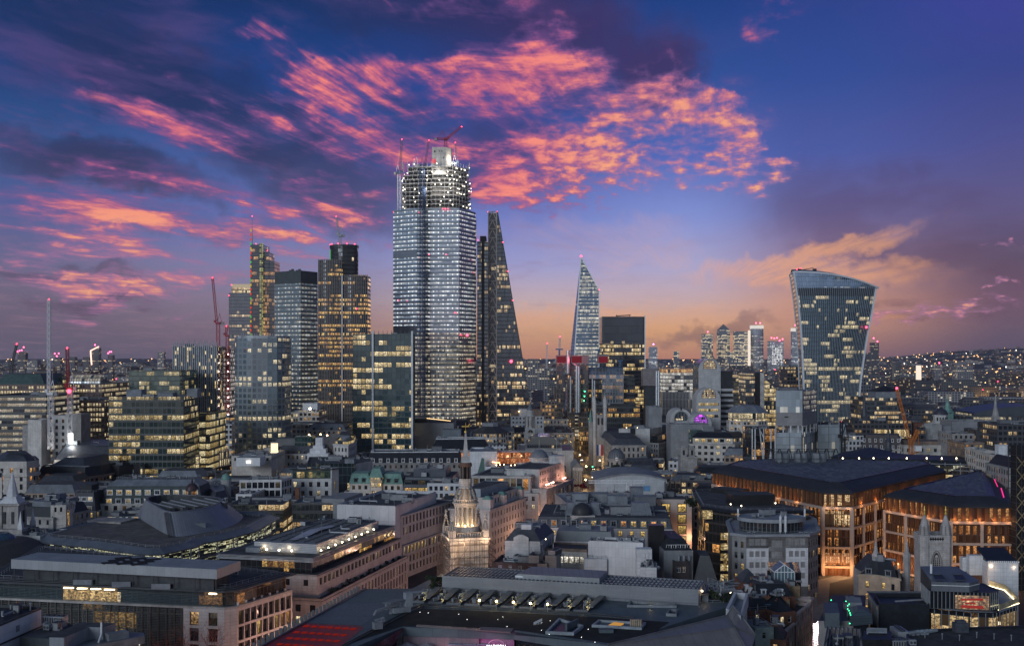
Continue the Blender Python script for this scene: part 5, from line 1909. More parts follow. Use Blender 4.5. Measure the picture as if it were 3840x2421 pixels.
b.Ab(m,'window_band',Ae('m139',1.8,4,lit=.8,Bm=.4,ca=B9,cb=A6,st=.9,Dq=.02))
c3,w3=xY(2554),xY(2594)-xY(2514)
Cw(b,c3,w3,0,zY(1572),Y,24,Hi,Hi,w3*.33,zY(1580),Lp,'left_arch_block')
c4,w4=Ai(2627,Y-14),Ai(2672,Y-14)-Ai(2588,Y-14)
Cw(b,c4,w4,0,Av(1592,Y-14),Y-14,26,Hi,Hi,w4*.31,Av(1590,Y-14),Lc,'right_arch_block')
b.one('purple_window',Af('m140',(.6,.08,1),1.8),'box',(c4,Y-14.3,Av(1562,Y-14)),(2.2,.3,1.8))
b.one('slot_window',A4,'box',(c3,Y-.3,zY(1538)),(.9,.3,2.2))
pass
p,z=Bj(2515,2660,1590,800,22)
b=Ad('office_block','low grey metal-roofed hall at the foot of the arched building',p)
b.Aq(p,0,z,Bq,Bl=Dr)
b.one('glazed_front',Db,'prism',Ar(2590,2655,788,10),0,Av(1612,788))
b.Ag(p,z-.9,4,0)
pass
Y=770
c=(xY(2826),Y+22)
E3=A7(c,14.5,12,8,PI/8,PI/8+2*PI)
b=Ad('office_building','octagonal office building with a broad grey hat-shaped roof and one bright ribbon floor',E3)
z=zY(1552)
b.one('lit_floor',Ae('m141',1.1,5.6,lit=.9,Bm=.9,ca=(1,.82,.5),cb=A6,st=1.,Dq=.1),'prism',Aa(E3,1.2),z-5.5,z)
b.Aq(E3,0,z-5.5,Bu,W(4,2.6,1.6,1.8,lit=.3,rows=2,top=.6),Bl=As)
m=MB();m.loft(Aa(E3,-1.4),z,Aa(E3,5.5),zY(1524));m.cap(Aa(E3,5.5),zY(1524));m.cap(Aa(E3,-1.4),z-.02,0,False);b.Ab(m,'hat_roof',Dl)
pass
p,z=Bj(2750,2836,1592,790,18)
b=Ad('glazed_hall','low hall with pale sloping roof-lights before the octagonal building',p)
b.A8(p,0,z-3,A9)
m=MB()
a,c_,d,e=p
m.face([(*a,z-3),(*c_,z-3),(*d,z+1.5),(*e,z+1.5)],0,[(0,0),(17,0),(17,19),(0,19)])
b.Ab(m,'glazed_roof',Ae('m142',1.2,4,(.2,.22,.24),(.3,.32,.33),.12,.08,0,0,E2=.4))
pass
Y=1000
p,z=Bj(2795,2830,1400,Y,30)
b=Bb('office_block','banded grey office slab with a dark glass stair and a sloping yellow-lit wing',p,z,Fm,As,n=1)
b.one('dark_stair_tower',A4,'prism',Ar(2832,2850,Y-1,24),0,zY(1396))
b.one('pale_stair_tower',Ac('m143',(.5,.48,.44),.7),'prism',Ar(2851,2866,Y-1.5,24),0,zY(1397))
m=MB()
x0,x1=xY(2867),xY(2912)
q=[(x0,Y,0),(x1,Y,0),(x1,Y,zY(1462)),(x0,Y,zY(1418))]
m.face(q,0,[(v[0],v[2])for v in q])
m.face([(x0,Y,zY(1418)),(x1,Y,zY(1462)),(x1,Y+20,zY(1462)),(x0,Y+20,zY(1418))],1)
m.face([(x1,Y,0),(x1,Y+20,0),(x1,Y+20,zY(1462)),(x1,Y,zY(1462))],0)
b.Ab(m,'sloping_wing',[Ae('m144',1.8,3.7,lit=.8,Bm=.5,ca=B9,cb=A6,st=1.),As])
pass
Bb('office_block','glass office block with a curved lit canopy behind the banded slab',*Bj(2745,2800,1405,1080,30),Fm,As,n=1)
Bb('office_block','plain grey office block under construction left of the flaring tower',*Bj(2950,3020,1375,1130,30),B7,As,n=1)
Y=640
bl=[]
b=Ad('office_tower','pale grey stacked-box tower with an open storey, in front of the flaring skyscraper','tower',Ar(2905,3068,Y,30))
pB=Bf([(xY(2905),Y),(Ai(3005,Y-2),Y-2),(Ai(3066,Y+26),Y+26),(Ai(2960,Y+30),Y+30)])
zB=zY(1621)
b.Am(pB,0,zB,F0,Aj,1.,name='lower_block')
b.C6(pB,0,zB,8.2,4.3,.14,Ac('m145',(.09,.10,.105)),.05,name='panel_joints')
pU=Bf([(xY(2911),Y+1),(Ai(3009,Y-1),Y-1),(Ai(3060,Y+22),Y+22),(Ai(2955,Y+27),Y+27)])
m=MB()
for q in(pU[0],pU[1],pU[2]):
 for k in range(4):
  w=k/3.6
  q2=pU[1]if q is pU[0]else pU[2]if q is pU[1]else pU[3]
  x,y=q[0]+(q2[0]-q[0])*w,q[1]+(q2[1]-q[1])*w
  m.bar((x,y,zB-1),(x,y,zY(1596)),.7)
m.prism(Au(Ai(2978,Y+8),Y+9,8,8),zB-1,zY(1596))
b.Ab(m,'open_storey_column',Ac('m146',(.5,.52,.53),.6))
b.one('concrete_box',Ac('m147',(.25,.25,.255),.8,.1,.3,Ap=(6,3,.06)),'prism',pU,zY(1596),zY(1546),0,Bw=True)
b.one('glass_box',[F0,Aj],'prism',pU,zY(1546)+.02,zY(1464),0,1)
m=MB()
q0,q1=pU[1],pU[2]
P_=lambda w,z:(q0[0]+(q1[0]-q0[0])*w+.15,q0[1]+(q1[1]-q0[1])*w-.15,z)
m.face([P_(.05,zY(1540)),P_(.98,zY(1540)),P_(.98,zY(1466)),P_(.05,zY(1466))],0,[(0,0),(14,0),(14,14),(0,14)])
b.Ab(m,'glazed_side',Ae('m148',.7,3.4,(.12,.13,.14),(.2,.2,.2),.4,.3,.7,.4,2,(1,.85,.6),(1,.95,.85),.8,.3,.15))
b.one('plant_room',Dm,'prism',Ar(2930,2990,Y+6,8),zY(1464),zY(1455))
m=MB()
for k in range(3):
 m.ball((Ai(2944+k*5,Y),Y-.1,zY(1562)),.35,n=6)
b.Ab(m,'porthole',A4)
pass
p=Bf([(Ai(3067,Y+20),Y+20),(Ai(3172,Y+24),Y+24),(Ai(3168,Y+50),Y+50),(Ai(3066,Y+48),Y+48)])
b=Ad('office_block','pale frosted glass annex joined to the right of the stacked-box tower',p)
b.Am(p,0,Av(1592,Y+20),F0,As,1.)
b.C6(p,0,Av(1592,Y+20),7.,4.3,.14,Cb['m145'],.05,name='panel_joints')
b.Ag(p,Av(1592,Y+20)-1,3,1)
pass
p,z=Bj(2820,2906,1607,640,26)
b=Ad('office_block','black glass office block with white zig-zag braces left of the stacked-box tower',p)
b.Am(p,0,z,Hl,As)
m=MB()
Oq=[p[0][0]+(p[1][0]-p[0][0])*k/8 for k in range(9)]
for k in(0,1,4,6.5,8):
 x=p[0][0]+(p[1][0]-p[0][0])*k/8
 m.bar((x,p[0][1]-.5,0),(x,p[0][1]-.5,z),.55)
for(k0,Cd,k1,I6)in((.0,.0,1.,.6),(2.6,1.,3.9,.3),(5.2,.05,6.4,.55),(2.7,.98,4,.82)):
 x=lambda k:p[0][0]+(p[1][0]-p[0][0])*k/8
 m.bar((x(k0),p[0][1]-.5,z*.4+z*.6*Cd),(x(k1),p[0][1]-.5,z*.4+z*.6*I6),.5)
b.Ab(m,'white_bracing',Ac('m146',(.5,.52,.53)))
b.Ag(p,z-1,4,1)
pass
At('tower_crane','black crane mast with a bent jib right of the frosted glass annex',(Ai(3162,650),650,20),Av(1650,650)-20,(Ai(3156,650),650,Av(1580,650)),A4,A4,2.,.4,4,Ce=.3)
m=MB()
q=(Ai(3331,640),640)
m.lathe(q,[(2.2,20),(2.,Av(1690,640)),(2.6,Av(1688,640)),(1.7,Av(1680,640)),(1.5,Av(1655,640)),(1.9,Av(1653,640)),(.9,Av(1640,640)),(.15,Av(1590,640))],8)
Ds(m,'church_spire','slim dark church spire in front of the brown mansard building','spire',B8)
m=MB()
q=(Ai(3241,830),830)
m.prism(Au(*q,4,4),0,Av(1560,830));m.lathe(q,[(2.4,Av(1560,830)),(1.6,Av(1530,830)),(.9,Av(1505,830)),(.05,Av(1452,830))],8)
Ds(m,'church_spire','thin dark lead spire just right of the flaring tower','spire',B8)
Bb('office_block','white stepped office block at the right foot of the flaring tower',*Bj(3226,3268,1388,1150,30),Du,Aj,n=1)
p,z=Bj(3245,3370,1492,900,40)
b=Bb('office_block','grey office block with a dark tent-shaped roof right of the flaring tower',p,z,Fm,As,n=2,Hc=0)
m=MB();c=(Ai(3315,915),915);m.lathe(c,[(15,Av(1466,915)),(.3,Av(1444,915))],4,a0=PI/4);b.Ab(m,'tent_roof',Ak)
b.one('upper_storey',Aj,'prism',Au(c[0],c[1],20,20),z-1,Av(1466,915))
pass
p,z=Bj(3200,3420,1577,820,26)
b=Ad('office_block','long low dark block with a row of lit glass bays right of the stacked-box annex',p)
b.Am(p,0,z,B7,As,name='facade')
b.one('lit_glass_bay',[Ae('m149',2.4,6,lit=.9,Bm=.9,ca=B9,cb=A6,st=1.,Dq=.1),As],'prism',Ar(3290,3408,814,8),z-12,z-6,0,1)
b.Ag(p,z-1,6,2)
pass
p,z=Bj(3180,3238,1632,790,20)
b=Bb('office_block','pale grey office with two dark strip windows left of the brown mansard building',p,z,Du,Aj,n=5,Hc=1)
Y=770
p=Bf([(xY(3222),Y),(Ai(3392,Y-4),Y-4),(Ai(3396,Y+20),Y+20),(Ai(3226,Y+24),Y+24)])
z=zY(1682)
b=Ad('mansard_building','stone building with a tall brown mansard roof of two dormer rows',p)
b.Aq(p,0,z,Bu,W(4.,3.2,1.3,2.2,lit=.06,rows=2,top=1.2),Bh=.4)
b.Ay(Aa(p,.3),z-.8,10.2,4.2,Ac('m150',(.10,.085,.08),.6,.25,.6),W(4.4,3.6,1.1,1.9,lit=.0,base=1.2,rows=2,fm=Ax))
pass
p,z=Bj(3390,3600,1668,760,26)
b=Ad('stone_building','broad low stone office with square windows behind the orange crane',p)
b.Aq(p,0,z,Bu,W(4.3,4.4,2.,2.4,lit=.45,rows=3,top=2.2,cols=(Bc,A6),st=.6),Bl=F1,Bh=.3)
b.Ct(Aa(p,5),z-.9,z+2.,B6)
b.Ag(p,z-.9,4,0,Cj=True)
pass
p,z=Bj(3466,3532,1592,820,18)
b=Ad('office_block','blank pale concrete block with stained walls right of the red-brown gable',p)
b.Aq(p,0,z,Dc,Bl=Aj)
b.one('grey_wing',Bq,'prism',Ar(3533,3566,824,16),0,Av(1596,824))
pass
p,z=Bj(3425,3466,1586,825,16)
b=Ad('brick_building','red-brown brick gable building left of the blank concrete block',p)
b.Aq(p,0,z,Ej,Bl=As)
b.one('lit_stair',B7,'prism',Ar(3448,3470,812,6),0,Av(1600,812))
pass
Y=880
q=(xY(3536),Y+5)
b=Ad('domed_church','white octagonal turret with a dark dome among the right-hand roofs','church',Au(*q,12,12))
b.one('base',A5,'prism',Au(*q,15,12),0,zY(1584))
m=MB();m.prism(A7(q,5.6,n=8,a0=.39,a1=.39+2*PI),zY(1584),zY(1558));m.lathe(q,[(6.1,zY(1560)),(6.1,zY(1556)),(5.4,zY(1556)+.1)],8,a0=.39);b.Ab(m,'drum',A5)
m=MB()
for k in range(-2,3):
 a=-PI/2+k*PI/4*.5
 m.box((q[0]+5.4*Bx(a),q[1]+5.4*Bt(a),zY(1578)),(1.1,.6,2.8),a+PI/2)
b.Ab(m,'drum_window',A4)
b.one('dome',Ac('m151',(.04,.04,.055),.45,.2,.5),'lathe',q,[(5.6*Bx(PI/2*k/8),zY(1556)+5.4*Bt(PI/2*k/8))for k in range(8)]+[(.4,zY(1556)+5.5),(.3,zY(1530)+.5)],16)
pass
Bb('office_block','dark slate-roofed block with a green spirelet behind the domed turret',*Bj(3490,3620,1560,930,20),B7,B8,n=3)
m=MB();q=(Ai(3553,925),925);m.lathe(q,[(5.5,Av(1545,925)),(2.4,Av(1532,925)),(1.6,Av(1512,925)),(.7,Av(1500,925)),(.05,Av(1478,925))],8);m.prism(Au(*q,7,7),0,Av(1545,925))
Ds(m,'church_spire','green copper spirelet above the dark slate-roofed block, right of the domed turret','spire',Cs)
p,z=Bj(3570,3715,1578,850,24)
Bb('office_block','long grey concrete block with a blank upper wall right of the domed turret',p,z,Bq,As,n=4,wm=Bq)
p,z=Bj(3740,3870,1590,700,30)
Bb('office_block','dark brown office block with a few yellow windows at the right edge',p,z,B7,As,n=4)
p,z=Bj(3660,3742,1610,760,20)
Bb('office_block','dark flat-roofed brick block left of the dark brown office at the right edge',p,z,B7,As,n=3)
p,z=Bj(3572,3655,1625,740,26)
b=Ad('stone_building','grey mansard building with a row of yellow dormers right of the blank concrete block',p)
b.Aq(p,0,z,A9,W(4.,3.2,1.4,2.,lit=.5,rows=2,top=1.2,cols=(Bc,B9),st=.7),Bl=As)
b.Ag(p,z-.9,4,1)
pass
for i,(x0,x1,yt,Y,Dt,Cl)in enumerate([(3618,3690,1658,600,'curved yellow-brick block full of lit windows at the right',B6),(3692,3734,1690,560,'tall narrow cream block right of the yellow-brick block',Bu),(3736,3790,1706,540,'cream block with a white roof box near the right edge',Bu),(3782,3850,1752,500,'dark mansard block at the right edge with a pink roof lamp',A9)]):
 p,z=Bj(x0,x1,yt,Y,24)
 p=Bf([p[0],p[1],p[2],(p[3][0],p[3][1])])
 b=Ad('stone_building',Dt,p,B5=i+30)
 b.Aq(p,0,z,Cl,W(3.7,2.6,1.3,2.1,lit=.6 if i==0 else .3,rows=6,top=1.4,end=.4,cols=(Be,B9),st=.7),Bl=As,Bh=.3)
 if i==3:
  b.Ay(Aa(p,.4),z-.88,5,3,Ak)
 if i==2:
  b.Ct(Ar(3790-46,3790-12,Y+5,4),z-.9,zY(1672),Bg)
 else:
  b.Ag(p,z-.9,3,1)
 pass
p,z=Bj(3650,3900,1552,1000,40)
b=Bb('office_block','long glass office with a shallow arched roof and lit floors below the fortress',p,z,Ae('m152',2.4,3.8,(.05,.055,.06),(.15,.16,.17),.08,.3,.7,.5,6,(1,.86,.6),A6,.8,.2),Dr,n=0,Hc=0)
m=MB()
n=12
for k in range(n):
 w0,w1=k/n,(k+1)/n
 f=lambda w:(p[0][0]+(p[1][0]-p[0][0])*w,z-1+8*Bt(PI*(.08+.55*w)))
 m.face([(f(w0)[0],1000-2,f(w0)[1]),(f(w1)[0],1000-2,f(w1)[1]),(f(w1)[0],1042,f(w1)[1]+1),(f(w0)[0],1042,f(w0)[1]+1)])
 m.face([(f(w0)[0],1000-2,z-2),(f(w1)[0],1000-2,z-2),(f(w1)[0],1000-2,f(w1)[1]),(f(w0)[0],1000-2,f(w0)[1])])
b.Ab(m,'arched_roof',Dr)
pass
m=MB();q=(Ai(3733,930),930)
m.prism(Au(*q,5,5),0,Av(1560,930));m.lathe(q,[(2.8,Av(1560,930)),(1.8,Av(1535,930)),(1.2,Av(1520,930)),(.05,Av(1472,930))],8)
Ds(m,'church_spire','grey stone church spire in front of the arched-roof glass office','spire',A9)
Y=1900
b=Ad('fortress','floodlit medieval stone keep with four turrets at the far right','fortress',Ar(3636,3778,Y,50))
D7=Ac('m153',(.42,.34,.24),.9,.15,.3)
b.one('keep_wall',D7,'prism',Ar(3640,3775,Y,45),0,zY(1508))
m=MB()
x=3642
while x<3775:
 m.box((xY(x),Y+.5,zY(1508)),(1.6,1,2))
 x+=8
b.Ab(m,'battlements',D7)
for i,xx in enumerate((3643,3670,3740,3768)):
 m=MB()
 q=(xY(xx),Y+(0 if i in(0,2)else 10))
 m.lathe(q,[(4.6,0),(4.6,zY(1490)),(5.2,zY(1489)),(4.4,zY(1487)),(2.5,zY(1482)),(.3,zY(1478)),(.15,zY(1466))],12)
 b.Ab(m,'turret',D7)
b.one('flagpole',Ax,'bar',(xY(3712),Y+10,zY(1508)),(xY(3712),Y+10,zY(1466)),.7)
pass
for k in range(5):
 Ah((Ai(3640+k*32,Y-14),Y-16,8),26000,(1,.55,.2),2)
p=Ar(3470,3860,1760,20)
b=Bb('office_block','long low brick range with warm lit arches in front of the fortress',p,Av(1512,1760),Ae('m154',4,5,(.06,.04,.03),(.16,.08,.05),.4,.5,.5,.3,2,Be,Bc,.9,0),As,n=0,Hc=0)
pass
E0=Ac('m155',(.55,.17,.03),.55,.2,.5)
Y=740
root=B4('mobile_crane','orange lattice crane with a long raised jib among the right-hand roofs','crane',(xY(3423),Y,zY(1704)))
m=MB()
By(m,(xY(3414),Y,zY(1704)),(xY(3416),Y,zY(1665)),2.,t=.3);By(m,(xY(3416),Y,zY(1668)),(xY(3442),Y,zY(1612)),1.8,t=.3)
m.bar((xY(3414),Y,zY(1704)),(xY(3450),Y,zY(1690)),.7);m.bar((xY(3442),Y,zY(1612)),(xY(3446),Y,zY(1690)),.35)
m.Ao('mast',E0,root)
m=MB();By(m,(xY(3418),Y+1,zY(1668)),(Ai(3363,Y+60),Y+60,Av(1460,Y+60)),1.7,t=.2);m.Ao('jib',E0,root)
m=MB();m.box((xY(3440),Y-1,zY(1690)),(4,3,3.4));m.Ao('cab',Ax,root)
m=MB();m.ball((Ai(3363,Y+60),Y+60,Av(1455,Y+60)),.9);m.Ao('warning_lamp',C9,root)
def Eq(p,a,c):
 return min(range(len(p)),key=lambda k:min(abs(p[k][0]-a[0])+abs(p[k-3][0]-c[0]),abs(p[k][0]-c[0])+abs(p[k-3][0]-a[0])))
def Aw(a,b,w=.5):
 return(a[0]+(b[0]-a[0])*w,a[1]+(b[1]-a[1])*w)
p=Q('A',33,0,690,285,690,455,685,420,640,0,640)
p=Bf(T('A',33,-40,690,300,690)+T('A',33,455,675)+T('A',33,400,625,-40,625))
i_=min(range(len(p)),key=lambda k:-p[k][0])
p=Es(p,i_,7,5)
b=Ad('stone_building','pale stone building with a rounded corner and amber windows at the left edge',p)
b.Aq(p,0,33,Bu,W(4.45,4.6,1.6,2.9,lit=.35,rows=6,top=3.2,cols=(Be,Bc),end=.3),Bh=0)
q=Aa(p,-.02)
m=MB();Bd(m,Aa(p,-.8),q,24.9,25.9);Bd(m,Aa(p,-.5),q,29.3,29.8);b.Ab(m,'cornice',Bu)
b.Ay(Aa(p,.4),32.15,4.2,5,B8)
pass
p=Bf(T('A',30,-60,860,20,860)+T('A',30,20,730,-60,730))
b=Ad('stone_building','sliver of cream stone building with one amber window at the far left edge',p)
p=Bf(T('A',30,-60,870,22,870)+T('A',30,30,800,-60,800))
b.Aq(p,0,30,Bu,W(4.4,3,1.5,2.6,lit=.5,rows=4,cols=(Be,)))
pass
a0,a1,a2=AZ('A',470,745,27),AZ('A',960,760,27),AZ('A',1130,740,27)
p=Bf([a0,a1,a2,(a2[0]+6,a2[1]+34),(a0[0]+4,a0[1]+40)])
b=Ad('office_block','long office block with a black band roof above bright strip windows',p)
q=Aa(p,-3.)
Oo=27
b.A8(q,0,17.8,B6,W(3.8,3.3,2.6,2.,lit=.85,rows=1,top=1.6,end=.2,style='plain',cols=(Bc,B9),st=1.))
b.A8(Aa(p,-2.2),17.8,21.6,B6,W(3.6,3.,2.2,1.8,lit=.35,rows=1,top=.8,end=.2,style='plain',cols=(Bc,A6)))
m=MB();Bd(m,q,Aa(p,.2),17.4,17.8);Bd(m,Aa(p,-2.6),Aa(p,.3),21.6,22.1);b.Ab(m,'ledge',B6)
b.one('sloping_dark_band',[Ak],'loft',Aa(p,-1.9),22.1,p,27.)
b.B0(p,27.3,.5,As,An)
m=MB();m.loft(Aa(p,3),26.8,Aa(p,10),31.5);m.cap(Aa(p,10),31.5);b.Ab(m,'upper_roof',B8)
m=MB()
for k in range(9):
 w=(k+.5)/9
 c=Aw(a0,a1,w)
 m.box((c[0]+1,c[1]+4,26.7),(3.,2.,.9))
b.Ab(m,'roof_lights',Aj)
pass
a=[Fo(px('A',690,540),676),Fo(px('A',1110,530),676),Fo(px('A',1400,530),672),Fo(px('A',1690,500),690)]
base=[(Ai(203,668),668),(Ai(585,664),664),(Ai(600,668),668),(Ai(645,690),690),(Ai(640,730),730),(Ai(215,730),730)]
p=Bf(base)
b=Ad('mansard_building','broad building under one huge slate roof with four white dormers at its right end',p)
zb=27.5
b.Aq(p,0,zb,Bu,W(4.,3.6,1.4,2.2,lit=.1,rows=2,top=1.2),ph=.5)
q=b.Ay(Aa(p,.3),zb-.45,8.5,6.,B8,D6=Dr)
for k in range(4):
 c=Aw(p[2],p[3],.12+.24*k)if Gy(p)>0 else p[2]
 dx,dy=p[3][0]-p[2][0],p[3][1]-p[2][1]
 b.wins.append(((c[0]-1.6,c[1]+.4,zb+3.),Fi(dy,dx),1.5,2.2,dict(style='dormer',name='dormer_window',lit=.0,fm=Ax,cols=(Bc,))))
b.one('stair_house',Bu,'prism',Ar(448,482,655,8),12,Av(1702,655))
b.one('white_parapet',Bg,'prism',Ar(310,448,660,4),16,Av(1722,660))
b.Ag(q,zb+8.05,4,1)
pass
p=Cq(Bf(T('A',26,1020,715,1260,745,1590,720,1650,740,1580,690,1040,690)),1)
b=Ad('office_block','low black building with a curved roof edge in front of the huge slate roof',p)
m=MB();m.prism(p,0,26,0,1);m.prism(Aa(p,-3),0,20);b.Ab(m,'black_wall',[A4,As])
m=MB();Bd(m,Aa(p,-.3),Aa(p,.3),26,26.5);b.Ab(m,'roof_edge',Ak)
b.Ag(p,26,4,0)
pass
a,c_,d=AZ('A',1725,615,29),AZ('A',2235,612,29),AZ('C',298,552,29)
p=C5(a,c_,d)
b=Ad('office_block','glass pavilion glowing warm behind pale vertical fins, with a flat plant roof',p)
m=MB();u=0
for s_,e_ in zip(p,p[1:]+p[:1]):
 u=m.quad_wall(s_,e_,19.4,29,0,u)
b.Ab(m,'glass_facade',Je)
b.B0(p,29.2,.8,Aj,Bk)
b.C6(p,19.4,29,2.8,0,.5,Ac('m156',(.42,.42,.41),.6),.5,Ew=False,name='vertical_fins')
b.Ct(Aa(p,5.5),28.3,33,Ac('m157',(.14,.145,.15),.5,.12,.3),Aj)
b.A8(Aa(p,-1.6),0,19.,B8,W(3.8,4,1.6,2.2,lit=.5,rows=1,top=1.,cols=(Bc,Be)))
m=MB();Bd(m,Aa(p,-2.),Aa(p,.2),18.95,19.4);b.Ab(m,'ledge',Bk)
pass
Ah((Aw(p[0],p[1])[0],Aw(p[0],p[1])[1]-5,18),1200,Bc,1.)
a,c_=AZ('A',1130,1165,20.5),AZ('A',2290,1165,20.5)
p=Bs(a,c_,22)
b=Ad('mansard_building','long dark mansard building with two rows of lit dormers and a pale flat-topped roof',p)
b.Aq(p,0,20.5,Bu,W(4,4.4,1.8,2.2,lit=.1,rows=1,top=1.),ph=.4)
q=b.Ay(Aa(p,.3),20.2,8.2,2.2,Ac('m158',(.035,.05,.05),.6,.25,.6),W(3.95,5.05,2.3,1.9,lit=.85,rows=2,base=.5,n=10,cols=(B9,A6),st=.75,fm=Ax),edges=(0,))
m=MB();q2=Aa(q,3.2);m.loft(Aa(q,-.3),28.4,q2,31.2);m.cap(q2,31.2,1);b.Ab(m,'upper_roof',[Dl,As])
b.Cj(q2,31.2,1.)
b.Ag(q2,31.2,6,1)
pass
c=Fo(px('A',2168,1055),528)
q=(c[0],c[1])
b=Ad('domed_turret','small dark dome turret with a glowing gallery at the end of the lit mansard','turret',Au(*q,6,6))
b.one('turret_base',B8,'prism',A7(q,3.4,n=12),0,Av(1852,528))
b.one('lit_gallery',Ae('m159',1.4,3,lit=1,Bm=1,ca=Be,cb=Bc,st=.9,Dq=.1,J7=.3),'prism',A7(q,2.7,n=12),Av(1852,528),Av(1836,528))
m=MB();zz=Av(1836,528);m.lathe(q,[(3.3,zz-.3),(3.3,zz)]+[(3.1*Bx(PI/2*k/8),zz+3.2*Bt(PI/2*k/8))for k in range(8)]+[(.35,zz+3.2),(.5,zz+4.2),(.05,zz+5.4)],16);b.Ab(m,'dome',Ac('m160',(.05,.03,.035),.5,.3,.5))
pass
a,c_=AZ('A',2240,1050,24),AZ('C',120,1100,20)
p=Bf([(Ai(752,545),545),(Ai(800,520),520),(Ai(870,535),535),(Ai(860,575),575),(Ai(770,575),575)])
b=Ad('mansard_building','low slate-roofed wing right of the dome turret with a green domed corner',p)
b.Aq(p,0,20,A9,W(4,3,1.3,1.8,lit=.3,rows=1,top=1,cols=(Bc,)),ph=.4)
b.Ay(Aa(p,.3),19.7,6,3.,B8,W(3,4,1.2,1.5,lit=.5,cols=(B9,),fm=Ax),D6=Dr)
b.Ag(Aa(p,4),25.7,3,1)
pass
c=Fo(px('C',265,960),560)
q=(c[0],c[1])
b=Ad('domed_turret','round white stone turret with a green copper dome','turret',Au(*q,6,6))
zz=Av(1797,560)
b.one('drum',A5,'lathe',q,[(2.4,0),(2.4,zz-.6),(2.7,zz-.5),(2.7,zz)],16)
b.one('dome',Cs,'lathe',q,[(2.55*Bx(PI/2*k/8),zz+3.*Bt(PI/2*k/8))for k in range(8)]+[(.2,zz+3.),(.02,zz+3.8)],16)
pass
a,c_=AZ('A',790,1250,18),AZ('A',1085,1250,18)
p=Bs(a,c_,16)
b=Ad('mansard_building','blue-black mansard house with two rows of white dormers left of the long lit mansard',p)
b.Aq(p,0,18,A9,W(4,3.4,1.8,2.2,lit=.6,rows=1,cols=(B9,),top=.8),ph=.4)
q=b.Ay(Aa(p,.3),17.7,8.6,1.6,Ac('m161',(.02,.026,.04),.5,.3,.6),W(4.3,3.9,1.9,1.7,lit=.55,rows=2,base=.6,n=3,cols=(B9,A6),fm=Ax),edges=(0,))
b.Cj(q,26.3,1.)
b.one('dark_penthouse',[Ak,As],'prism',Aa(q,1.5),26.3,29.5,0,1)
pass
a,c_=AZ('A',215,1200,25),AZ('A',600,1215,25)
p=Bs(a,c_,26)
b=Ad('mansard_building','low stone building with a brown mansard and stepped grey roofs right of the white steeple',p)
b.Aq(p,0,21,A9,W(3.8,3.4,1.1,2.,lit=.0,rows=2,top=1.2),Bh=.4)
q=b.Ay(Aa(p,.4),20.2,4.6,1.8,Ak)
m=MB();m.prism(Aa(q,1.5),24.6,27,0,1);m.prism(Aa(q,5),27,29,0,1);b.Ab(m,'stepped_roof',[Dl,Dr])
b.Ag(Aa(q,2),27,4,0)
pass
a,c_,d=AZ('A',570,1185,26),AZ('A',745,1180,26),AZ('A',850,1130,26)
p=C5(a,c_,d)
b=Ad('stone_building','plain stone block with one tall glowing stair window right of the brown mansard',p)
b.Aq(p,0,26,Bu,{'all':W(4,3.,.9,2.,lit=.0,rows=1,top=.9)},Bl=Aj)
m=MB()
q=px('A',770,1240)
cc=Aw(p[1],p[2],.22)
dx,dy=p[2][0]-p[1][0],p[2][1]-p[1][1]
m.box((cc[0],cc[1],12),(2.,.5,11.2),Fi(dy,dx));b.Ab(m,'stair_window',Ae('m162',.7,1.4,(.05,.03,.02),(.1,.07,.04),.12,.12,1,1,1,Be,B9,.8,.05))
b.Ag(p,25.1,5,1)
pass
Y=398
Bp=xY(47)
b=Ad('church_tower','church tower with a white stone spire and corner obelisks at the left edge','church',Au(Bp,Y,10,10))
W_=11.2
Ll=Ac('m163',(.36,.34,.32),.85,.22,.4,Az=.55)
Nb=Ac('m164',(.52,.53,.54),.8,.14,.4,Az=.35)
z1=zY(1975)
b.one('tower_shaft',Ll,'prism',Au(Bp,Y,W_,W_),0,z1-2.4)
m=MB();Bd(m,Au(Bp,Y,W_+1.2,W_+1.2),Au(Bp,Y,W_-.1,W_-.1),z1-2.4,z1-1.6);m.prism(Au(Bp,Y,W_+.4,W_+.4),z1-1.6,z1);b.Ab(m,'parapet',Ll)
m=MB()
Hn,Hq=z1,zY(1890)
m.prism(Au(Bp,Y,6.2,6.2),Hn,Hq)
for sx in(-1,1):
 for sy in(-1,1):
  m.prism(Au(Bp+sx*2.9,Y+sy*2.9,1.3,1.3),Hn,Hq)
Bd(m,Au(Bp,Y,8.2,8.2),Au(Bp,Y,6,6),Hq,Hq+.7)
b.Ab(m,'belfry',Ll)
m=MB()
for sx in(-1.6,1.6):
 m.box((Bp+sx,Y-3.2,Hn+1.6),(1.1,.5,4.2));m.box((Bp+3.2,Y+sx,Hn+1.6),(.5,1.1,4.2))
b.Ab(m,'bell_opening',A4)
m=MB()
zz=Hq+.7
m.loft(Au(Bp,Y,6.6,6.6),zz,Au(Bp,Y,4.2,4.2),zY(1862))
m.prism(Au(Bp,Y,4.3,4.3),zY(1862),zY(1858))
m.lathe((Bp,Y),[(2.,zY(1858)),(.06,zY(1765))],8,a0=PI/8)
b.Ab(m,'spire',Nb)
for sx in(-1,1):
 for sy in(-1,1):
  m=MB()
  q=(Bp+sx*5.,Y+sy*5.)
  m.prism(Au(*q,1.5,1.5),z1,z1+1.6);m.lathe(q,[(.8,z1+1.6),(.05,z1+6.2)],4,a0=PI/4)
  b.Ab(m,'obelisk',Nb)
m=MB();m.bar((Bp,Y,zY(1765)),(Bp,Y,zY(1752)),.12);m.ball((Bp,Y,zY(1763)),.28);b.Ab(m,'weathervane',G6)
m=MB()
n=10
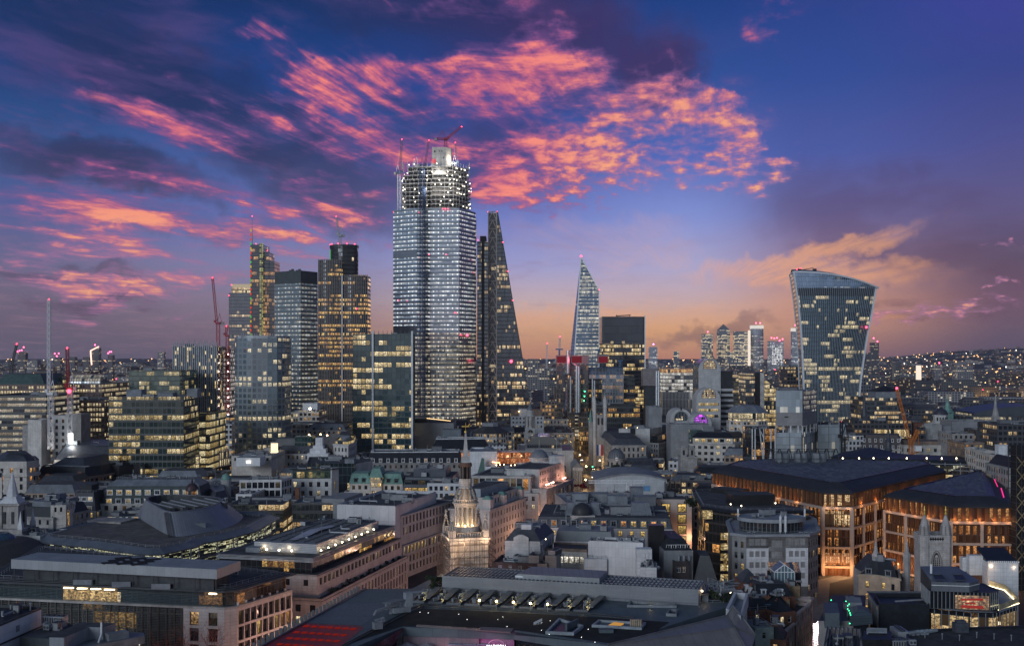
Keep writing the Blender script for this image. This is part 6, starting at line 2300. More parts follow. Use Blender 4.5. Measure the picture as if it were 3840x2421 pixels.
m.face([(Bp+(2.1)*Bx(PI*k/n),Y-W_/2-.06,z1-8.5+2.1*Bt(PI*k/n))for k in range(n+1)][::-1]+[(Bp-2.1,Y-W_/2-.06,z1-12)][:0]);m.box((Bp,Y-W_/2-.02,z1-13),(4.2,.12,4.5))
b.Ab(m,'arched_window',Ac('m165',(.2,.21,.22),.6))
pass
a,c_,d=AZ('C',415,900,29),AZ('C',890,893,29),AZ('C',1012,862,29)
p=C5(a,c_,d)
wg=Ac('m166',(.56,.56,.55),.75,.1,.3,Az=.35)
b=Ad('office_block','white stone office of deep square windows with four yellow panes on its top floor',p)
b.A8(p,0,29,wg,W(4.,2.9,2.3,2.9,lit=.14,rows=4,top=1.2,dep=.5,style='std',end=.4,cols=(A6,B9)))
b.B0(p,29,.8,As,wg)
b.Ag(p,28.2,9,2,Cj=True)
for o in[o for o in b.root.children if o.name.startswith('window')][:0]:
 pass
pass
a,c_,d=AZ('C',375,1058,24.5),AZ('C',552,1058,24.5),AZ('C',735,985,24.5)
p=C5(a,c_,d)
b=Ad('office_block','lower white grid block stepping down toward the drum-roofed building',p)
b.A8(p,0,24.5,wg,W(4.,2.7,2.2,2.9,lit=.2,rows=4,top=1.,dep=.5,end=.4,cols=(B9,A6),st=.6))
b.B0(p,24.5,.8,As,wg)
b.Ag(p,23.7,5,1)
pass
a,c_=AZ('C',210,1135,20),AZ('C',395,1128,20)
p=Bs(a,c_,14)
b=Ad('office_block','lowest white grid block with two dark square windows beside the drum',p)
b.A8(p,0,20,wg,W(4.,3.4,2.6,2.8,lit=.0,rows=3,top=1.2,dep=.5,end=.4))
b.B0(p,20,.8,As,wg)
pass
a,c_,d=AZ('C',985,775,32),AZ('C',1455,772,32),AZ('C',1535,762,32)
p=C5(a,c_,d)
b=Ad('stone_building','white stone block with small square windows under a dark glass top floor',p)
b.A8(p,0,27,Ac('m167',(.56,.555,.54),.75,.1,.25,Az=.4,Ap=(1.6,.8,.05)),{0:W(4.5,3.9,1.7,2.5,lit=.15,rows=4,top=1.6,end=.6,cols=(B9,A6)),1:W(7,8,.8,4,lit=.9,rows=2,top=1.5,end=.4,cols=(B9,),st=.5),'all':None})
m=MB();q=Aa(p,.6);u=0
for s_,e_ in zip(q,q[1:]+q[:1]):
 u=m.quad_wall(s_,e_,27,31.6,0,u)
b.Ab(m,'glass_top_floor',Db)
b.B0(Aa(p,-.5),32,.5,As,An)
m=MB();m.cap(Aa(p,-.5),31.5,0,False);m.cap(p,27.002,0);b.Ab(m,'soffit',An)
m=MB();e0,e1=p[1],p[2];m.prism(Bs(e0,(e1[0]+.01,e1[1]),.6),26.9,32.4);b.Ab(m,'end_wall',Cb['m167'])
b.Ag(p,31.5,5,1)
pass
m=MB();q=AZ('C',1068,1170,17);m.prism(Au(q[0],q[1],2.,2.),0,Av(px('C',0,1000)[1],q[1]));m.prism(Au(q[0],q[1],2.6,2.6),Av(px('C',0,1000)[1],q[1]),Av(px('C',0,990)[1],q[1]))
Ds(m,'chimney_stack','tall square brown chimney in front of the white stone block','chimney',Ej)
p=Bs(AZ('C',1010,1130,19),AZ('C',1225,1150,19),12)
b=Ad('office_block','small grey plant building around the brown chimney',p)
b.Aq(p,0,19,Bq,W(4,4,1.2,1.6,lit=.2,rows=1))
b.Ag(p,18.1,5,1)
pass
a,c_=AZ('C',1290,705,32),AZ('C',1735,722,32)
Yb=604
p=Bf([(Ai(1150,Yb),Yb),(Ai(1336,Yb),Yb),(Ai(1398,Yb+16),Yb+16),(Ai(1380,Yb+40),Yb+40),(Ai(1160,Yb+40),Yb+40)])
zt=Av(1737,Yb)
b=Ad('office_block','dark glass block with a blank stone end wall left of the green copper roofs',p)
m=MB();u=0
for k,(s_,e_)in enumerate(zip(p,p[1:]+p[:1])):
 u=m.quad_wall(s_,e_,0,zt,1 if k==1 else 0,u)
b.Ab(m,'wall',[Ae('m168',2.4,4.2,(.012,.02,.022),(.035,.05,.05),.1,.1,.12,.12,5,B9,A6,.9,.15),A5])
b.B0(p,zt,.7,As,An)
b.Ag(p,zt-.7,6,2)
pass
Y=582
Of=[(1310,1388,1775,1812,'left'),(1432,1510,1777,1814,'right')]
b=Ad('copper_roofed_building','stone building with green copper mansards around a taller central pavilion',Ar(1308,1510,Y,20))
for(x0,x1,yt,yb,nm)in Of:
 p=Ar(x0,x1,Y,16)
 Cd=zY(yb)
 b.A8(p,0,Cd,Bu,W(4.,2.9,1.5,2.1,lit=.05,rows=3,top=.9,end=.6))
 b.Ay(Aa(p,-.25),Cd,zY(yt)-Cd,1.4,Cs,W(3,3.4,1.5,1.6,lit=.0,base=1.,fm=B8),D6=Cs,name='copper_roof')
p=Ar(1389,1431,Y-1.5,16)
b.A8(p,0,zY(1805),Bu,W(4.4,1.9,1.6,2.2,lit=.9,rows=3,top=-.4+.9,end=.3,cols=(A6,B9),style='plain'))
m=MB()
p2=Aa(p,-.3)
m.prism(p2,zY(1805),zY(1788));b.Ab(m,'lit_storey',Ae('m169',1.7,2.5,(.04,.04,.04),(.3,.3,.28),.3,.1,1,1,2,B9,A6,.8,.05))
m=MB();m.loft(Aa(p2,-.4),zY(1788),Aa(p2,1.3),zY(1755));m.cap(Aa(p2,1.3),zY(1755));b.Ab(m,'copper_roof',Cs)
p=Ar(1290,1395,Y-6,8)
b.Aq(p,0,Av(1842,Y-6),Bu,W(4,3.,1.8,2.2,lit=.0,rows=2,top=.9))
pass
Ah((Ai(1415,Y-9),Y-9,22),300,Bc,.5)
a,c_=AZ('C',2240,1035,20),AZ('E',560,1040,20)
p=Bs(a,c_,34)
b=Ad('mansard_building','wide blue-grey metal mansard office with two rows of square windows behind the steeple',p)
b.Aq(p,0,20,A9,None,ph=.4)
M3=Ac('m170',(.085,.10,.12),.5,.15,.4,Ap=(1.2,40,.06))
q=b.Ay(Aa(p,.2),19.7,7.6,1.8,M3,W(3.7,5.,3.4,2.,lit=.42,rows=2,base=.5,n=7,cols=(B9,Bc),fm=An),edges=(0,))
b.one('plant_storey',[M3,Dr],'prism',Aa(q,3.5),27.2,31,0,1)
b.Ag(Aa(q,5),31,5,1)
b.Ag(q,27.3,4,0)
pass
Y=690
p=Bf([(Ai(1370,Y-2),Y-2),(xY(1738),Y),(Ai(1742,Y+26),Y+26),(Ai(1376,Y+24),Y+24)])
zb=zY(1734)
b=Ad('mansard_building','very long black slate mansard with a row of white dormers and a white roof ridge',p)
b.Aq(p,0,zb,A9,W(4,3.2,1.3,2.,lit=.1,rows=1),Bh=.4,ph=.5)
q=b.Ay(Aa(p,.3),zb-.4,zY(1696)-zb,3.,Ak,W(3,4.5,1.6,1.9,lit=.22,base=.9,end=2,cols=(Bc,),fm=Ax),edges=(0,))
m=MB();Bd(m,Aa(q,-.2),Aa(q,1.5),zY(1697),zY(1694));b.Ab(m,'white_ridge',Ac('m171',(.55,.57,.58),.6))
b.Ag(q,zY(1696)-.5,8,2)
pass
Y=740
p=Bf([(xY(1610),Y),(Ai(1842,Y+4),Y+4),(Ai(1840,Y+26),Y+26),(Ai(1615,Y+24),Y+24)])
zb=zY(1688)
b=Ad('mansard_building','second long black slate roof behind, dipping toward the pagoda-roofed building',p)
b.Aq(p,0,zb,A9,None,ph=.5)
q=b.Ay(Aa(p,.3),zb-.4,zY(1648)-zb,4,Ak)
m=MB();Bd(m,Aa(q,-.2),Aa(q,1.2),zY(1649),zY(1646));b.Ab(m,'white_ridge',Cb['m171'])
b.Ag(q,zY(1648)-.5,5,1)
pass
Y=800
x0,x1=xY(1945),xY(2150)
b=Ad('exchange_building','classical stone exchange with a dark glazed barrel roof',[(x0,Y),(x1,Y),(x1,Y+60),(x0,Y+60)])
Cd=zY(1688)
p=[(x0,Y),(x1,Y),(x1,Y+60),(x0,Y+60)]
b.Aq(p,0,Cd,A5,None,Bh=.6,Bl=Dl)
m=MB()
xa,xb=x0+6,x1-9
ya,yb=Y+5,Y+40
h=zY(1638)-zY(1676)
zs=Cd-.4
m.prism([(xa,ya),(xb,ya),(xb,yb),(xa,yb)],zs,zs+4.2)
N=12
for k in range(N):
 a0,a1=PI*k/N,PI*(k+1)/N
 P_=lambda a:((xa+xb)/2-(xb-xa)/2*Bx(a),zs+4.2+h*.8*Bt(a))
 (u0,v0),(u1,v1)=P_(a0),P_(a1)
 m.face([(u0,ya,v0),(u1,ya,v1),(u1,yb,v1),(u0,yb,v0)][::-1],0,[(k*2.2,0),(k*2.2+2.2,0),(k*2.2+2.2,35),(k*2.2,35)][::-1])
m.face([((xa+xb)/2+(xb-xa)/2*Bx(PI*k/N),ya,zs+4.2+h*.8*Bt(PI*k/N))for k in range(N+1)][::-1],1)
b.Ab(m,'barrel_roof',[Ae('m172',1.6,5,(.02,.022,.025),(.10,.11,.12),.12,.05,0,0,E2=.15),Ae('m173',1.4,3,(.05,.05,.045),(.12,.12,.11),.1,.1,.5,.4,2,Bc,A6,.35,.1)])
b.one('clerestory',A9,'prism',[(xa-1.2,ya-1.2),(xb+1.2,ya-1.2),(xb+1.2,yb),(xa-1.2,yb)],Cd-.86,Cd+1.3)
pass
for xx,Dt in((1927,'bare white flagpole between the pagoda roof and the exchange'),(2022,'bare white flagpole rising from the rooftop dome'),(2088,'short bare flagpole on the exchange roof'),(2104,'tall bare flagpole at the right end of the exchange roof')):
 m=MB()
 Yp=700 if xx in(1927,2022)else 795
 C2=Av(1690,Yp)
 m.tube((Ai(xx,Yp),Yp,5),(Ai(xx,Yp),Yp,Av({1927:1622,2022:1648,2088:1648,2104:1634}[xx],Yp)),.14,.06,6)
 Ds(m,'flagpole',Dt,'flagpole',Ax)
Y=716
x0,x1=xY(2150),xY(2184)
b=Ad('portico','stone temple front with columns and pediment facing the lit junction',[(x0,Y),(x1,Y),(x1,Y+14),(x0,Y+14)])
zt=zY(1752)
b.one('cella',A5,'prism',[(x0,Y+2.5),(x1,Y+2.5),(x1,Y+30),(x0,Y+30)],0,zt-.02)
m=MB()
for k in range(5):
 x=x0+.6+(x1-x0-1.2)*k/4
 m.lathe((x,Y+.7),[(.62,0),(.55,1),(.48,zt-2.8),(.7,zt-2.2)],10)
b.Ab(m,'columns',A5)
m=MB()
m.prism([(x0-.4,Y-.3),(x1+.4,Y-.3),(x1+.4,Y+31),(x0-.4,Y+31)],zt-2.2,zt)
m.face([(x0-.4,Y-.2,zt),(x1+.4,Y-.2,zt),((x0+x1)/2,Y-.2,zY(1733))]);m.face([(x0-.4,Y-.2,zt),((x0+x1)/2,Y-.2,zY(1733)),((x0+x1)/2,Y+31,zY(1733)),(x0-.4,Y+31,zt)]);m.face([((x0+x1)/2,Y-.2,zY(1733)),(x1+.4,Y-.2,zt),(x1+.4,Y+31,zt),((x0+x1)/2,Y+31,zY(1733))])
b.Ab(m,'pediment',A5)
pass
Y=655
b=Ad('terrace_building','white building with an orange-lit roof terrace bar and a small lead dome',Ar(1760,2072,Y,40))
p=Ar(1760,1864,Y+6,30)
b.Aq(p,0,Av(1692,Y+6),Bg,Bl=Aj)
p2=Bf([(xY(1818),Y),(Ai(2004,Y-14),Y-14),(Ai(2058,Y+14),Y+14),(Ai(1870,Y+30),Y+30)])
zt=zY(1748)
b.Aq(p2,0,zt,Bg,W(4,6,1.6,1.6,lit=1,rows=1,n=1,cols=(Be,)),Bl=As)
m=MB()
m.box((Ai(1872,Y+22),Y+24,zt-.9),(46,.5,7),.02);b.Ab(m,'orange_screen',Ae('m174',1.2,3.4,(.1,.05,.03),(.2,.09,.04),.14,.12,1,1,3,(1,.28,.10),(1,.42,.16),.75,.05))
m=MB()
for k in range(9):
 w=k/8
 q=Aw(p2[0],p2[1],.2+.6*w)
 m.ball((q[0]+1,q[1]+3+(k%3)*3,zt+.8),.32,n=5)
b.Ab(m,'terrace_lights',Af('m175',(1,.75,.4),10))
m=MB()
for k in range(6):
 m.ball((Ai(1848+k*5,Y+2),Y+2,zt+2.4-.1*k),.3,n=5)
 m.ball((Ai(2003+k*4,Y-6),Y-6,zt+3.),.3,n=5)
b.Ab(m,'string_lights',Af('m176',(1,.35,.12),14))
b.Cj(Aa(p2,.8),zt-.9,1.6,2)
rr=random.Random(8)
m=MB()
for k in range(26):
 q=Aw(p2[0],p2[1],.15+.75*rr.random())
 m.box((q[0]+rr.uniform(0,4),q[1]+rr.uniform(3,16),zt-.9),(1.2,.9,.8))
b.Ab(m,'terrace_furniture',Ac('m177',(.05,.03,.025)))
q=(Ai(2022,Y+6),Y+6)
zz=Av(1718,Y+6)
m=MB();m.prism(A7(q,5.6,n=24),0,zz);Bd(m,A7(q,6.2,n=24),A7(q,5.2,n=24),zz,zz+.8);b.Ab(m,'dome_drum',A5)
b.one('dome',Dl,'lathe',q,[(5.*Bx(PI/2*k/9),zz+.8+4.6*Bt(PI/2*k/9))for k in range(9)]+[(.3,zz+5.4),(.1,zz+6.4)],24)
m=MB();q=(Ai(1832,690),690);m.lathe(q,[(3.6*Bx(PI/2*k/9),Av(1690,690)+3*Bt(PI/2*k/9))for k in range(9)]+[(.1,Av(1690,690)+3.2)],20);b.Ab(m,'small_dome',Dl)
b.one('pavilion',Ac('m178',(.5,.42,.40),.8),'prism',Ar(1868,1945,Y+24,10),zt-4,Av(1692,Y+24))
b.one('copper_slope',Cs,'face',[(Ai(1790,Y+2),Y+2,20),(Ai(1816,Y-.5),Y-.5,20),(Ai(1816,Y-.5),Y-.5,zY(1718)),(Ai(1806,Y+2),Y+2,zY(1716))])
pass
for xx,yy in((1856,Y+12),(1905,Y+12),(1960,Y+10),(2004,Y+2)):
 Ah((Ai(xx,yy),yy,zt+2.6),900,(1,.34,.16),.6)
a,c_,d=AZ('E',745,858,30),AZ('E',1412,862,30),AZ('E',1612,768,30)
p=C5(a,c_,d)
b=Ad('stone_building','big pale stone bank block with dark green windows and a colonnaded side facing the street',p)
b.A8(p,22.,30,A5,{0:W(9,4.,2.6,5.6,lit=.2,rows=1,top=1.,n=9,cols=(B9,Be),fm=An),1:W(9,2.6,1.5,6.,lit=.0,rows=1,top=.9,dep=.9),'all':None})
q=Aa(p,-3.2)
q=[p[0],q[1]if False else(p[1][0]+4.,p[1][1]-1),(p[2][0]+4.,p[2][1]-1),p[3]]
b.A8(q,0,22.,A5,{1:W(4.,2.6,1.1,2.3,lit=.12,rows=5,top=1.2,zmin=2),0:W(4,4,1.4,2.2,lit=.1,rows=2,n=9,top=1.6),'all':None})
b.one('setback_roof',As,'cap',q,22.003)
b.B0(p,30.4,.8,As,A5)
m=MB();Bd(m,Aa(p,-.5),Aa(p,.1),29.5,30.2);b.Ab(m,'cornice',A5)
b.Ag(p,29.6,8,2,Cj=True)
pass
a,c_=AZ('E',1590,1000,24),AZ('E',1897,882,24)
dx=26
p=Bf([a,c_,(c_[0]-dx,c_[1]+6),(a[0]-dx,a[1]+6)])
b=Ad('stone_building','stone bank with a tall arcade along the street and flame-lit balconies',p)
k0=Eq(p,a,c_)
b.A8(p,0,24,A5,{k0:W(8.5,4.,1.9,6.,lit=.1,rows=2,top=2.6,dep=.7),'all':None})
m=MB();Bd(m,Aa(p,-.6),Aa(p,.05),23.3,24.);b.Ab(m,'cornice',A5)
b.B0(p,24.05,.1,Aj,A5)
up=Aa(p,5)
b.A8(up,23.95,33,A5,{k0:W(3.8,3.,1.2,1.9,lit=.1,rows=2,top=1.4),'all':None},name='upper_wall')
m=MB();Bd(m,Aa(up,-.5),Aa(up,.05),32.4,33.);b.Ab(m,'upper_cornice',A5)
b.B0(up,33.05,.6,As,A5)
m=MB();cc=Aw(c_,(c_[0]-dx,c_[1]+6),.35);m.prism(Au(cc[0],cc[1]-4,8,10),23.9,36.5);b.Ab(m,'corner_pavilion',A5)
m=MB()
for w in(.12,.2,.30,.36,.72,.8):
 q=Aw(a,c_,w)
 m.ball((q[0]-1.6,q[1]+1,25.3),.42,n=5)
b.Ab(m,'balcony_lamp',Af('m179',(1,.5,.3),14))
pass
for w in(.15,.33,.76):
 q=Aw(a,c_,w)
 Ah((q[0]-1.6,q[1]+.6,26.2),900,(1,.42,.28),.4)
a,c_=AZ('E',948,1108,29),AZ('E',1365,975,29)
p=Bf([a,c_,(c_[0]-24,c_[1]+5),(a[0]-17,a[1]+4)])
b=Ad('stone_building','long pale stone block with many small dark windows along the street, right behind the steeple',p)
k0=Eq(p,a,c_)
b.A8(p,0,24,A5,{k0:W(3.9,3.6,1.1,2.2,lit=.04,rows=6,top=1.6,end=1.6),'all':None})
m=MB();Bd(m,Aa(p,-.7),Aa(p,.05),23.6,24.3);b.Ab(m,'cornice',A5)
up=Aa(p,1.8)
b.A8(up,24.,29,A5,{k0:W(4,3.6,1.1,2.2,lit=.15,rows=1,top=1.2,cols=(Bc,)),'all':None},name='upper_wall')
b.B0(p,24.05,.06,Aj,A5,name='ledge_roof')
b.B0(up,29.2,.8,As,A5)
m=MB()
for w in(.06,.42,.9):
 q=Aw(a,c_,w)
 m.prism(Au(q[0]-1.6,q[1]+.4,3.6,3.6,Fi(c_[1]-a[1],c_[0]-a[0])),24.02,28.4)
 m.loft(Au(q[0]-1.6,q[1]+.4,4.2,4.2,Fi(c_[1]-a[1],c_[0]-a[0])),28.4,Au(q[0]-1.6,q[1]+.4,1.6,1.6,Fi(c_[1]-a[1],c_[0]-a[0])),29.8,1)
b.Ab(m,'copper_capped_pavilions',[A5,Cs])
b.Ct(Aa(up,4.5),28.4,32,Ac('m180',(.3,.35,.38),.5,.1,.3,Ap=(1.6,5,.08)))
b.Ag(up,28.4,8,1)
pass
a,c_,d=AZ('C',1515,1178,30),AZ('C',2175,1198,30),AZ('E',350,1035,30)
p=C5(a,c_,d)
b=Ad('office_block','white office block with a blank panelled upper wall left of the steeple',p)
Hw=Ac('m181',(.50,.51,.52),.65,.08,.25,Az=.2,Ap=(3.6,12,.08))
b.A8(p,0,30,Hw,None)
b.B0(p,30.3,1.2,As,Hw)
b.Ag(p,29.1,12,3)
q0=AZ('C',1425,1130,28)
b.one('grey_stair_block',Bq,'prism',Au(q0[0]+4,q0[1]+12,10,22,Fi(p[1][1]-p[0][1],p[1][0]-p[0][0])),0,28.6)
pass
a,c_=AZ('C',2235,1305,25.5),AZ('E',555,1130,25.5)
p=Bf([a,c_,(c_[0]-12,c_[1]+3),(a[0]-12,a[1]+3)])
b=Ad('office_block','white street wing with three rows of tall paired windows, one row brightly lit',p)
k0=Eq(p,a,c_)
b.A8(p,13.4,25.5,Ac('m182',(.50,.49,.47),.75,.12,.3,Az=.35,Ap=(2.4,1.2,.05)),{k0:W(4.1,3.2,1.5,3.,lit=.06,rows=3,top=.8,dep=.6,end=.6,style='plain'),'all':None})
Ls=[(x+(1. if i in(k0,(k0+1)%4)else 0),y-(.3 if i in(k0,(k0+1)%4)else 0))for i,(x,y)in enumerate(p)]
b.A8(Ls,9.5,13.4,Cb['m182'],{k0:W(4.1,3.2,1.9,2.9,lit=.97,rows=1,top=.4,dep=.6,end=.6,style='plain',cols=(B9,A6),st=.9),'all':None},name='lit_storey')
b.A8(p,0,9.45,Cb['m182'],{k0:W(3.8,3.2,1.4,2.6,lit=.25,rows=2,top=.9,dep=.6,end=.6,style='plain',cols=(B9,Be),st=.7),'all':None},name='lower_wall')
m=MB();Bd(m,Aa(Ls,-.3),Aa(p,1),13.4,13.75);Bd(m,Aa(Ls,-.2),Aa(p,1),9.2,9.5);Bd(m,Aa(p,-.4),Aa(p,.1),24.9,25.5);b.Ab(m,'ledge',Cb['m182'])
b.B0(p,25.8,.5,As,Cb['m182'])
pass
a,c_,d=AZ('D',185,470,25),AZ('D',1235,520,25),AZ('D',2165,150,25)
Dj=C5(a,c_,d)
b=Ad('office_block','long stone office block with a silver plant box and a line of roof lamps',Dj)
K6=Ac('m183',(.46,.43,.41),.8,.14,.3,Az=.45,Ap=(1.8,.9,.05))
m=MB();u=0
for s_,e_ in zip(Dj,Dj[1:]+Dj[:1]):
 u=m.quad_wall(s_,e_,20.6,24.2,0,u)
b.Ab(m,'glazed_penthouse',Ae('m184',1.9,3.6,(.012,.014,.014),(.04,.045,.045),.08,.04,.30,.0,6,Be,B9,.75,.15))
m=MB()
for k in range(3):
 Bd(m,Aa(Dj,-.7+.12*k),Aa(Dj,.3),23.9+k*.42,24.08+k*.42)
b.Ab(m,'sun_louvres',Ac('m185',(.42,.44,.45),.4))
b.B0(Aa(Dj,-.5),25.3,.25,As,Bk)
pl=C5(AZ('D',580,325,28),AZ('D',1285,360,28),AZ('D',1985,90,28))
b.one('silver_plant_box',[Ac('m186',(.40,.42,.44),.4,.1,.3,Ap=(60,.55,.12),Cu=.2),Aj],'prism',pl,25.,28,0,1)
qi=Aa(pl,1.2)
m=MB()
for k in range(1,14):
 s_,e_=Aw(qi[0],qi[3],k/14),Aw(qi[1],qi[2],k/14)
 m.bar((*s_,28.25),(*e_,28.25),.22)
for k in range(0,6):
 s_,e_=Aw(qi[0],qi[1],k/5),Aw(qi[3],qi[2],k/5)
 m.bar((*s_,28.32),(*e_,28.32),.22)
b.Ab(m,'roof_grid',An)
m=MB()
s0,s1=Aw(qi[0],qi[1],.42),Aw(qi[3],qi[2],.42)
e0,e1=Aw(qi[0],qi[1],.62),Aw(qi[3],qi[2],.62)
s0,s1,e0,e1=Aw(s0,s1,.08),Aw(s0,s1,.75),Aw(e0,e1,.08),Aw(e0,e1,.75)
m.face([(*s0,28.05),(*e0,28.05),(*Aw(e0,e1),29.),(*Aw(s0,s1),29.)]);m.face([(*Aw(s0,s1),29.),(*Aw(e0,e1),29.),(*e1,28.05),(*s1,28.05)])
b.Ab(m,'pale_roof_cover',Ac('m187',(.36,.37,.42),.7,.1,.2))
b.Ag(pl,28.,10,0,Co=3)
k1=1
Nv=Fi(Dj[2][1]-Dj[1][1],Dj[2][0]-Dj[1][0])
m=MB()
C7=Af('m188',(1,.80,.52),14)
for k in range(9):
 q=Aw(pl[1],pl[2],.03+.105*k)
 m.ball((q[0]+.9,q[1]-.5,25.9),.28,n=6)
for k in range(4):
 q=Aw(pl[0],pl[1],.02+.2*k)
 m.ball((q[0],q[1]-1.6,25.9),.32,n=6)
b.Ab(m,'roof_lamp',C7)
N1=[Aw(pl[1],pl[2],w)for w in(.05,.3,.55,.85)]+[Aw(pl[0],pl[1],w)for w in(.1,.5)]
m=MB();m.prism(C5(AZ('D',485,440,25.2),AZ('D',640,445,25.2),AZ('D',735,400,25.2)),25.,26.6);m.prism(A7(AZ('D',1150,430,25.2),3.,1.8,16),25.,26.2);b.Ab(m,'roof_pods',[Aj])
def Gi(p,d):
 q=Aa(p,-d)
 return[q[0],q[1],(q[2][0]-(q[2][0]-p[2][0])*.35+0,p[2][1]),p[3]]
t1=Gi(Dj,3.4)
b.A8(t1,13.2,20.2,K6,{1:W(3.7,3.1,1.9,2.2,lit=.3,rows=2,top=.9,dep=.5,end=1.2,cols=(B9,A6),st=.7),0:W(3.7,4,1.6,2.,lit=.2,rows=1,n=6),'all':None},name='terrace_wall')
b.B0(t1,20.6,.35,As,K6,name='terrace_roof')
t2=Gi(Dj,6.4)
b.A8(t2,0,13.,K6,{1:W(3.9,3.,1.4,3.2,lit=.4,rows=3,top=1.3,dep=.5,end=1.5,cols=(B9,A6),st=.8),0:W(3.7,5,1.8,2.2,lit=.3,rows=2),'all':None},name='street_wall')
b.B0(t2,13.9,.9,As,K6,name='lower_terrace')
pass
for q in N1:
 Ah((q[0]+1.2,q[1]-1.,26.6),90,(1,.75,.48),.25)
def Ei(name,label,Fh,Ci,r,h,Cl,B5,n=260,group=None,Gk=True,Fa=.35):
 rr=random.Random(B5)
 root=B4(name,label,Fh,Ci,group)
 m=MB()
 if Gk:
  m.tube(Ci,(Ci[0],Ci[1],Ci[2]+h*.55),max(.05,r*.07),max(.03,r*.04),6)
  for k in range(5):
   a=rr.random()*6.28
   m.tube((Ci[0],Ci[1],Ci[2]+h*(.3+.05*k)),(Ci[0]+r*.6*Bx(a),Ci[1]+r*.6*Bt(a),Ci[2]+h*(.55+.06*k)),max(.03,r*.04),.02,5)
  m.Ao('trunk',Ik,root)
 m=MB()
 Kc=[(rr.gauss(0,.42),rr.gauss(0,.42),rr.uniform(.3,.95),rr.uniform(.22,.42))for _ in range(9)]
 for k in range(n):
  bx,by,bz,br=rr.choice(Kc)
  d=Vector((rr.gauss(0,1),rr.gauss(0,1),rr.gauss(0,1))).normalized()*br*(rr.random()**.4)
  c=Vector((Ci[0]+(bx+d.x)*r,Ci[1]+(by+d.y)*r,Ci[2]+h*(bz+d.z*.6)))
  s=Fa*rr.uniform(.6,1.3)
  x=Vector((rr.gauss(0,1),rr.gauss(0,1),rr.gauss(0,.6))).normalized()*s
  y=x.cross(Vector((rr.gauss(0,1),rr.gauss(0,1),rr.gauss(0,1)))).normalized()*s*.7
  m.face([c-x,c-y,c+x,c+y])
 m.Ao('crown',Cl,root)
 return root
D5=Ac('m189',(.030,.045,.022),.7,.4,1.5)
It=Ac('m190',(.05,.085,.03),.7,.4,1.5)
e0,e1=t2[1],t2[2]
for k,w in enumerate((.14,.2,.27,.33,.40,.47,.55,.62,.70,.78,.86,.93)):
 q=Aw(e0,e1,w)
 Ei('potted_shrub','small dark shrub in a row along the stone street terrace','shrub',(q[0]-1.6,q[1]+.5,12.95),1.1,1.5+.7*(k%3==0),D5 if k%4 else It,50+k,170,'shrubs along the stone terrace',Fa=.22)
Hf=T('D',27,870,25)+T('D',27,600,175,430,218,210,272,0,308)+T('B',27,2200,350,1850,425,1700,432,1560,425,1310,388,1040,350,485,300)
Et=T('A',27,330,1500,960,1375)+T('C',27,330,1245,700,1260)
p=Bf(Hf+Et)
b=Ad('office_building','broad office building with curved metal eaves and a tapered drum on its roof',p)
Il=Ae('m191',1.8,.42,(.03,.035,.03),(.06,.065,.06),.1,.16,.62,.0,3,(.92,.95,.5),(1,.96,.66),.9,.15)
G5=Ae('m192',1.8,.42,(.02,.024,.02),(.055,.06,.058),.1,.25,.28,.0,3,(.92,.95,.5),(1,.96,.66),.6,.12)
m=MB();u=0
q=Aa(p,1.6)
for s_,e_ in zip(q,q[1:]+q[:1]):
 u=m.quad_wall(s_,e_,21.2,25.4,0,u)
b.Ab(m,'lit_glass_band',Il)
m=MB();u=0
for s_,e_ in zip(q,q[1:]+q[:1]):
 u=m.quad_wall(s_,e_,0,20.6,0,u)
b.Ab(m,'lower_glass',G5)
m=MB();Bd(m,Aa(p,.8),Aa(p,2.5),20.6,21.2);b.Ab(m,'ledge',Ac('m193',(.26,.22,.20),.7))
m=MB()
n_=len(q)
for i in range(n_):
 a,c=q[i],q[(i+1)%n_]
 L=Dh(c[0]-a[0],c[1]-a[1])
 k=.0
 while k<L:
  x,y=a[0]+(c[0]-a[0])*k/L,a[1]+(c[1]-a[1])*k/L
  m.tube((x,y,14),(x,y,26),.28,n=8)
  k+=9.
b.Ab(m,'columns',Ac('m146',(.5,.52,.53)))
r1,r2=Aa(p,3.2),Aa(p,4.6)
m=MB()
m.loft(Aa(p,.0),25.4,Aa(p,-.25),25.9);m.loft(Aa(p,-.25),25.9,r1,27.4);m.loft(r1,27.4,r2,27.);m.cap(Aa(p,1.7),25.39,0,False)
b.Ab(m,'metal_eave',Dr)
b.one('flat_roof',Ac('m194',(.12,.11,.10),.95,.3,.4),'cap',r2,27.)
b.Cj(r1,27.4,.9,3)
m=MB();Jr=Bf(T('B',27.1,980,105,1360,125,1560,75,1130,65));m.prism(Jr,27.,27.6);b.Ab(m,'long_rooflight',Ac('m195',(.30,.28,.25),.5))
Cr=T('A',27,1490,1280)+T('B',27,1700,145,1925,275,2110,262)+T('D',27,180,200,300,160,420,105)
Cn=T('A',34,1600,1108,1740,1190,1880,1270)+T('A',34,2050,1262)+T('C',34,0,1228,110,1200,205,1165)
H1=[(Cr[-1][0]-3,Cr[-1][1]+22),(Cr[-1][0]-22,Cr[-1][1]+34),(Cr[0][0]+2,Cr[0][1]+24)]
Ie=[(Cn[-1][0]-3,Cn[-1][1]+16),(Cn[-1][0]-16,Cn[-1][1]+24),(Cn[0][0]+4,Cn[0][1]+12)]
bb,tt=Cq(Cr+H1,2),Cq(Cn+Ie,2)
m=MB()
m.loft(bb,27.,tt,34.,0)if Gy(bb)>0 else m.loft(bb[::-1],27.,tt[::-1],34.,0)
If=Aa(Bf(tt),1.)
Bd(m,Bf(tt),If,33.9,34.3,0)
m.loft(If[::-1],34.2,If[::-1],31.,1)
b.Ab(m,'drum',[Ac('m196',(.19,.205,.225),.42,.12,.25,Ap=(1.,60,.09),Bn=.5),An])
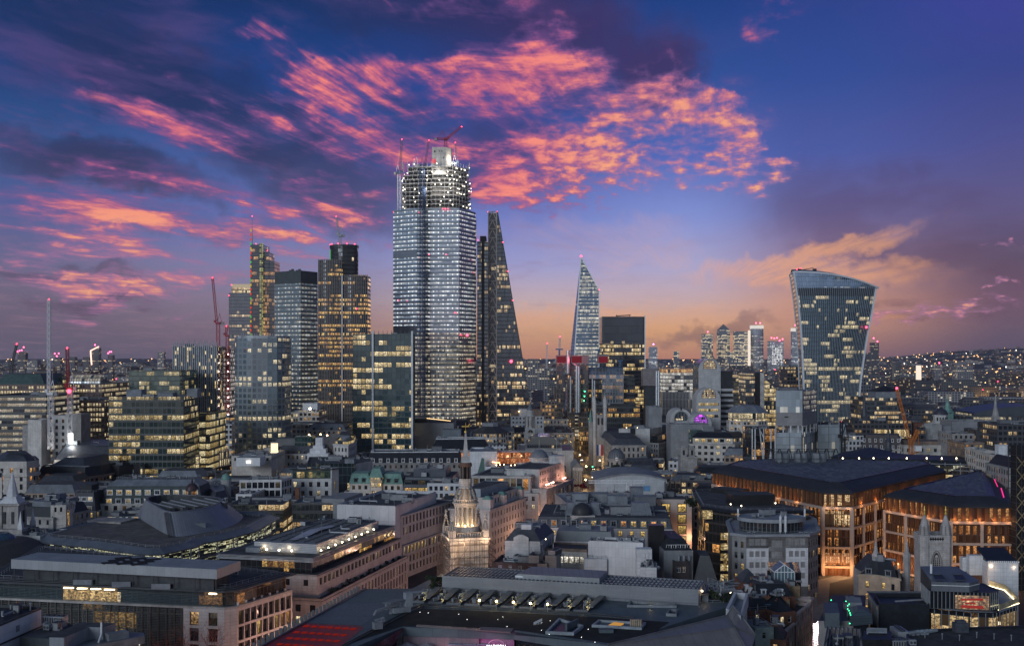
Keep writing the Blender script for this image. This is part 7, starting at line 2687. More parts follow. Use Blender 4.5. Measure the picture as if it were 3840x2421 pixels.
b.one('drum_floor',As,'cap',Aa(Bf(tt),1.02),31.)
Mz=Bz(tt)
m=MB()
ax=Vector((Cn[3][0]-Cn[1][0],Cn[3][1]-Cn[1][1])).normalized()
Jf=Fi(ax.y,ax.x)
for k in range(6):
 ox,oy=Mz[0]-ax.y*(k-2.2)*4.2,Mz[1]+ax.x*(k-2.2)*4.2
 L=24-abs(k-2.5)*3
 m.box((ox,oy,31),(L,2.,3.),Jf)
 m.box((ox,oy,34.),(L,.5,.35),Jf,1)
b.Ab(m,'cooling_units',[Ac('m197',(.10,.105,.105),.6,.2,.4,Ap=(1.4,9,.25)),Bk])
s0,s1=Vector((*Cr[2],27.1)),Vector((*Cn[2],34.1))
m=MB()
for k in range(26):
 c=s0.lerp(s1,k/25)
 m.box((c.x,c.y-.45,c.z),(1.5,.7,.16),math.radians(30))
b.Ab(m,'roof_stair',An)
q=AZ('B',2240,215,27)
m=MB();m.box((q[0],q[1],27.6),(4.5,2.4,2.6),.45);m.box((q[0],q[1],27),(4.,2.,.7),.45,1);b.Ab(m,'air_handler',[Aj,An])
q=AZ('B',2135,215,27)
b.one('drum_doorway',A4,'box',(q[0],q[1],27),(2.6,2.,2.6),.45)
q=AZ('C',470,1300,27)
m=MB()
for k in range(6):
 m.box((q[0]+k*1.2,q[1]-k*.4,27),(.7,1.4,.8),.5)
b.Ab(m,'solar_rack',Aj)
pass
p=Bs(AZ('B',125,250,27.5),AZ('B',452,262,27.5),16)
b=Ad('office_block','blank pale grey end block with one amber window left of the lit glass band',p)
b.Aq(p,0,27.5,Ac('m198',(.40,.40,.39),.8,.1,.3,Az=.3),{0:W(9,6,1.6,2.9,lit=1,rows=1,n=1,top=1.6,cols=(Be,),st=.5),'all':None},Bl=As)
b.Ag(p,26.6,4,1)
pass
c0=AZ('B',10,560,22)
b=Ad('shell_roofed_building','dark shell-shaped roof curving down at the left edge',A7(c0,22,18,12))
m=MB()
Gu=[(24,16),(22,20),(17,24),(10,27.2),(5,28.)]
m.lathe((c0[0]-6,c0[1]+12),[(24,0)]+Gu,40)
b.Ab(m,'shell_roof',Ac('m199',(.045,.042,.042),.6,.2,.3,Ap=(1.,60,.12)))
b.one('glazed_cap',Ac('m200',(.03,.06,.10),.15,.2,1,Bn=.7),'lathe',(c0[0]-6,c0[1]+12),[(5.6,27.6),(5.,28.6),(3,29.8),(0,30.2)],24)
pass
A0,A1,A2=AZ('B',-250,765,26),AZ('D',330,885,26),AZ('D',1062,678,26)
Dz=Bf([A0,Aw(A0,A1,.97),Aw(A1,A2,.10),A2,(A2[0]-50,A2[1]+26),(A0[0]-8,A0[1]+60)])
b=Ad('office_building','large stone and louvred glass block with a floating grey plant box on its roof',Dz)
m=MB()
m.prism(Dz,25.45,25.7,0,1,Bw=True)
for k in range(3):
 Bd(m,Aa(Dz,.4+k*1.1),Aa(Dz,.8+k*1.1),25.7+k*.22,25.86+k*.22)
b.Ab(m,'roof_deck',[Ac('m201',(.07,.075,.08),.45,.15,.4),As])
b.Cj(Aa(Dz,4.),25.7,1.2,2.4,Bk)
g1=Aa(Dz,2.2)
Op=max(range(len(g1)),key=lambda k:(g1[k][0]+g1[(k+1)%len(g1)][0])if(g1[k][1]+g1[(k+1)%len(g1)][1])<700 else-1e9)
Jw=Ae('m202',1.65,4.,(.012,.022,.026),(.03,.04,.042),.06,.05,.0,.0,E2=.16,De=(.5,.75,.8))
Kd=Ae('m203',1.65,4.,(.03,.02,.012),(.05,.04,.03),.08,.04,.35,.0,2,Be,(1,.4,.1),.3,.12)
m=MB()
uf=0
for k,(s_,e_)in enumerate(zip(g1,g1[1:]+g1[:1])):
 L=Dh(e_[0]-s_[0],e_[1]-s_[1])
 uf=m.quad_wall(s_,e_,21.2,25.4,1 if s_[0]>g1[0][0]+50 and k>0 and e_[1]>s_[1]+3 else 0,uf)
b.Ab(m,'top_floor_glass',[Jw,Kd])
m=MB()
for z in[21.5+.42*k for k in range(9)]:
 m.bar((g1[0][0],g1[0][1]-.25,z),(Aw(g1[0],g1[1],.985)[0],Aw(g1[0],g1[1],.985)[1]-.25,z),.09)
b.Ab(m,'louvre_blades',Ac('m201',(.07,.075,.08)))
m=MB();Bd(m,Aa(Dz,.9),Aa(Dz,3),20.6,21.2);b.Ab(m,'ledge',Ac('m204',(.34,.33,.31),.8))
Gb=Ae('m205',1.65,4.,(.08,.06,.04),(.05,.045,.04),.05,.02,1,1,3,(1,.60,.20),(1,.68,.28),.75,.05)
def Ea(w0,w1,z0,z1,Cl,name,Fe=.18):
 s_,e_=Aw(g1[0],g1[1],w0),Aw(g1[0],g1[1],w1)
 m=MB()
 m.quad_wall((s_[0],s_[1]-Fe),(e_[0],e_[1]-Fe),z0,z1,0,0)
 b.Ab(m,name,Cl)
 return s_,e_
Mp,N0=px('B',-250,0)[0],px('D',330,0)[0]
fw=lambda Dy,x:(px(Dy,x,0)[0]-Mp)/(N0-Mp)
s_,e_=Ea(fw('B',690),fw('B',1352),21.3,25.35,Gb,'lit_room')
m=MB()
for k in range(4):
 q=Aw(s_,e_,.12+.25*k)
 m.bar((q[0]-1.6,q[1]-.26,24.6),(q[0]+1.6,q[1]-.26,24.6),.35)
b.Ab(m,'ceiling_lights',Af('m206',(1,.82,.5),5))
s_,e_=Ea(fw('B',2320),.992,21.6,25.35,Ae('m207',1.65,4,(.05,.03,.02),(.05,.04,.04),.05,.02,1,1,3,(1,.5,.18),(1,.55,.2),.32,.05),'lit_room')
m=MB();q=Aw(s_,e_,.62);m.bar((q[0]-1.2,q[1]-.26,24.7),(q[0]+1.,q[1]-.26,24.7),.4);b.Ab(m,'ceiling_lights',Af('m206',(1,.82,.5),5))
g2=Aa(Dz,2.)
Jy=Ae('m208',3.3,4.6,(.016,.018,.016),(.055,.052,.045),.09,.08,.10,.0,2,Be,B9,.25,.12)
m=MB();uf=0
s_,e_=g2[0],Aw(g2[0],g2[1],fw('B',2130))
m.quad_wall(s_,e_,0,20.6,0,0)
b.Ab(m,'lower_glass',Jy)
m=MB()
for z in[1+.45*k for k in range(43)]:
 m.bar((s_[0],s_[1]-.25,z),(e_[0],e_[1]-.25,z),.09)
for k in range(26):
 q=Aw(s_,e_,k/25)
 m.bar((q[0],q[1]-.3,0),(q[0],q[1]-.3,20.6),.22)
b.Ab(m,'louvre_frame',Ac('m209',(.10,.095,.085),.5))
Ea(fw('B',1065),fw('B',1612),16.6,20.4,Ae('m210',1.8,4.2,(.08,.08,.075),(.08,.08,.08),.07,.02,1,1,3,(1,.84,.58),(1,.9,.7),.5,.05),'lit_room',.14)
body=Aa(Dz,.9)
Hj=Ac('m211',(.50,.465,.44),.8,.14,.3,Az=.4,Ap=(1.8,.9,.05))
n=len(body)
iL=0
Cf=[Aw(body[0],body[1],fw('B',2150)),body[1],body[2],body[3]]
m=MB()
Nt=W(4.4,3.2,2.6,3.6,lit=.10,rows=4,top=.9,dep=.7,end=.5,n=2,cols=(B9,Bc),st=.5,style='std')
Nl=W(4.4,3.,2.2,3.7,lit=.16,rows=4,top=.9,dep=.7,end=.5,n=9,cols=(B9,Be),st=.5,style='std')
b.Cc(m,Cf[0],Cf[1],0,20.6,Nt)
m.quad_wall(Cf[1],Cf[2],0,20.6)
b.Cc(m,Cf[2],Cf[3],0,20.6,Nl)
m.quad_wall(Cf[3],body[4],0,20.6)
b.Ab(m,'stone_wall',Hj)
b.Ab((lambda mm:(Bd(mm,[Cf[1],Cf[2],Cf[3],(Cf[3][0]-3,Cf[3][1]+1),(Cf[1][0]-3,Cf[1][1]+6)],[Aw(Cf[1],(Cf[1][0]-3,Cf[1][1]+6),.4)]*5,20.62,20.64),mm)[1])(MB()),'ledge_top',Hj)
m=MB()
for k in range(7):
 q=Aw(Cf[2],Cf[3],.06+.14*k)
 m.lathe((q[0]-.8,q[1]+.3),[(.28,21.2),(.38,21.9),(.34,21.9)],8)
b.Ab(m,'terrace_planter',Bg)
pb=Bf([AZ('B',125,525,32),AZ('D',160,640,32),AZ('D',427,545,32),AZ('B',430,447,32)])
b.one('plant_box',[Ac('m212',(.29,.315,.33),.55,.08,.2,Ap=(2.2,9,.04)),Ac('m213',(.24,.265,.29),.7,.1,.2,Ap=(4,4,.05))],'prism',pb,29.4,32,0,1,Bw=True)
m=MB()
Od=Aa(pb,2.2)
m.prism(Od,25.7,29.4)
for k in range(11):
 q=Aw(Aa(pb,.6)[0],Aa(pb,.6)[1],k/10)
 m.bar((*q,25.7),(*q,29.4),.22)
b.Ab(m,'plant_box_legs',An)
m=MB()
for r in range(3):
 for k in range(3):
  q=AZ('B',1240+r*165+k*75,565+r*8-k*26,32)
  m.prism(Au(q[0],q[1],4.4,2.6,.5),32.,32.12)
b.Ab(m,'roof_louvre',Ac('m214',(.012,.012,.013),.9))
for k in range(3):
 q=Aw(Aa(pb,1.6)[0],Aa(pb,1.6)[1],.34+.2*k)
 b.one('plant_enclosure',Aj,'box',(q[0],q[1]-1.,25.7),(5.2,.6,1.5))
b.Ag(Aa(Dz,5),25.7,8,0)
pass
for(x,y,e,c)in((AZ('D',700,1480,10)[0]+5,AZ('D',700,1480,10)[1],2600,(1,.52,.40)),(Cf[3][0]+6,Cf[3][1]-4,2600,(1,.58,.42))):
 Ah((x,y,7),e,c,.6)
def Eh(name,label,Ci,h,r,B5,Cl,group=None):
 rr=random.Random(B5)
 root=B4(name,label,'tree',Ci,group)
 mt,mc=MB(),MB()
 p0=Vector(Ci)
 Kp=p0+Vector((0,0,h*.34))
 mt.tube(p0,Kp,.42,.32,8)
 def Gi(p,d,L,L6,Jb):
  e=p+d*L
  (mt if Jb==0 else mc).tube(p,e,L6,L6*.62,6 if Jb<2 else 3,J0=False)
  if Jb>=5:
   return
  for _ in range(3 if Jb<4 else 2):
   a=Vector((rr.gauss(0,1),rr.gauss(0,1),rr.gauss(0,.7))).normalized()
   nd=(d+a*(.62+.06*Jb)+Vector((0,0,.10))).normalized()
   Gi(p+d*L*rr.uniform(.55,1.),nd,L*rr.uniform(.62,.84),L6*.58,Jb+1)
 for k in range(5):
  a=6.28*k/5+rr.uniform(-.3,.3)
  Gi(Kp-Vector((0,0,.3*k)),Vector((Bx(a)*r/h*1.5,Bt(a)*r/h*1.5,1)).normalized(),h*.26,.2,0)
 mt.Ao('trunk',Ac('m215',(.20,.085,.06),.9,.3,1.),root)
 mc.Ao('crown',Cl,root)
 return root
Jg=Ac('m216',(.26,.085,.055),.9,.3,1.)
Eh('bare_tree','bare winter tree lit red from below in front of the stone and glass block',(Ai(720,278),278,0),25,13,7,Jg)
Eh('bare_tree','second bare winter tree, right of the red-lit one, against the stone corner',(Ai(850,270),270,0),20,9,17,Jg)
for(xx,yy,e)in((700,268,1500),(820,262,1200)):
 Ah((Ai(xx,yy),yy,6),e,(1,.22,.10),.8)
a,c_=AZ('B',0,1252,30),AZ('B',466,1062,30)
d=AZ('B',190,985,30)
p=Bf([(a[0]-1.2,a[1]-9),c_,(c_[0]-22,c_[1]+5),(a[0]-22,a[1]-4)])
b=Ad('panelled_building','white panelled building with a black roof edge in the bottom left corner',p)
b.A8(p,0,29.4,Ac('m217',(.60,.62,.65),.55,.06,.15,Az=.15,Ap=(4.2,3.4,.05)))
b.B0(Aa(p,-.25),30,.7,Ak,An)
k0=max(range(len(p)),key=lambda k:(p[k][0]+p[(k+1)%4][0]))
s_,e_=p[k0],p[(k0+1)%4]
b.one('dark_band',An,'bar',(s_[0]+.05,s_[1],25.4),(e_[0]+.05,e_[1],25.4),.3,h=.34)
m=MB()
for w in(.2,.62):
 q=Aw(s_,e_,w);m.box((q[0]+.02,q[1],26.6),(.2,1.5,1.4),0)
b.Ab(m,'wall_grille',Bq)
m=MB();q=AZ('B',190,1110,29.3);m.tube((*q,29.3),(*q,31.6),.2,n=8);b.Ab(m,'orange_flue',Ac('m218',(.35,.14,.07),.6))
m=MB();q=AZ('B',122,1090,29.3);m.tube((*q,29.3),(*q,30.4),.22,n=8);b.Ab(m,'vent_pipe',Bk)
b.Ag(p,29.3,5,0,Co=3)
pass
zb=28
bx=T('B',zb,555,1405,725,1408,1000,1290,1165,1292,1305,1246,900,1236)
p=Bf(bx)
b=Ad('plant_building','dark flat-roofed plant building with a grey metal penthouse and silver flue at the bottom left',p)
b.one('penthouse',[Ac('m219',(.22,.24,.26),.5,.1,.3,Ap=(1.1,30,.05)),As],'prism',p,0,zb,0,1)
Ng=Bf(T('B',26.4,225,1400,560,1420,840,1262,640,1232))
b.one('low_dark_roof',[Ac('m220',(.045,.055,.062),.5,.15,.3,Ap=(1.1,30,.05)),As],'prism',Ng,0,26.4,0,1)
b.Ag(Ng,26.4,5,1)
Ne=Bf(T('B',25.2,760,1545,1632,1392,1622,1352,1215,1340))
m=MB();m.prism(Ne,23.5,25.2,0,1,Bw=True);m.prism(Aa(Ne,1.2),0,23.5);b.Ab(m,'right_roof_slab',[Ac('m221',(.2,.19,.19),.6),Dr])
q=AZ('B',1320,1420,25.2)
b.one('plant_box',Aj,'prism',Au(q[0],q[1],4.6,2.4,.7),25.2,26.7)
q0,q1,q2=AZ('B',1110,1465,25.2),AZ('B',1145,1370,26.5),AZ('B',1150,1280,28.5)
m=MB();m.tube((*q0,25.2),(q1[0],q1[1],26.6),.22,n=8);m.tube((q1[0],q1[1],26.5),(q1[0],q1[1],29.2),.22,n=8);b.Ab(m,'silver_flue',Cb['m115'])
m=MB()
for k in range(3):
 q=AZ('B',1475+45*k,1470-20*k,22.5)
 m.box((q[0]-.6,q[1]+.5,21),(1.4,.3,2.),.5)
b.Ab(m,'lit_shop_window',Af('m222',(1,.9,.75),1.6))
pass
Y=336
Bp=xY(1746)
zz=lambda Dy,y:Av(px(Dy,0,y)[1],Y)
b=Ad('church_steeple','floodlit white baroque church steeple with a tapering spire','church',Au(Bp,Y,11,11))
ps=Ac('m223',(.52,.49,.45),.82,.2,.35,Az=.5,Ap=(1.3,.65,.05))
C2=zz('F',215)
TW=9.4
Ck=math.radians(14)
m=MB()
tw=Au(Bp,Y,TW,TW,Ck)
m.prism(tw,0,C2-1.4)
for q in tw:
 m.prism(Au(q[0],q[1],1.7,1.7,Ck),0,C2-1.41)
b.Ab(m,'tower_shaft',ps)
m=MB()
for(o,Cd,I6)in((.9,C2-1.6,C2-.9),(.5,C2-7.2,C2-6.4),(.4,C2-2.4,C2-1.8)):
 Bd(m,Au(Bp,Y,TW+2*o+1.2,TW+2*o+1.2,Ck),Au(Bp,Y,TW-.2,TW-.2,Ck),Cd,I6)
m.prism(Au(Bp,Y,TW+.2,TW+.2,Ck),C2-.9,C2-.85)
b.Ab(m,'cornice',ps)
ux,uy=Vector((Bx(Ck),Bt(Ck))),Vector((-Bt(Ck),Bx(Ck)))
for(Hv,Jd)in((-uy,ux),(ux,uy)):
 base=Vector((Bp,Y))+Hv*(TW/2+.06)
 m=MB()
 aw,Cd,zs=1.9,C2-21,C2-11.2
 Ca=[(-aw,Cd),(aw,Cd),(aw,zs)]+[(aw*Bx(PI*k/12),zs+aw*Bt(PI*k/12))for k in range(1,12)]+[(-aw,zs)]
 m.face([(base.x+Jd.x*a,base.y+Jd.y*a,z)for a,z in Ca],0)
 for k in range(24):
  z=Cd+.5*k
  hw=aw if z<zs else math.sqrt(max(0,aw*aw-(z-zs)**2))
  if hw>.2:
   l_,M4=base+Hv*.1-Jd*hw,base+Hv*.1+Jd*hw
   m.bar((l_.x,l_.y,z),(M4.x,M4.y,z),.16,1)
 b.Ab(m,'louvred_bell_opening',[A4,Ac('m224',(.22,.14,.09),.7)])
 m=MB()
 po=[(aw+.55,Cd),(aw+.55,zs)]+[((aw+.55)*Bx(PI*k/12),zs+(aw+.55)*Bt(PI*k/12))for k in range(1,12)]+[(-aw-.55,zs),(-aw-.55,Cd)]
 for(a0,c0),(a1,c1)in zip(po,po[1:]):
  A_,B_=base+Hv*.15+Jd*a0,base+Hv*.15+Jd*a1
  m.bar((A_.x,A_.y,c0),(B_.x,B_.y,c1),.7)
 b.Ab(m,'arch_surround',ps)
m=MB()
rb=Au(Bp,Y,TW+.6,TW+.6,Ck)
for a,c in zip(rb,rb[1:]+rb[:1]):
 for k in range(13):
  q=Aw(a,c,k/13)
  m.lathe(q,[(.12,C2-.9),(.26,C2-.35),(.1,C2+.3)],6)
 m.bar((*a,C2+.4),(*c,C2+.4),.45,h=.25)
b.Ab(m,'balustrade',ps)
for q in rb:
 m=MB()
 m.prism(Au(q[0],q[1],1.8,1.8,Ck),C2-.85,C2+1.2)
 for k in range(4):
  a=Ck+PI/4+k*PI/2
  m.bar((q[0]+1.1*Bx(a),q[1]+1.1*Bt(a),C2+1.2),(q[0]+.25*Bx(a),q[1]+.25*Bt(a),C2+4.),.35)
 m.lathe(q,[(.3,C2+3.8),(.65,C2+4.3),(.22,C2+4.9),(.42,C2+5.4),(.04,C2+6.4)],10)
 b.Ab(m,'corner_pinnacle',ps)
z1,z2=zz('F',140),zz('E',1195)
m=MB()
m.lathe((Bp,Y),[(4.2,C2-.9),(3.9,z1),(3.3,z1+.02)],24)
b.Ab(m,'temple_base',ps)
b.one('inner_drum',ps,'lathe',(Bp,Y),[(2.,z1),(2.,z2)],20)
m=MB()
for k in range(12):
 a=2*PI*(k+.5)/12
 q=(Bp+2.95*Bx(a),Y+2.95*Bt(a))
 m.lathe(q,[(.44,z1),(.33,z1+.5),(.28,z2-.7),(.44,z2)],9)
b.Ab(m,'temple_columns',ps)
m=MB()
m.lathe((Bp,Y),[(2.4,z2),(3.4,z2),(3.5,z2+.7),(3.9,z2+.9),(3.9,z2+1.3),(3.4,z2+1.4)],28)
b.Ab(m,'entablature',ps)
z3=zz('E',1110)
m=MB()
for k in range(30):
 a=2*PI*k/30
 m.lathe((Bp+3.4*Bx(a),Y+3.4*Bt(a)),[(.1,z2+1.4),(.2,z2+2.),(.09,z3-.2)],5)
m.lathe((Bp,Y),[(3.1,z3-.2),(3.65,z3-.2),(3.65,z3+.1),(3.1,z3+.12),(2.4,z3+.12)],28)
b.Ab(m,'gallery_balustrade',ps)
m=MB()
z4=zz('E',985)
m.lathe((Bp,Y),[(2.5,z2+1.4),(2.4,z3+.2),(1.5,z3+2.2),(1.3,z4)],20)
for k in range(12):
 a=2*PI*k/12
 P_=[(3.1,z3+.1),(2.95,z3+1.4),(2.4,z3+3.),(1.75,z4-.2)]
 for(r0,h0),(r1,h1)in zip(P_,P_[1:]):
  m.bar((Bp+r0*Bx(a),Y+r0*Bt(a),h0),(Bp+r1*Bx(a),Y+r1*Bt(a),h1),.42)
b.Ab(m,'flying_buttress_crown',ps)
z5,z6,z7,z8=zz('E',935),zz('E',880),zz('E',745),zz('E',700)
b.one('upper_stage',ps,'lathe',(Bp,Y),[(2.1,z4-.2),(2.1,z4+.4),(1.75,z4+.5),(1.75,z5),(2.05,z5),(1.95,z6)],16)
b.one('lantern_core',A4,'lathe',(Bp,Y),[(.9,z6),(.9,z7)],12)
m=MB()
for k in range(8):
 a=2*PI*(k+.5)/8
 q=(Bp+1.45*Bx(a),Y+1.45*Bt(a))
 m.lathe(q,[(.3,z6),(.26,z6+.3),(.24,z7-.3),(.36,z7)],7)
b.Ab(m,'lantern_columns',Ac('m225',(.10,.075,.06),.6))
b.one('lantern_cornice',Ac('m226',(.17,.10,.075),.8),'lathe',(Bp,Y),[(1.85,z7),(1.95,z7+.5),(1.7,z8)],16)
m=MB();z9=zz('E',370);m.lathe((Bp,Y),[(1.75,z8),(1.4,z8+1.6),(1.,zz('E',640)),(1.12,zz('E',632)),(.86,zz('E',610)),(.24,z9+.6),(.3,z9+.3),(.06,z9)],4,a0=Ck+PI/4)
b.Ab(m,'obelisk_spire',Ac('m227',(.46,.45,.43),.85,.2,.4,Az=.4))
m=MB()
m.ball((Bp,Y,z9+.35),.42);m.bar((Bp,Y,z9),(Bp,Y,z9+3.2),.12)
m.bar((Bp-1.1,Y,z9+2.),(Bp+1.1,Y,z9+2.),.35);m.bar((Bp+.7,Y,z9+2.1),(Bp+1.3,Y,z9+2.8),.3)
b.Ab(m,'dragon_weathervane',G6)
pass
rr=random.Random(3)
m=MB()
Om=1.9
so,si=Au(Bp,Y,TW+5.2,TW+5.2,Ck),Au(Bp,Y,TW+2.4,TW+2.4,Ck)
for Mv in(so,si):
 for e in(3,0,1):
  a,c=Mv[e],Mv[(e+1)%4]
  for k in range(9):
   q=Aw(a,c,k/8)
   m.bar((*q,0),(*q,C2+rr.uniform(-3,1.6)),.13)
  z=2.
  while z<C2-1:
   m.bar((*a,z),(*c,z),.12)
   z+=1.9
for e in(3,0,1):
 a,c=so[e],so[(e+1)%4]
 for k in range(16):
  w=rr.random()*.8
  z=rr.uniform(4,C2-6)
  m.bar((*Aw(a,c,w),z),(*Aw(a,c,w+.2),z+3.8),.08)
Ds(m,'scaffolding','tube scaffolding wrapped round the tower of the floodlit steeple','scaffold',Ac('m228',(.07,.055,.05),.5,.2,.5,Cu=.3))
fl=(1,.60,.26)
for k in range(6):
 a=-PI/2+(k-2.5)*.62
 Ah((Bp+3.6*Bx(a),Y+3.6*Bt(a),z1+.7),420,fl,.15)
m=MB()
for k in range(3):
 a=-PI/2+(k-1)*.62
 m.ball((Bp+3.6*Bx(a),Y+3.6*Bt(a),z1+.35),.22,n=6)
m.Ao('floodlight',Af('m229',(1,.75,.4),30),b.root)
for(G3,G8,Nx,e)in((-9,-12,-16,2600),(8,-13,-18,2600),(0,-8.5,-2.5,900),(-6.5,-6.5,-2,600),(6.5,-6.5,-2,700),(12,-3,-14,2400),(-3,-12,-5,900)):
 Ah((Bp+G3,Y+G8,C2+Nx),e,(1,.64,.38),.5)
Ah((Bp,Y-6.5,z3+.5),420,fl,.3)
a,c_=AZ('E',1462,1432,22.5),AZ('G',735,1455,22.5)
p=Bs(a,c_,40)
b=Ad('mansard_building','stone building with a long mansard of amber windows around a dark round dome',p)
b.Aq(p,0,22.5,Hj,W(4,4.2,1.5,2.,lit=.7,rows=1,top=1.,cols=(B9,)),ph=.4)
N6=Ac('m230',(.06,.068,.08),.55,.25,.6)
q=b.Ay(Aa(p,.2),22.2,4.3,1.2,N6,W(3,4.2,1.9,2.1,lit=.68,base=1.,n=13,cols=(Be,B9),st=.85,fm=Bk),edges=(0,))
xc=AZ('E',2005,1440,22.5)[0]
yc=p[0][1]+1
m=MB();m.box((xc,yc+2.2,18),(9.,7,8.6));m.box((xc,yc+2.2,26.6),(9.6,7.6,.4));b.Ab(m,'gable_block',Hj)
m=MB();m.box((xc,yc-1.36,21.6),(1.5,.2,2.2));m.tube((xc,yc-1.26,23.8),(xc,yc-1.47,23.8),.75,n=16);b.Ab(m,'arched_window',A4)
b.one('dome',Ac('m231',(.035,.037,.04),.5,.2,.5,Ap=(.8,40,.06)),'lathe',(xc,yc+3),[(4.1,26.9),(4.1,27.6)]+[(3.9*Bx(PI/2*k/9),27.6+4.*Bt(PI/2*k/9))for k in range(9)]+[(.1,31.7)],28)
for(x0,x1)in((('E',1835),('E',1925)),(('E',2115),('E',2205)),(('G',295),('G',500))):
 xa,xb=AZ(x0[0],x0[1],1325,26.5)[0],AZ(x1[0],x1[1],1325,26.5)[0]
 m=MB();m.loft(Au((xa+xb)/2,yc+7,xb-xa+1.5,7),26.4,Au((xa+xb)/2,yc+7.6,xb-xa-.6,4.5),31.2);m.cap(Au((xa+xb)/2,yc+7.6,xb-xa-.6,4.5),31.2);b.Ab(m,'lead_clad_stair',Dl)
b.Ct(Au(xc+16,yc+8,9,5),26.4,29.4,Bq)
b.Ag(Aa(q,5),26.4,16,3,Cj=True,Co=4)
pass
p=Bs(AZ('E',1850,1180,27),AZ('G',560,1165,27),40)
b=Ad('office_block','office block with a cluttered roof of pipes, gantries and grey plant behind the dark dome',p)
b.Aq(p,0,27,Bq,None,Bl=Aj,ph=.5)
z=26.5
for(t_,x0,x1,y,dz,d,mt)in(('E',1890,2060,1110,4.2,6,Aj),('E',2080,2300,1090,3.4,8,Bq),('G',0,220,1120,3.6,6,Aj),('G',260,400,1060,5.,6,Dl),('G',300,540,1130,3.6,8,Dm)):
 q0,q1=AZ(t_,x0,y+60,z),AZ(t_,x1,y+60,z)
 b.Ct(Bs(q0,q1,d),z,z+dz,mt,Aj)
m=MB()
q0=AZ('G',235,1070,27)
By(m,(q0[0],q0[1],26.5),(q0[0],q0[1],33),2.,1.8,.16);By(m,(q0[0]-18,q0[1],33),(q0[0]+7,q0[1],33),1.2,1.4,.14)
b.Ab(m,'roof_gantry',Ax)
b.Ag(Aa(p,2),z,20,2,Co=6,Cj=True)
pass
Y=560
p=Bs((xY(2250),Y),(xY(2500),Y),36)
Cd=zY(1822)
b=Ad('office_building','pale curved-roof building with a blue hatch and black flue pipes',p)
m=MB()
N=14
Nf,Jp=xY(2230),xY(2500)
f=lambda w:(Nf+(Jp-Nf)*w,Cd+2.+4.4*Bt(PI*(.1+.8*w)))
for k in range(N):
 (xa,za),(xb,I8)=f(k/N),f((k+1)/N)
 m.face([(xa,Y,0),(xb,Y,0),(xb,Y,I8),(xa,Y,za)],0,[(xa,0),(xb,0),(xb,I8),(xa,za)])
 m.face([(xa,Y-.6,za),(xb,Y-.6,I8),(xb,Y+34,I8),(xa,Y+34,za)],1,[(xa,0),(xb,0),(xb,34),(xa,34)])
 m.face([(xa,Y-.6,za-.7),(xb,Y-.6,I8-.7),(xb,Y-.6,I8),(xa,Y-.6,za)],1)
m.face([(Jp,Y,0),(Jp,Y+34,0),(Jp,Y+34,f(1)[1]),(Jp,Y,f(1)[1])],0)
b.Ab(m,'wall_and_curved_roof',[Ac('m232',(.40,.44,.46),.7,.1,.3,Az=.3,Ap=(4,8,.05)),Aj])
b.one('blue_hatch',Ac('m233',(.10,.24,.42),.5),'box',(xY(2425),Y-.1,zY(1840)),(3.2,.2,2.6))
m=MB()
for k in range(9):
 x=Ai(2494+k*6,Y-4)
 m.tube((x,Y-4,zY(1850)),(x,Y-4,Av(1800+(k%3)*8,Y)),.32,n=7)
b.Ab(m,'black_flue',A4)
m=MB();m.prism(Ar(2478,2570,Y-6,8),0,zY(1862));m.prism(Ar(2500,2560,Y-8,8),zY(1862),zY(1852));b.Ab(m,'lower_block',Ac('m232',(.40,.44,.46)))
pass
a,c_=AZ('G',545,1118,28),AZ('G',945,1122,28)
p=Bs(a,c_,18)
b=Ad('stone_building','pinkish flat-fronted block with a column of big amber-lit windows',p)
Gx=Ac('m234',(.46,.40,.36),.8,.08,.25)
b.A8(p,0,28,Gx,{0:W(4.6,7,3.3,3.4,lit=1,rows=6,top=1.9,n=2,dep=.35,end=.6,cols=(B9,Be),st=.95,style='surround'),'all':None})
b.B0(p,28.2,.6,As,Gx)
b.Ag(p,27.6,5,1)
pass
Ah((p[0][0]+14,p[0][1]-4,12),1500,(1,.52,.3),.6)
Ah((p[1][0]-2,p[1][1]-4,4),1500,(1,.5,.25),.6)
pr=Bf(T('G',30,1050,1195,1400,1245,1900,1250,2340,1245,1880,1150,1160,1020,960,1030))
b=Ad('office_building','black glass building with a wedge roof slab and a black box on it',pr)
b.one('roof_slab',[Ak,As],'prism',pr,28.9,30,0,1,Bw=True)
gi=Aa(pr,1.6)
L7=Ae('m235',1.9,3.9,(.012,.013,.012),(.045,.038,.034),.1,.2,.10,.06,2,B9,Be,.8,.12)
m=MB();u=0
for s_,e_ in zip(gi,gi[1:]+gi[:1]):
 u=m.quad_wall(s_,e_,0,28.9,0,u)
b.Ab(m,'dark_facade',L7)
q0,q1=AZ('G',1062,1330,25.5),AZ('G',1362,1335,25.5)
b.one('lit_top_floor',Ae('m236',1.7,3.6,(.08,.06,.04),(.05,.05,.045),.06,.03,1,.9,2,B9,(1,.8,.45),.75,.05),'quad_wall',(q0[0],q0[1]-.6),(q1[0],q1[1]-.6),25.3,28.7)
m=MB()
q0,q1=AZ('H',1262,300,20),AZ('H',1352,300,20)
for k in range(6):
 z=22.6-k*3.9
 m.quad_wall((q0[0],q0[1]-1.2),(q1[0],q1[1]-1.2),z-2.6,z)
b.Ab(m,'lit_bay',Ae('m237',1.2,2.6,(.06,.05,.04),(.05,.05,.045),.06,.03,.85,.5,2,B9,(1,.8,.45),.75,.05))
M8=Bf(T('G',33.5,1420,1068,1885,1072,1880,1040,1440,1035))
M8=Bs(AZ('G',1420,1190,30),AZ('G',1888,1185,30),12)
b.one('black_roof_box',[A4,As],'prism',M8,30,34.2,0,1)
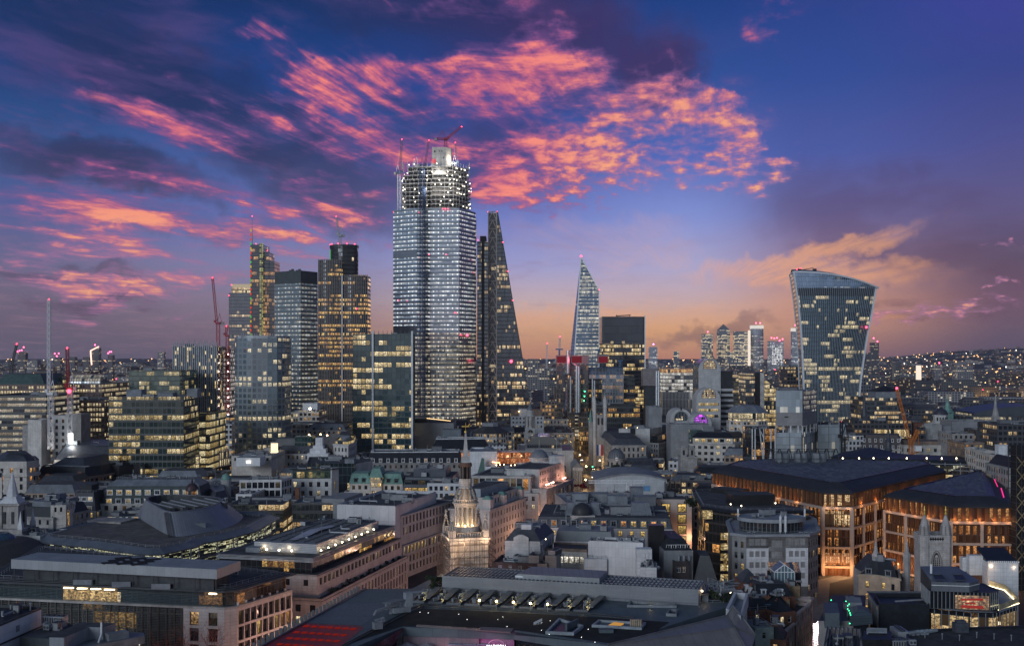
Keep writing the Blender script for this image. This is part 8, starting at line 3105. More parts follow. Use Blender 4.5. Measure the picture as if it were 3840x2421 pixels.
b.one('low_roof_box',[A4,As],'prism',Bs(AZ('G',1160,1040,30),AZ('G',1500,1070,30),8),30,32,0,1)
b.Cj(Aa(pr,1),30,1,3)
m=MB()
for(t_,x,y)in(('G',1890,1168),('G',1385,1180),('G',1505,1200)):
 q=AZ(t_,x,y+20,30)
 m.ball((*q,31),.22,n=5)
b.Ab(m,'roof_lamp',C7)
pass
P8=Bf(T('H',27,1352,90,1400,222,1560,240,2255,236,2370,195,2330,60,2200,0,1480,5))
b=Ad('office_building','grey octagonal office block with a big round flat roof and two white window panels',P8)
gs=Ac('m238',(.27,.27,.265),.85,.16,.3,Az=.4,Ap=(2,1,.05))
Lh=2
b.A8(P8,0,26.,gs,{Lh:None,'all':W(3.85,2.6,1.1,2.2,lit=.35,rows=6,top=1.8,end=.4,cols=(B9,A6))})
m=MB()
s_,e_=P8[Lh],P8[(Lh+1)%len(P8)]
L=Dh(e_[0]-s_[0],e_[1]-s_[1])
M7=((e_[0]-s_[0])/L,(e_[1]-s_[1])/L)
Ky=(M7[1],-M7[0])
for(w0,w1,lit,cols,wn)in((.0,.36,.06,(Bc,),3),(.64,1.,.55,(B9,A6),3)):
 q0,q1=Aw(s_,e_,w0),Aw(s_,e_,w1)
 m2=MB()
 Lt,L8=(q0[0]+Ky[0]*.25,q0[1]+Ky[1]*.25),(q1[0]+Ky[0]*.25,q1[1]+Ky[1]*.25)
 b.Cc(m2,Lt,L8,8.5,22.,W(3.85,2.6,1.5,2.,lit=lit,rows=3,top=1.,n=wn,dep=.35,cols=cols,style='plain'))
 m2.face([(*Lt,22),(*L8,22),(*q1,22),(*q0,22)])
 m2.quad_wall(q0,Lt,8.5,22.);m2.quad_wall(L8,q1,8.5,22.)
 b.Ab(m2,'white_window_panel',Bg)
 m2=MB()
 b.Cc(m2,q0,q1,22.,26.,W(4,2.6,1.9,2.4,lit=.0,rows=1,top=.7,n=3))
 m2.quad_wall(q0,q1,0,8.5)
 b.Ab(m2,'front_wall',gs)
q0,q1=Aw(s_,e_,.36),Aw(s_,e_,.64)
m2=MB();b.Cc(m2,q0,q1,0,26,W(3.85,6,3.9,2.2,lit=1,rows=6,n=1,top=1.4,dep=.4,cols=(B9,),st=.8));b.Ab(m2,'stair_bay',gs)
m=MB();Bd(m,Aa(P8,-.8),Aa(P8,.5),26.,26.9);m.cap(Aa(P8,.45),26.2);b.Ab(m,'parapet',Ac('m239',(.24,.26,.28),.7,.15,.4))
c0=AZ('G',1850,1320,31)
rx=(AZ('G',2235,1320,31)[0]-AZ('G',1465,1320,31)[0])/2
c0=(c0[0],c0[1]+1)
b.one('round_storey',Ae('m240',1.5,3.8,(.02,.022,.024),(.12,.12,.12),.16,.06,.04,.0),'prism',A7(c0,rx*.93,rx*.62,40),26.2,30.)
m=MB()
Ih=A7(c0,rx,rx*.72,48)
m.prism(Ih,30.,31.,0,1,Bw=True);Bd(m,Ih,Aa(Ih,.5),31.,31.25)
b.Ab(m,'round_roof',[Ac('m239',(.24,.26,.28)),Ac('m241',(.20,.225,.25),.7,.15,.2)])
m=MB()
for k in(-1,1):
 q=(c0[0]+k*.9+2,c0[1]-rx*.74)
 m.box((q[0],q[1],27),(.7,.5,5.6))
 m.bar((q[0],q[1],26.2),(q[0],q[1],33.2),.14)
for sx in(-1,1):
 m.box((c0[0]+sx*rx*.98,c0[1],31),(.5,.5,3))
b.Ab(m,'antenna_panel',Ac('m242',(.6,.62,.63),.6))
for k in range(5):
 B3(Cm['ac'],'air_conditioner',b.root,(c0[0]+8+k*1.9-(k>2)*24,s_[1]+3.2,26.15),0,(.8,)*3)
b.Ag(A7(c0,rx*.7,rx*.45,12),31.,5,1)
pass
G0=Ac('m243',(.030,.034,.042),.6,.15,.25,Ap=(1.5,60,.06),Bn=.2)
Hz=Ac('m244',(.10,.11,.125),.5,.45,.5,Bn=.3)
Eu=Ac('m245',(.42,.33,.27),.8,.12,.3)
J4=Ae('m246',3.,5.2,(.05,.022,.012),(.06,.03,.018),.42,.08,.5,.0,2,(1,.42,.12),(1,.5,.18),.5,.03,.05)
Jl=Ae('m247',2.6,3.9,(.07,.028,.012),(.09,.04,.02),.38,.14,.62,.0,3,(1,.36,.09),(1,.46,.15),.6,.03,.05)
Io=Ae('m248',4.,5,(.10,.06,.03),(.12,.06,.03),.05,.05,1,1,3,(1,.62,.28),(1,.7,.38),.9,.04)
def Dd(label,Hf,Bv,Ez,B5,lights,Kz=None):
 b=Ad('office_building',label,'building',Hf,B5=B5)
 e=Bf(Hf)
 q=Aa(e,6.5)
 m=MB();m.loft(Aa(e,.1),Bv-.6,e,Bv);m.loft(e,Bv,Aa(e,1.2),Bv+1.);m.loft(Aa(e,1.2),Bv+1.,q,Ez);m.cap(Aa(e,.1),Bv-.6,0,False);b.Ab(m,'sloping_roof_edge',G0)
 m=MB();m.cap(q,Ez-.01);Bd(m,Aa(q,.3),Aa(q,.6),Ez,Ez+.35);b.Ab(m,'roof_plateau',A4)
 rr=random.Random(B5)
 m=MB()
 xs,ys=[v[0]for v in q],[v[1]for v in q]
 qi=Aa(q,2.2)
 x=min(xs)
 Nc=0
 while x<max(xs):
  y=min(ys)
  while y<max(ys):
   c=(x,y+(Nc%2)*1.5)
   if Ch(c,qi):
    a=rr.uniform(-.25,.25)
    Ca=Au(c[0]+rr.uniform(-.2,.2),c[1],2.,1.5,.5+a)
    tl=rr.uniform(.1,.6)
    m.face([(Ca[k][0],Ca[k][1],Ez+(.12,.12+tl*.4,.12+tl,.12+tl*.6)[k])for k in range(4)],0)
   y+=2.6
  x+=2.9
  Nc+=1
 o=b.Ab(m,'roof_petals',Hz)
 up=Aa(e,1.)
 m=MB();u=0
 for s_,t_ in zip(up,up[1:]+up[:1]):
  u=m.quad_wall(s_,t_,Bv-5.8,Bv-.6,0,u)
 b.Ab(m,'top_storey_glass',J4)
 b.C6(up,Bv-5.8,Bv-.6,3.,0,.55,E5,.7,'bronze_fins',Ew=False)
 lo=Aa(e,-.2)
 m=MB();Bd(m,lo,Aa(e,1.6),Bv-6.8,Bv-5.8);b.Ab(m,'stone_ledge',Eu)
 wl=Aa(e,1.1)
 m=MB();u=0
 for s_,t_ in zip(wl,wl[1:]+wl[:1]):
  u=m.quad_wall(s_,t_,0,Bv-6.8,0,u)
 b.Ab(m,'bronze_bays',Jl)
 m,ms=MB(),MB()
 n=len(e)
 for i in range(n):
  s_,t_=e[i],e[(i+1)%n]
  L=Dh(t_[0]-s_[0],t_[1]-s_[1])
  nx,ny=(t_[1]-s_[1])/L,-(t_[0]-s_[0])/L
  if nx*-s_[0]+ny*-s_[1]<=0 or L<4:
   continue
  nb=max(1,int(round(L/12.)))
  for k in range(nb+1):
   c=Aw(s_,t_,k/nb)
   m.bar((c[0]-nx*.5,c[1]-ny*.5,0),(c[0]-nx*.5,c[1]-ny*.5,Bv-6.8),1.1,h=1.1)
  z=Bv-6.8
  while z>2:
   z-=7.8
   if z>0:
    m.bar((s_[0]-nx*.45,s_[1]-ny*.45,z),(t_[0]-nx*.45,t_[1]-ny*.45,z),1.,h=.9)
  My=max(1,int(round(L/2.6)))
  for k in range(My):
   c=Aw(s_,t_,(k+.25)/My)
   z=Bv-7.2
   while z>3:
    ms.bar((c[0]-nx*.75,c[1]-ny*.75,z-3.4),(c[0]-nx*.75,c[1]-ny*.75,z),.75,h=.35)
    z-=3.9
 b.Ab(m,'stone_frame',Eu)
 b.Ab(ms,'bronze_shades',E5)
 return b,e,q
eW=T('G',34,1172,800,1700,905,2408,1030)+T('I',34,130,1035,470,1042,1000,925,1530,800,1380,745)+T('G',34,2200,690,1880,690,1400,740)
eW=T('G',34,1172,805)+T('I',34,130,1038,472,1044,1532,802,1400,752)+T('G',34,1900,715,1360,745)
b,e,q=Dd('huge bronze-finned office block with a dark petalled roof and a glowing chamfered corner',eW,34,37.2,53,None)
k0=min(range(len(e)),key=lambda k:(Aw(e[k],e[(k+1)%len(e)])[1]+(0 if Dh(e[k][0]-e[(k+1)%len(e)][0],e[k][1]-e[(k+1)%len(e)][1])<16 else 500)))
s_,t_=e[k0],e[(k0+1)%len(e)]
L=Dh(t_[0]-s_[0],t_[1]-s_[1])
nx,ny=(t_[1]-s_[1])/L,-(t_[0]-s_[0])/L
for(Cd,I6,w0,w1,st,nm)in((28.8,33.,.06,.94,1.,'glowing_office'),(20.8,26.4,.05,.95,1.2,'glowing_atrium')):
 a_,c_=Aw(s_,t_,w0),Aw(s_,t_,w1)
 m=MB();m.quad_wall((a_[0]+nx*.1-(nx*.9),a_[1]+ny*.1-ny*.9),(c_[0]-nx*.8,c_[1]-ny*.8),Cd,I6,0,0);b.Ab(m,nm,Io)
 m=MB()
 for k in range(5):
  g_=Aw(a_,c_,k/4)
  m.bar((g_[0]-nx*.5,g_[1]-ny*.5,Cd),(g_[0]-nx*.5,g_[1]-ny*.5,I6),.3)
 b.Ab(m,'glazing_bars',E5)
for(w0,w1)in((.1,.9),):
 a_,c_=Aw(s_,t_,w0),Aw(s_,t_,w1)
 b.one('lit_canopy',Ae('m249',.8,4,(.1,.06,.04),(.2,.12,.07),.4,.05,1,1,3,(1,.6,.3),(1,.7,.4),.7,.04),'quad_wall',(a_[0]-nx*.3,a_[1]-ny*.3),(c_[0]-nx*.3,c_[1]-ny*.3),5.5,9.5,0,0)
cq=AZ('I',-150,690,38)
m=MB()
for k in range(8):
 x=cq[0]-12+k*4.6
 Ca=[(x,cq[1]+5+5*Bx(PI*j/10),37.4+6.2*Bt(PI*j/10))for j in range(11)]
 for a_,c_ in zip(Ca,Ca[1:]):
  m.bar(a_,c_,.42)
for j in range(1,10,2):
 y,z=cq[1]+5+5*Bx(PI*j/10),37.4+6.2*Bt(PI*j/10)
 m.bar((cq[0]-12,y,z),(cq[0]+20.2,y,z),.22)
b.Ab(m,'vaulted_cage',An)
m=MB()
for k in range(3):
 m.prism(A7((cq[0]-6+k*9,cq[1]+5),3.6,3.,16),37.2,41.6)
b.Ab(m,'vault_plant',Aj)
q5=AZ('I',735,765,37.3)
b.one('round_shaft',An,'lathe',q5,[(6.2,37.1),(6.2,37.5),(5.6,37.5),(5.4,36.)],28,sy=1.)
b.one('shaft_mouth',A4,'cap',A7(q5,5.6,n=24),37.28)
m=MB()
for k in range(9):
 for(Ol,x,y,G3,G8)in(('I',440,960,30,-7),('I',1150,800,28,-6)):
  q6=AZ(Ol,x+G3*k,y+G8*k,36)
  m.box((q6[0],q6[1],35.5),(.3,2.6,.55),.9)
b.Ab(m,'roof_vents',An)
pass
for w in(.15,.5,.85):
 c=Aw(s_,t_,w)
 Ah((c[0]+nx*3,c[1]+ny*3,3.5),1800,(1,.5,.2),.4)
 Ah((c[0]+nx*1.4,c[1]+ny*1.4,27.6),110,(1,.55,.25),.2)
i1,i2=(k0-1)%len(e),(k0+1)%len(e)
for(a_,c_)in((e[i1],e[k0]),(e[(k0+1)%len(e)],e[(k0+2)%len(e)])):
 for w in(.08,.22,.36,.5,.64,.8):
  c=Aw(a_,c_,w)
  LL=Dh(c_[0]-a_[0],c_[1]-a_[1])
  K7,Ku=(c_[1]-a_[1])/LL,-(c_[0]-a_[0])/LL
  Ah((c[0]+K7*.9,c[1]+Ku*.9,28.7),260,(1,.42,.13),.2)
eE=T('I',31,822,1078,1572,1196,2300,1205,2215,1020,2130,890,1960,845,1840,830)
b,e,q=Dd('second bronze-finned block, lower and to the right, with a triangular petalled roof',eE,31,34.,54,None)
m=MB()
pk=T('I',33,2100,900,2120,905,2185,1100,2160,1090)
for(x0,y0,x1,y1)in((2025,850,2085,1045),(2060,870,2110,985),(2150,1000,2180,1100)):
 q6,q7=AZ('I',x0,y0,32.6),AZ('I',x1,y1,32.6)
 m.bar((*q6,32.9),(*q7,32.9),.35)
b.Ab(m,'pink_light_line',Af('m250',(1,.04,.30),1.2))
pass
Jm=sorted(range(len(e)),key=lambda k:Aw(e[k],e[(k+1)%len(e)])[1])[:2]
for k in Jm:
 a_,c_=e[k],e[(k+1)%len(e)]
 LL=Dh(c_[0]-a_[0],c_[1]-a_[1])
 K7,Ku=(c_[1]-a_[1])/LL,-(c_[0]-a_[0])/LL
 for w in(.1,.3,.5,.7,.9):
  c=Aw(a_,c_,w)
  Ah((c[0]+K7*.9,c[1]+Ku*.9,25.8),260,(1,.42,.13),.2)
  Ah((c[0]+K7*2.5,c[1]+Ku*2.5,3),1100,(1,.48,.18),.3)
c=Aw(e[0],e[-1])
Ah((AZ('I',760,1400,12)[0],AZ('I',760,1400,12)[1]+4,10),1400,(1,.5,.2),.5)
a,c_=AZ('I',250,690,33),AZ('I',1780,740,33)
p=Bs(a,c_,40)
b=Ad('station_office','long black-roofed glass building with eight lamps along its roof, behind the bronze blocks',p)
m=MB();u=0
for s_,e_ in zip(p,p[1:]+p[:1]):
 u=m.quad_wall(s_,e_,0,32.6,0,u)
b.Ab(m,'glass_facade',Ae('m251',2.2,4,(.02,.022,.024),(.05,.055,.06),.08,.12,.55,.3,6,B9,A6,.9,.2))
m=MB()
N=24
f=lambda w:35.2+3.2*math.exp(-((w-.22)/.16)**2)
for k in range(N):
 w0,w1=k/N,(k+1)/N
 A_,B_=Aw(p[0],p[1],w0),Aw(p[0],p[1],w1)
 C_,D_=Aw(p[3],p[2],w1),Aw(p[3],p[2],w0)
 m.face([(*A_,32.6),(*B_,32.6),(B_[0],B_[1]+4,35.2),(A_[0],A_[1]+4,35.2)])
 m.face([(A_[0],A_[1]+4,35.2),(B_[0],B_[1]+4,35.2),(C_[0],C_[1]-8,f(w1)),(D_[0],D_[1]-8,f(w0))])
 m.face([(D_[0],D_[1]-8,f(w0)),(C_[0],C_[1]-8,f(w1)),(*C_,32.6),(*D_,32.6)])
b.Ab(m,'black_roof',Ac('m252',(.02,.023,.027),.5,.2,.2,Bn=.25))
m=MB()
for x in(362,545,710,882,1085,1310,1480,1645):
 q=AZ('I',x,660,35.6)
 m.ball((*q,35.9),.34,n=6)
b.Ab(m,'roof_lamp',C7)
m=MB()
for k in range(9):
 c=Aw(p[0],p[1],.06+.11*k)
 m.bar((c[0],c[1]-.6,28),(c[0],c[1]-.6,34.5),.4)
for I7 in(30.5,32.4,33.6):
 m.bar((p[0][0],p[0][1]-.7,I7),(p[1][0],p[1][1]-.7,I7),.22)
b.Ab(m,'exposed_frame',Bk)
m=MB();Nh,Mq=Aw(p[0],p[1],.16),Aw(p[0],p[1],.84);m.bar((Nh[0],Nh[1]-.8,31.6),(Mq[0],Mq[1]-.8,31.6),.3);b.Ab(m,'lit_cornice',Af('m253',(1,.85,.5),1.6))
pass
q=AZ('I',1830,790,28)
b=Ad('glazed_hall','brightly lit sloping glass hall at the right end of the long black roof',Au(q[0]-14,q[1]-4,30,10))
m=MB()
g0,I9=AZ('I',1420,860,27),AZ('I',1950,850,27)
h0,h1=AZ('I',1420,738,33),AZ('I',1760,738,33)
m.face([(*g0,27),(*I9,27),(*h1,33),(*h0,33)],0,[(0,0),(42,0),(36,9),(0,9)])
m.face([(*I9,0),(I9[0],I9[1]+30,0),(h1[0],h1[1]+20,33),(*h1,33),(*I9,27)],1)
m.quad_wall(g0,I9,0,27,1)
b.Ab(m,'lit_glass',[Ae('m254',2.,3.,(.1,.1,.08),(.14,.14,.12),.1,.08,.85,.6,4,(1,.9,.55),(1,.95,.7),.8,.2),B7])
pass
def P3(Dy,x,y,z):
 q=AZ(Dy,x,y,z)
 return(q[0],q[1],z)
FP=lambda x,y,z=28:C4((x,y),z)
Ha=Bf([FP(880,2482),FP(1371,2207),FP(1545,2205),FP(1658,2148),FP(2650,2195),FP(2800,2285),FP(2745,2273),FP(2280,2418),FP(1930,2363),FP(1510,2350),FP(1290,2440)])
Ha=Bf([FP(880,2482),FP(1371,2207),FP(1545,2205),FP(1658,2148),FP(2650,2195),FP(2745,2268),FP(2280,2418),FP(1930,2363),FP(1510,2350),FP(1290,2440)])
b=Ad('shopping_centre','vast dark flat-roofed modern block filling the bottom centre, with red louvres and lit plant pits',Ha)
Ks=Ac('m255',(.085,.115,.13),.6,.14,.25,Ap=(6,6,.08))
m=MB();m.prism(Ha,26,28,0,0)
b.Ab(m,'roof',Ks)
b.one('wall',Ae('m256',1.5,4.2,(.03,.02,.018),(.10,.06,.05),.12,.1,.3,.2,5,(1,.45,.3),(1,.55,.35),.4,.15),'prism',Aa(Ha,3.),0,26.01)
Nu=[px('F',190,1078),px('F',1100,1118),px('F',2060,1170),px('H',700,1232),px('H',520,1345),px('H',40,1475),(1935,2360),(1512,2346),px('D',1650,1480),px('D',2100,1230)]
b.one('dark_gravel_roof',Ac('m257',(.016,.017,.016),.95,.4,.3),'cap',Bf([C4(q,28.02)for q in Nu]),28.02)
Ln=[px('D',1130,1238),px('D',1505,1020),px('D',2010,1020),px('D',2060,1090),px('D',1780,1272)]
b.one('slate_roof_panel',Ac('m258',(.10,.125,.145),.55,.1,.2,Ap=(40,2.2,.03)),'cap',Bf([C4(q,28.03)for q in Ln]),28.03)
N9=[px('D',700,1490),px('D',1130,1243),px('D',1780,1275),px('D',1820,1300),px('D',1480,1560),px('D',560,1580)]
R=[C4(q,28.05)for q in N9]
b.one('red_louvre_field',Ac('m259',(.22,.010,.012),.4,.3,.3),'cap',Bf(R),28.05)
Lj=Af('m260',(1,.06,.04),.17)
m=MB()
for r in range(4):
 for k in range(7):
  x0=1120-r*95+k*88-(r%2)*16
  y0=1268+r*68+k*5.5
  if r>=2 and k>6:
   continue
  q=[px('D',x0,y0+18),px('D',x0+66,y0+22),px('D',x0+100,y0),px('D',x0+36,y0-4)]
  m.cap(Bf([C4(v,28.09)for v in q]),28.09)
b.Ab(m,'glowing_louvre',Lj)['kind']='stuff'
Ju=Af('m261',(1,.80,.36),16)
for k in range(10):
 x0=90+k*205
 yb,yt=1012+k*11.5,885+k*11
 lq=[P3('F',x0-20,yb,28),P3('F',x0+110,yb+4,28),P3('F',x0+245,yt+4,28),P3('F',x0+120,yt,28)]
 Ca=Bf([v[:2]for v in lq])
 m=MB();Bd(m,Aa(Ca,-.35),Aa(Ca,.1),28.,28.55);m.cap(Aa(Ca,.12),28.06,1);b.Ab(m,'plant_pit',[Dr,A4])
 c=Bz(Ca)
 a=Fi(Ca[1][1]-Ca[0][1],Ca[1][0]-Ca[0][0])
 rr=random.Random(k)
 Kv=Aa(Ca,1.)
 for j in range(5):
  w,v=rr.random(),rr.random()
  q=Aw(Aw(Kv[0],Kv[1],w),Aw(Kv[3],Kv[2],w),v)
  if Ch(q,Ca):
   B3(Cm['ac' if j%3 else 'vent'],Fz['ac' if j%3 else 'vent'],b.root,(q[0],q[1],28.05),a+j,(.75,.75,.8))
 N3=[P3('F',x0+118,yb-5,28),P3('F',x0+185,yb-3,28),P3('F',x0+318,yt+4,28),P3('F',x0+250,yt,28)]
 m=MB()
 L2=[v[:2]for v in N3]
 hs=[29.2,29.2,29.2,29.2]
 m.prism(Bf(L2),28.9,29.2,Bw=True)
 b.Ab(m,'pit_cover',Ac('m262',(.16,.165,.15),.5,.12,.3))
 m=MB()
 for j in range(3):
  q=Aw(L2[0],L2[3],.15+.35*j)
  m.ball((q[0]-.4,q[1],28.6),.10,n=5)
 b.Ab(m,'pit_lamp',Ju)
 if k not in(7,):
  Ah((c[0]+.4,c[1]-.6,29.6),52,(1,.78,.34),.2)
  qq=P3('F',x0+60,yb+34,28)
  Ah((qq[0],qq[1],29.),18,(1,.78,.34),.2)
for(x,y)in((835,1035),(1027,1046),(1220,1055),(1412,1070),(1606,1080)):
 q=AZ('F',x,y+50,28)
 b.one('lamp_post',Bk,'tube',(*q,28),(*q,29.9),.06,n=6)
 b.one('roof_lamp',Af('m263',(1,.72,.3),22),'ball',(*q,30.1),.26,n=8)
 Ah((q[0],q[1]-.6,30.),30,(1,.72,.3),.2)
m=MB()
for(x,y)in((165,1128),(258,1135),(603,1150),(697,1210),(1044,1210),(1101,1180),(1540,1248),(1635,1225),(1535,1332),(1623,1377),(2064,1320),(2140,1467),(1148,1290),(1988,1410)):
 q=AZ('F',x,y,28.1)
 m.ball((*q,28.25),.07,n=5)
b.Ab(m,'roof_marker_light',Af('m264',(.95,.95,.9),4))
m=MB()
for Fe in(0,22):
 Ca=[px('D',1560-Fe,1520-Fe*.2),px('D',2408-Fe,1085-Fe),px('F',185,1055-Fe),px('F',1100,1096-Fe),px('F',2060,1150-Fe),px('H',300,1200-Fe)]
 W_=[C4(q,28.2)for q in Ca]
 for s_,e_ in zip(W_,W_[1:]):
  m.bar((*s_,28.2),(*e_,28.2),.22)
  L=Dh(e_[0]-s_[0],e_[1]-s_[1])
  if Fe==0:
   for k in range(int(L/1.2)):
    q=Aw(s_,e_,k*1.2/L)
    m.box((q[0],q[1]+.2,28.02),(.5,.25,.12))
b.Ab(m,'crane_rail',An)
w0,w1,w2=C4((1512,2352),27.9),AZ('F',830,1322,27.9),C4((1928,2366),27.9)
b.one('terrace_wall',Ac('m265',(.22,.17,.19),.6,.1,.3,Ap=(1.9,9,.05)),'quad_wall',(w0[0],w0[1]+.6),(w1[0],w1[1]+.6),18,27.6)
b.one('magenta_lit_wall',Ac('m266',(.30,.12,.24),.3,.15,.4),'quad_wall',(w1[0],w1[1]+1.4),(w2[0],w2[1]+1.4),18,27.6)  # mauve wall with the magenta light put into its base colour
m=MB();q0=[P3('F',850,1285,28.4),P3('F',1222,1302,28.4),P3('F',1190,1352,28.1),P3('F',800,1322,28.1)];m.face([tuple(v)for v in q0][::-1]);m.face([(v[0],v[1],v[2]-.25)for v in q0]);m.bar(q0[3],q0[2],.3)
b.Ab(m,'canopy',Ac('m267',(.26,.22,.22),.45,.15,.3,Ap=(1.2,40,.05)))
b.one('coping',Ac('m267',(.26,.22,.22)),'bar',P3('F',130,1272,28.2),P3('F',850,1318,28.2),.9,h=.35)
b.one('terrace_floor',As,'cap',Bf([FP(1490,2500,21),FP(1980,2500,21),FP(1960,2400,21),FP(1500,2380,21)]),21)
F5=[P3('F',1236,1345,28),P3('F',1295,1560,22),P3('F',2260,1540,26.5),P3('F',2330,1500,28)]
b.one('glass_prow',Ac('m268',(.035,.05,.07),.15,.1,.3,Ap=(2.6,2.6,.06),Bn=.7),'face',[F5[0],F5[1],F5[2],F5[3]],0,[(v[0]*.8+v[1]*.5,v[1]*.8-v[0]*.4)for v in F5])
lf=[P3('D',2310,1272,28),P3('D',1880,1530,28),P3('D',2100,1540,24),P3('D',2330,1300,27)]
b.one('mauve_facet',Ac('m269',(.15,.07,.10),.2,.15,.4,Ap=(1.,30,.05),Bn=.6),'face',lf,0,[(v[0],v[1])for v in lf])
Ra,Rb,Rc,Rd,Re,Rf,Rg,Rh=(P3('H',0,1490,28.3),P3('H',1345,1162,28.6),P3('H',1408,1052,30.4),P3('H',1505,1160,29.),P3('H',1425,1290,27.4),P3('H',1665,1378,25.),P3('H',1600,1600,22.5),P3('H',100,1720,23.5))
Lg=Ac('m270',(.165,.155,.155),.38,.12,.3,Ap=(3.1,40,.09),Bn=.55)
m=MB()
Mr=lambda L,a:[(v[0]*Bx(a)+v[1]*Bt(a),v[1]*Bx(a)-v[0]*Bt(a))for v in L]
for L,a in(([Ra,Rh,Rg,Re],.45),([Ra,Re,Rb],.45),([Rb,Re,Rd,Rc],-.5),([Rd,Re,Rf],-.5),([Re,Rg,Rf],-.7)):
 m.face(L[::-1],0,Mr(L,a)[::-1])
 m.face([(v[0],v[1],v[2]-.3)for v in L],0,Mr(L,a))
b.Ab(m,'folded_roof',Lg)
m=MB()
for s_,e_ in((Ra,Rb),(Rb,Rc),(Rc,Rd),(Rd,Rf),(Rb,Re),(Re,Rf),(Re,Rg)):
 m.bar((s_[0],s_[1],s_[2]+.1),(e_[0],e_[1],e_[2]+.1),.26)
b.Ab(m,'roof_ridge',Ac('m271',(.13,.135,.145),.4))
Lo=Bf([P3('F',1600,1368,28)[:2],P3('F',1890,1382,28)[:2],P3('F',1995,1300,28)[:2],P3('F',1740,1225,28)[:2]])
m=MB();Bd(m,Aa(Lo,-.3),Aa(Lo,.2),28.02,28.7);m.cap(Aa(Lo,.2),28.1,1);b.Ab(m,'roof_well',[Ac('m272',(.26,.30,.33),.6),A4])
m=MB();q=P3('F',1880,1310,28);m.box((q[0],q[1],28.1),(.5,6,1.6),-.5);q=P3('F',2265,1345,28);m.box((q[0],q[1],28.02),(3.2,2.,.7));b.Ab(m,'roof_hatch',Ks)
L1=Bf([P3('F',2120,1290,28)[:2],P3('H',370,1320,28)[:2],P3('H',415,1265,28)[:2],P3('F',2190,1235,28)[:2]])
m=MB();Bd(m,Aa(L1,-.25),Aa(L1,.2),28.02,28.6);m.cap(Aa(L1,.2),28.1,1);b.Ab(m,'roof_well',[Ac('m272',(.26,.30,.33)),Ac('m273',(.10,.12,.14),.6)])
m=MB();q=P3('H',90,1275,28);m.box((q[0],q[1],28.15),(2.4,3.4,.25),-.5);b.Ab(m,'amber_lit_duct',Af('m274',(1,.5,.12),.5))
m=MB()
for k in range(6):
 q=P3('H',262+k*22,1290,28);m.tube((q[0],q[1],28.1),(q[0],q[1],29.8),.32,n=8)
b.Ab(m,'flue_pipe',Ac('m275',(.28,.23,.17),.4,.2,.4,Cu=.5))
m=MB();hq=Bf([P3('H',230,1065,28)[:2],P3('H',760,1072,28)[:2],P3('H',755,1050,28)[:2],P3('H',260,1020,28)[:2]]);Bd(m,Aa(hq,-.3),Aa(hq,.1),28.02,28.6);b.Ab(m,'long_rooflight',Aj)
Ah((*P3('H',480,1062,28)[:2],28.9),40,(1,.78,.4),.2)
m=MB();hq=Bf([P3('H',670,1165,28)[:2],P3('H',760,1170,28)[:2],P3('H',775,1122,28)[:2],P3('H',700,1120,28)[:2]]);Bd(m,Aa(hq,-.3),Aa(hq,.1),28.02,28.7);m.cap(Aa(hq,.1),28.1,1);b.Ab(m,'square_hatch',[Aj,A4])
Ja,Fy=C4((1658,2157),32),C4((2619,2208),32)
Jc,I3=C4((1723,2120),32),C4((2644,2175),32)
K3=Bf([Ja,Fy,I3,Jc])
m=MB();Bd(m,K3,Aa(K3,.35),27.9,32.);b.Ab(m,'plant_screen',Ac('m276',(.20,.215,.235),.6,.08,.2,Ap=(5.5,.35,.03)))
b.one('plant_deck',Ak,'cap',Aa(K3,.36),28.6)
m=MB()
for k in range(62):
 w=k/61
 m.bar((*Aw(Ja,Fy,w),31.8),(*Aw(Jc,I3,w),31.8),.16,h=.3)
for w in(.25,.5,.75):
 m.bar((*Aw(Ja,Jc,w),31.7),(*Aw(Fy,I3,w),31.7),.2)
b.Ab(m,'roof_beams',Bk)
h0,h1=Aw(Ja,Fy,.29),Aw(Ja,Fy,.62)
M1,Mu=Aw(Jc,I3,.31),Aw(Jc,I3,.62)
Mw=Bf([Aw(h0,M1,.18),Aw(h1,Mu,.18),Mu,M1])
b.one('plant_house',[Ac('m277',(.26,.28,.29),.6,.1,.2,Ap=(4,9,.06)),Ac('m278',(.19,.215,.235),.5,.12,.3,Ap=(1.6,40,.12))],'prism',Mw,28.7,33.,0,1)
rr=random.Random(4)
for k in range(26):
 q=Aw(Aw(Ja,Fy,rr.random()),Aw(Jc,I3,rr.random()),rr.uniform(.2,.85))
 if not Ch(q,Aa(Mw,-2))and Ch(q,Aa(K3,1.2)):
  B3(Cm[rr.choice(['ac','chiller','hatch'])],'plant_unit',b.root,(*q,28.6),rr.choice([0,1.57]),(.9,)*3)
m=MB();q0,q1=P3('F',1240,742,32),P3('F',1470,745,32);m.tube((q0[0],q0[1]+1.,32.3),(q1[0],q1[1]+1.,32.3),.35,n=8);b.Ab(m,'white_duct',Ax)
b.Cj(Aa(Bf([AZ('F',420,890,28),AZ('H',1010,1075,28),AZ('H',1015,1050,28),AZ('F',425,878,28)]),-.5),28,1.2,3,An)
cr=P3('D',2230,1130,28)
root=B4('roof_crane','grey window-cleaning crane with a broad tilted hood parked on the flat roof','crane',(cr[0],cr[1],28.1))
m=MB();m.box((cr[0],cr[1],28.3),(4.5,2.6,1.2),.5);m.box((cr[0]+1.8,cr[1]+.8,29.4),(1.8,1.6,3.4),.5)
for k in range(4):
 m.tube((cr[0]-2.2+k*1.3,cr[1]-1.4+k*.65,28.3),(cr[0]-2.2+k*1.3,cr[1]-1.2+k*.65,28.3),.4,n=10)
m.Ao('chassis',Aj,root)
m=MB()
H_=[P3('D',2030,1045,30.6),P3('D',2130,1050,30.4),P3('D',2300,962,31.6),P3('D',2150,945,31.8)]
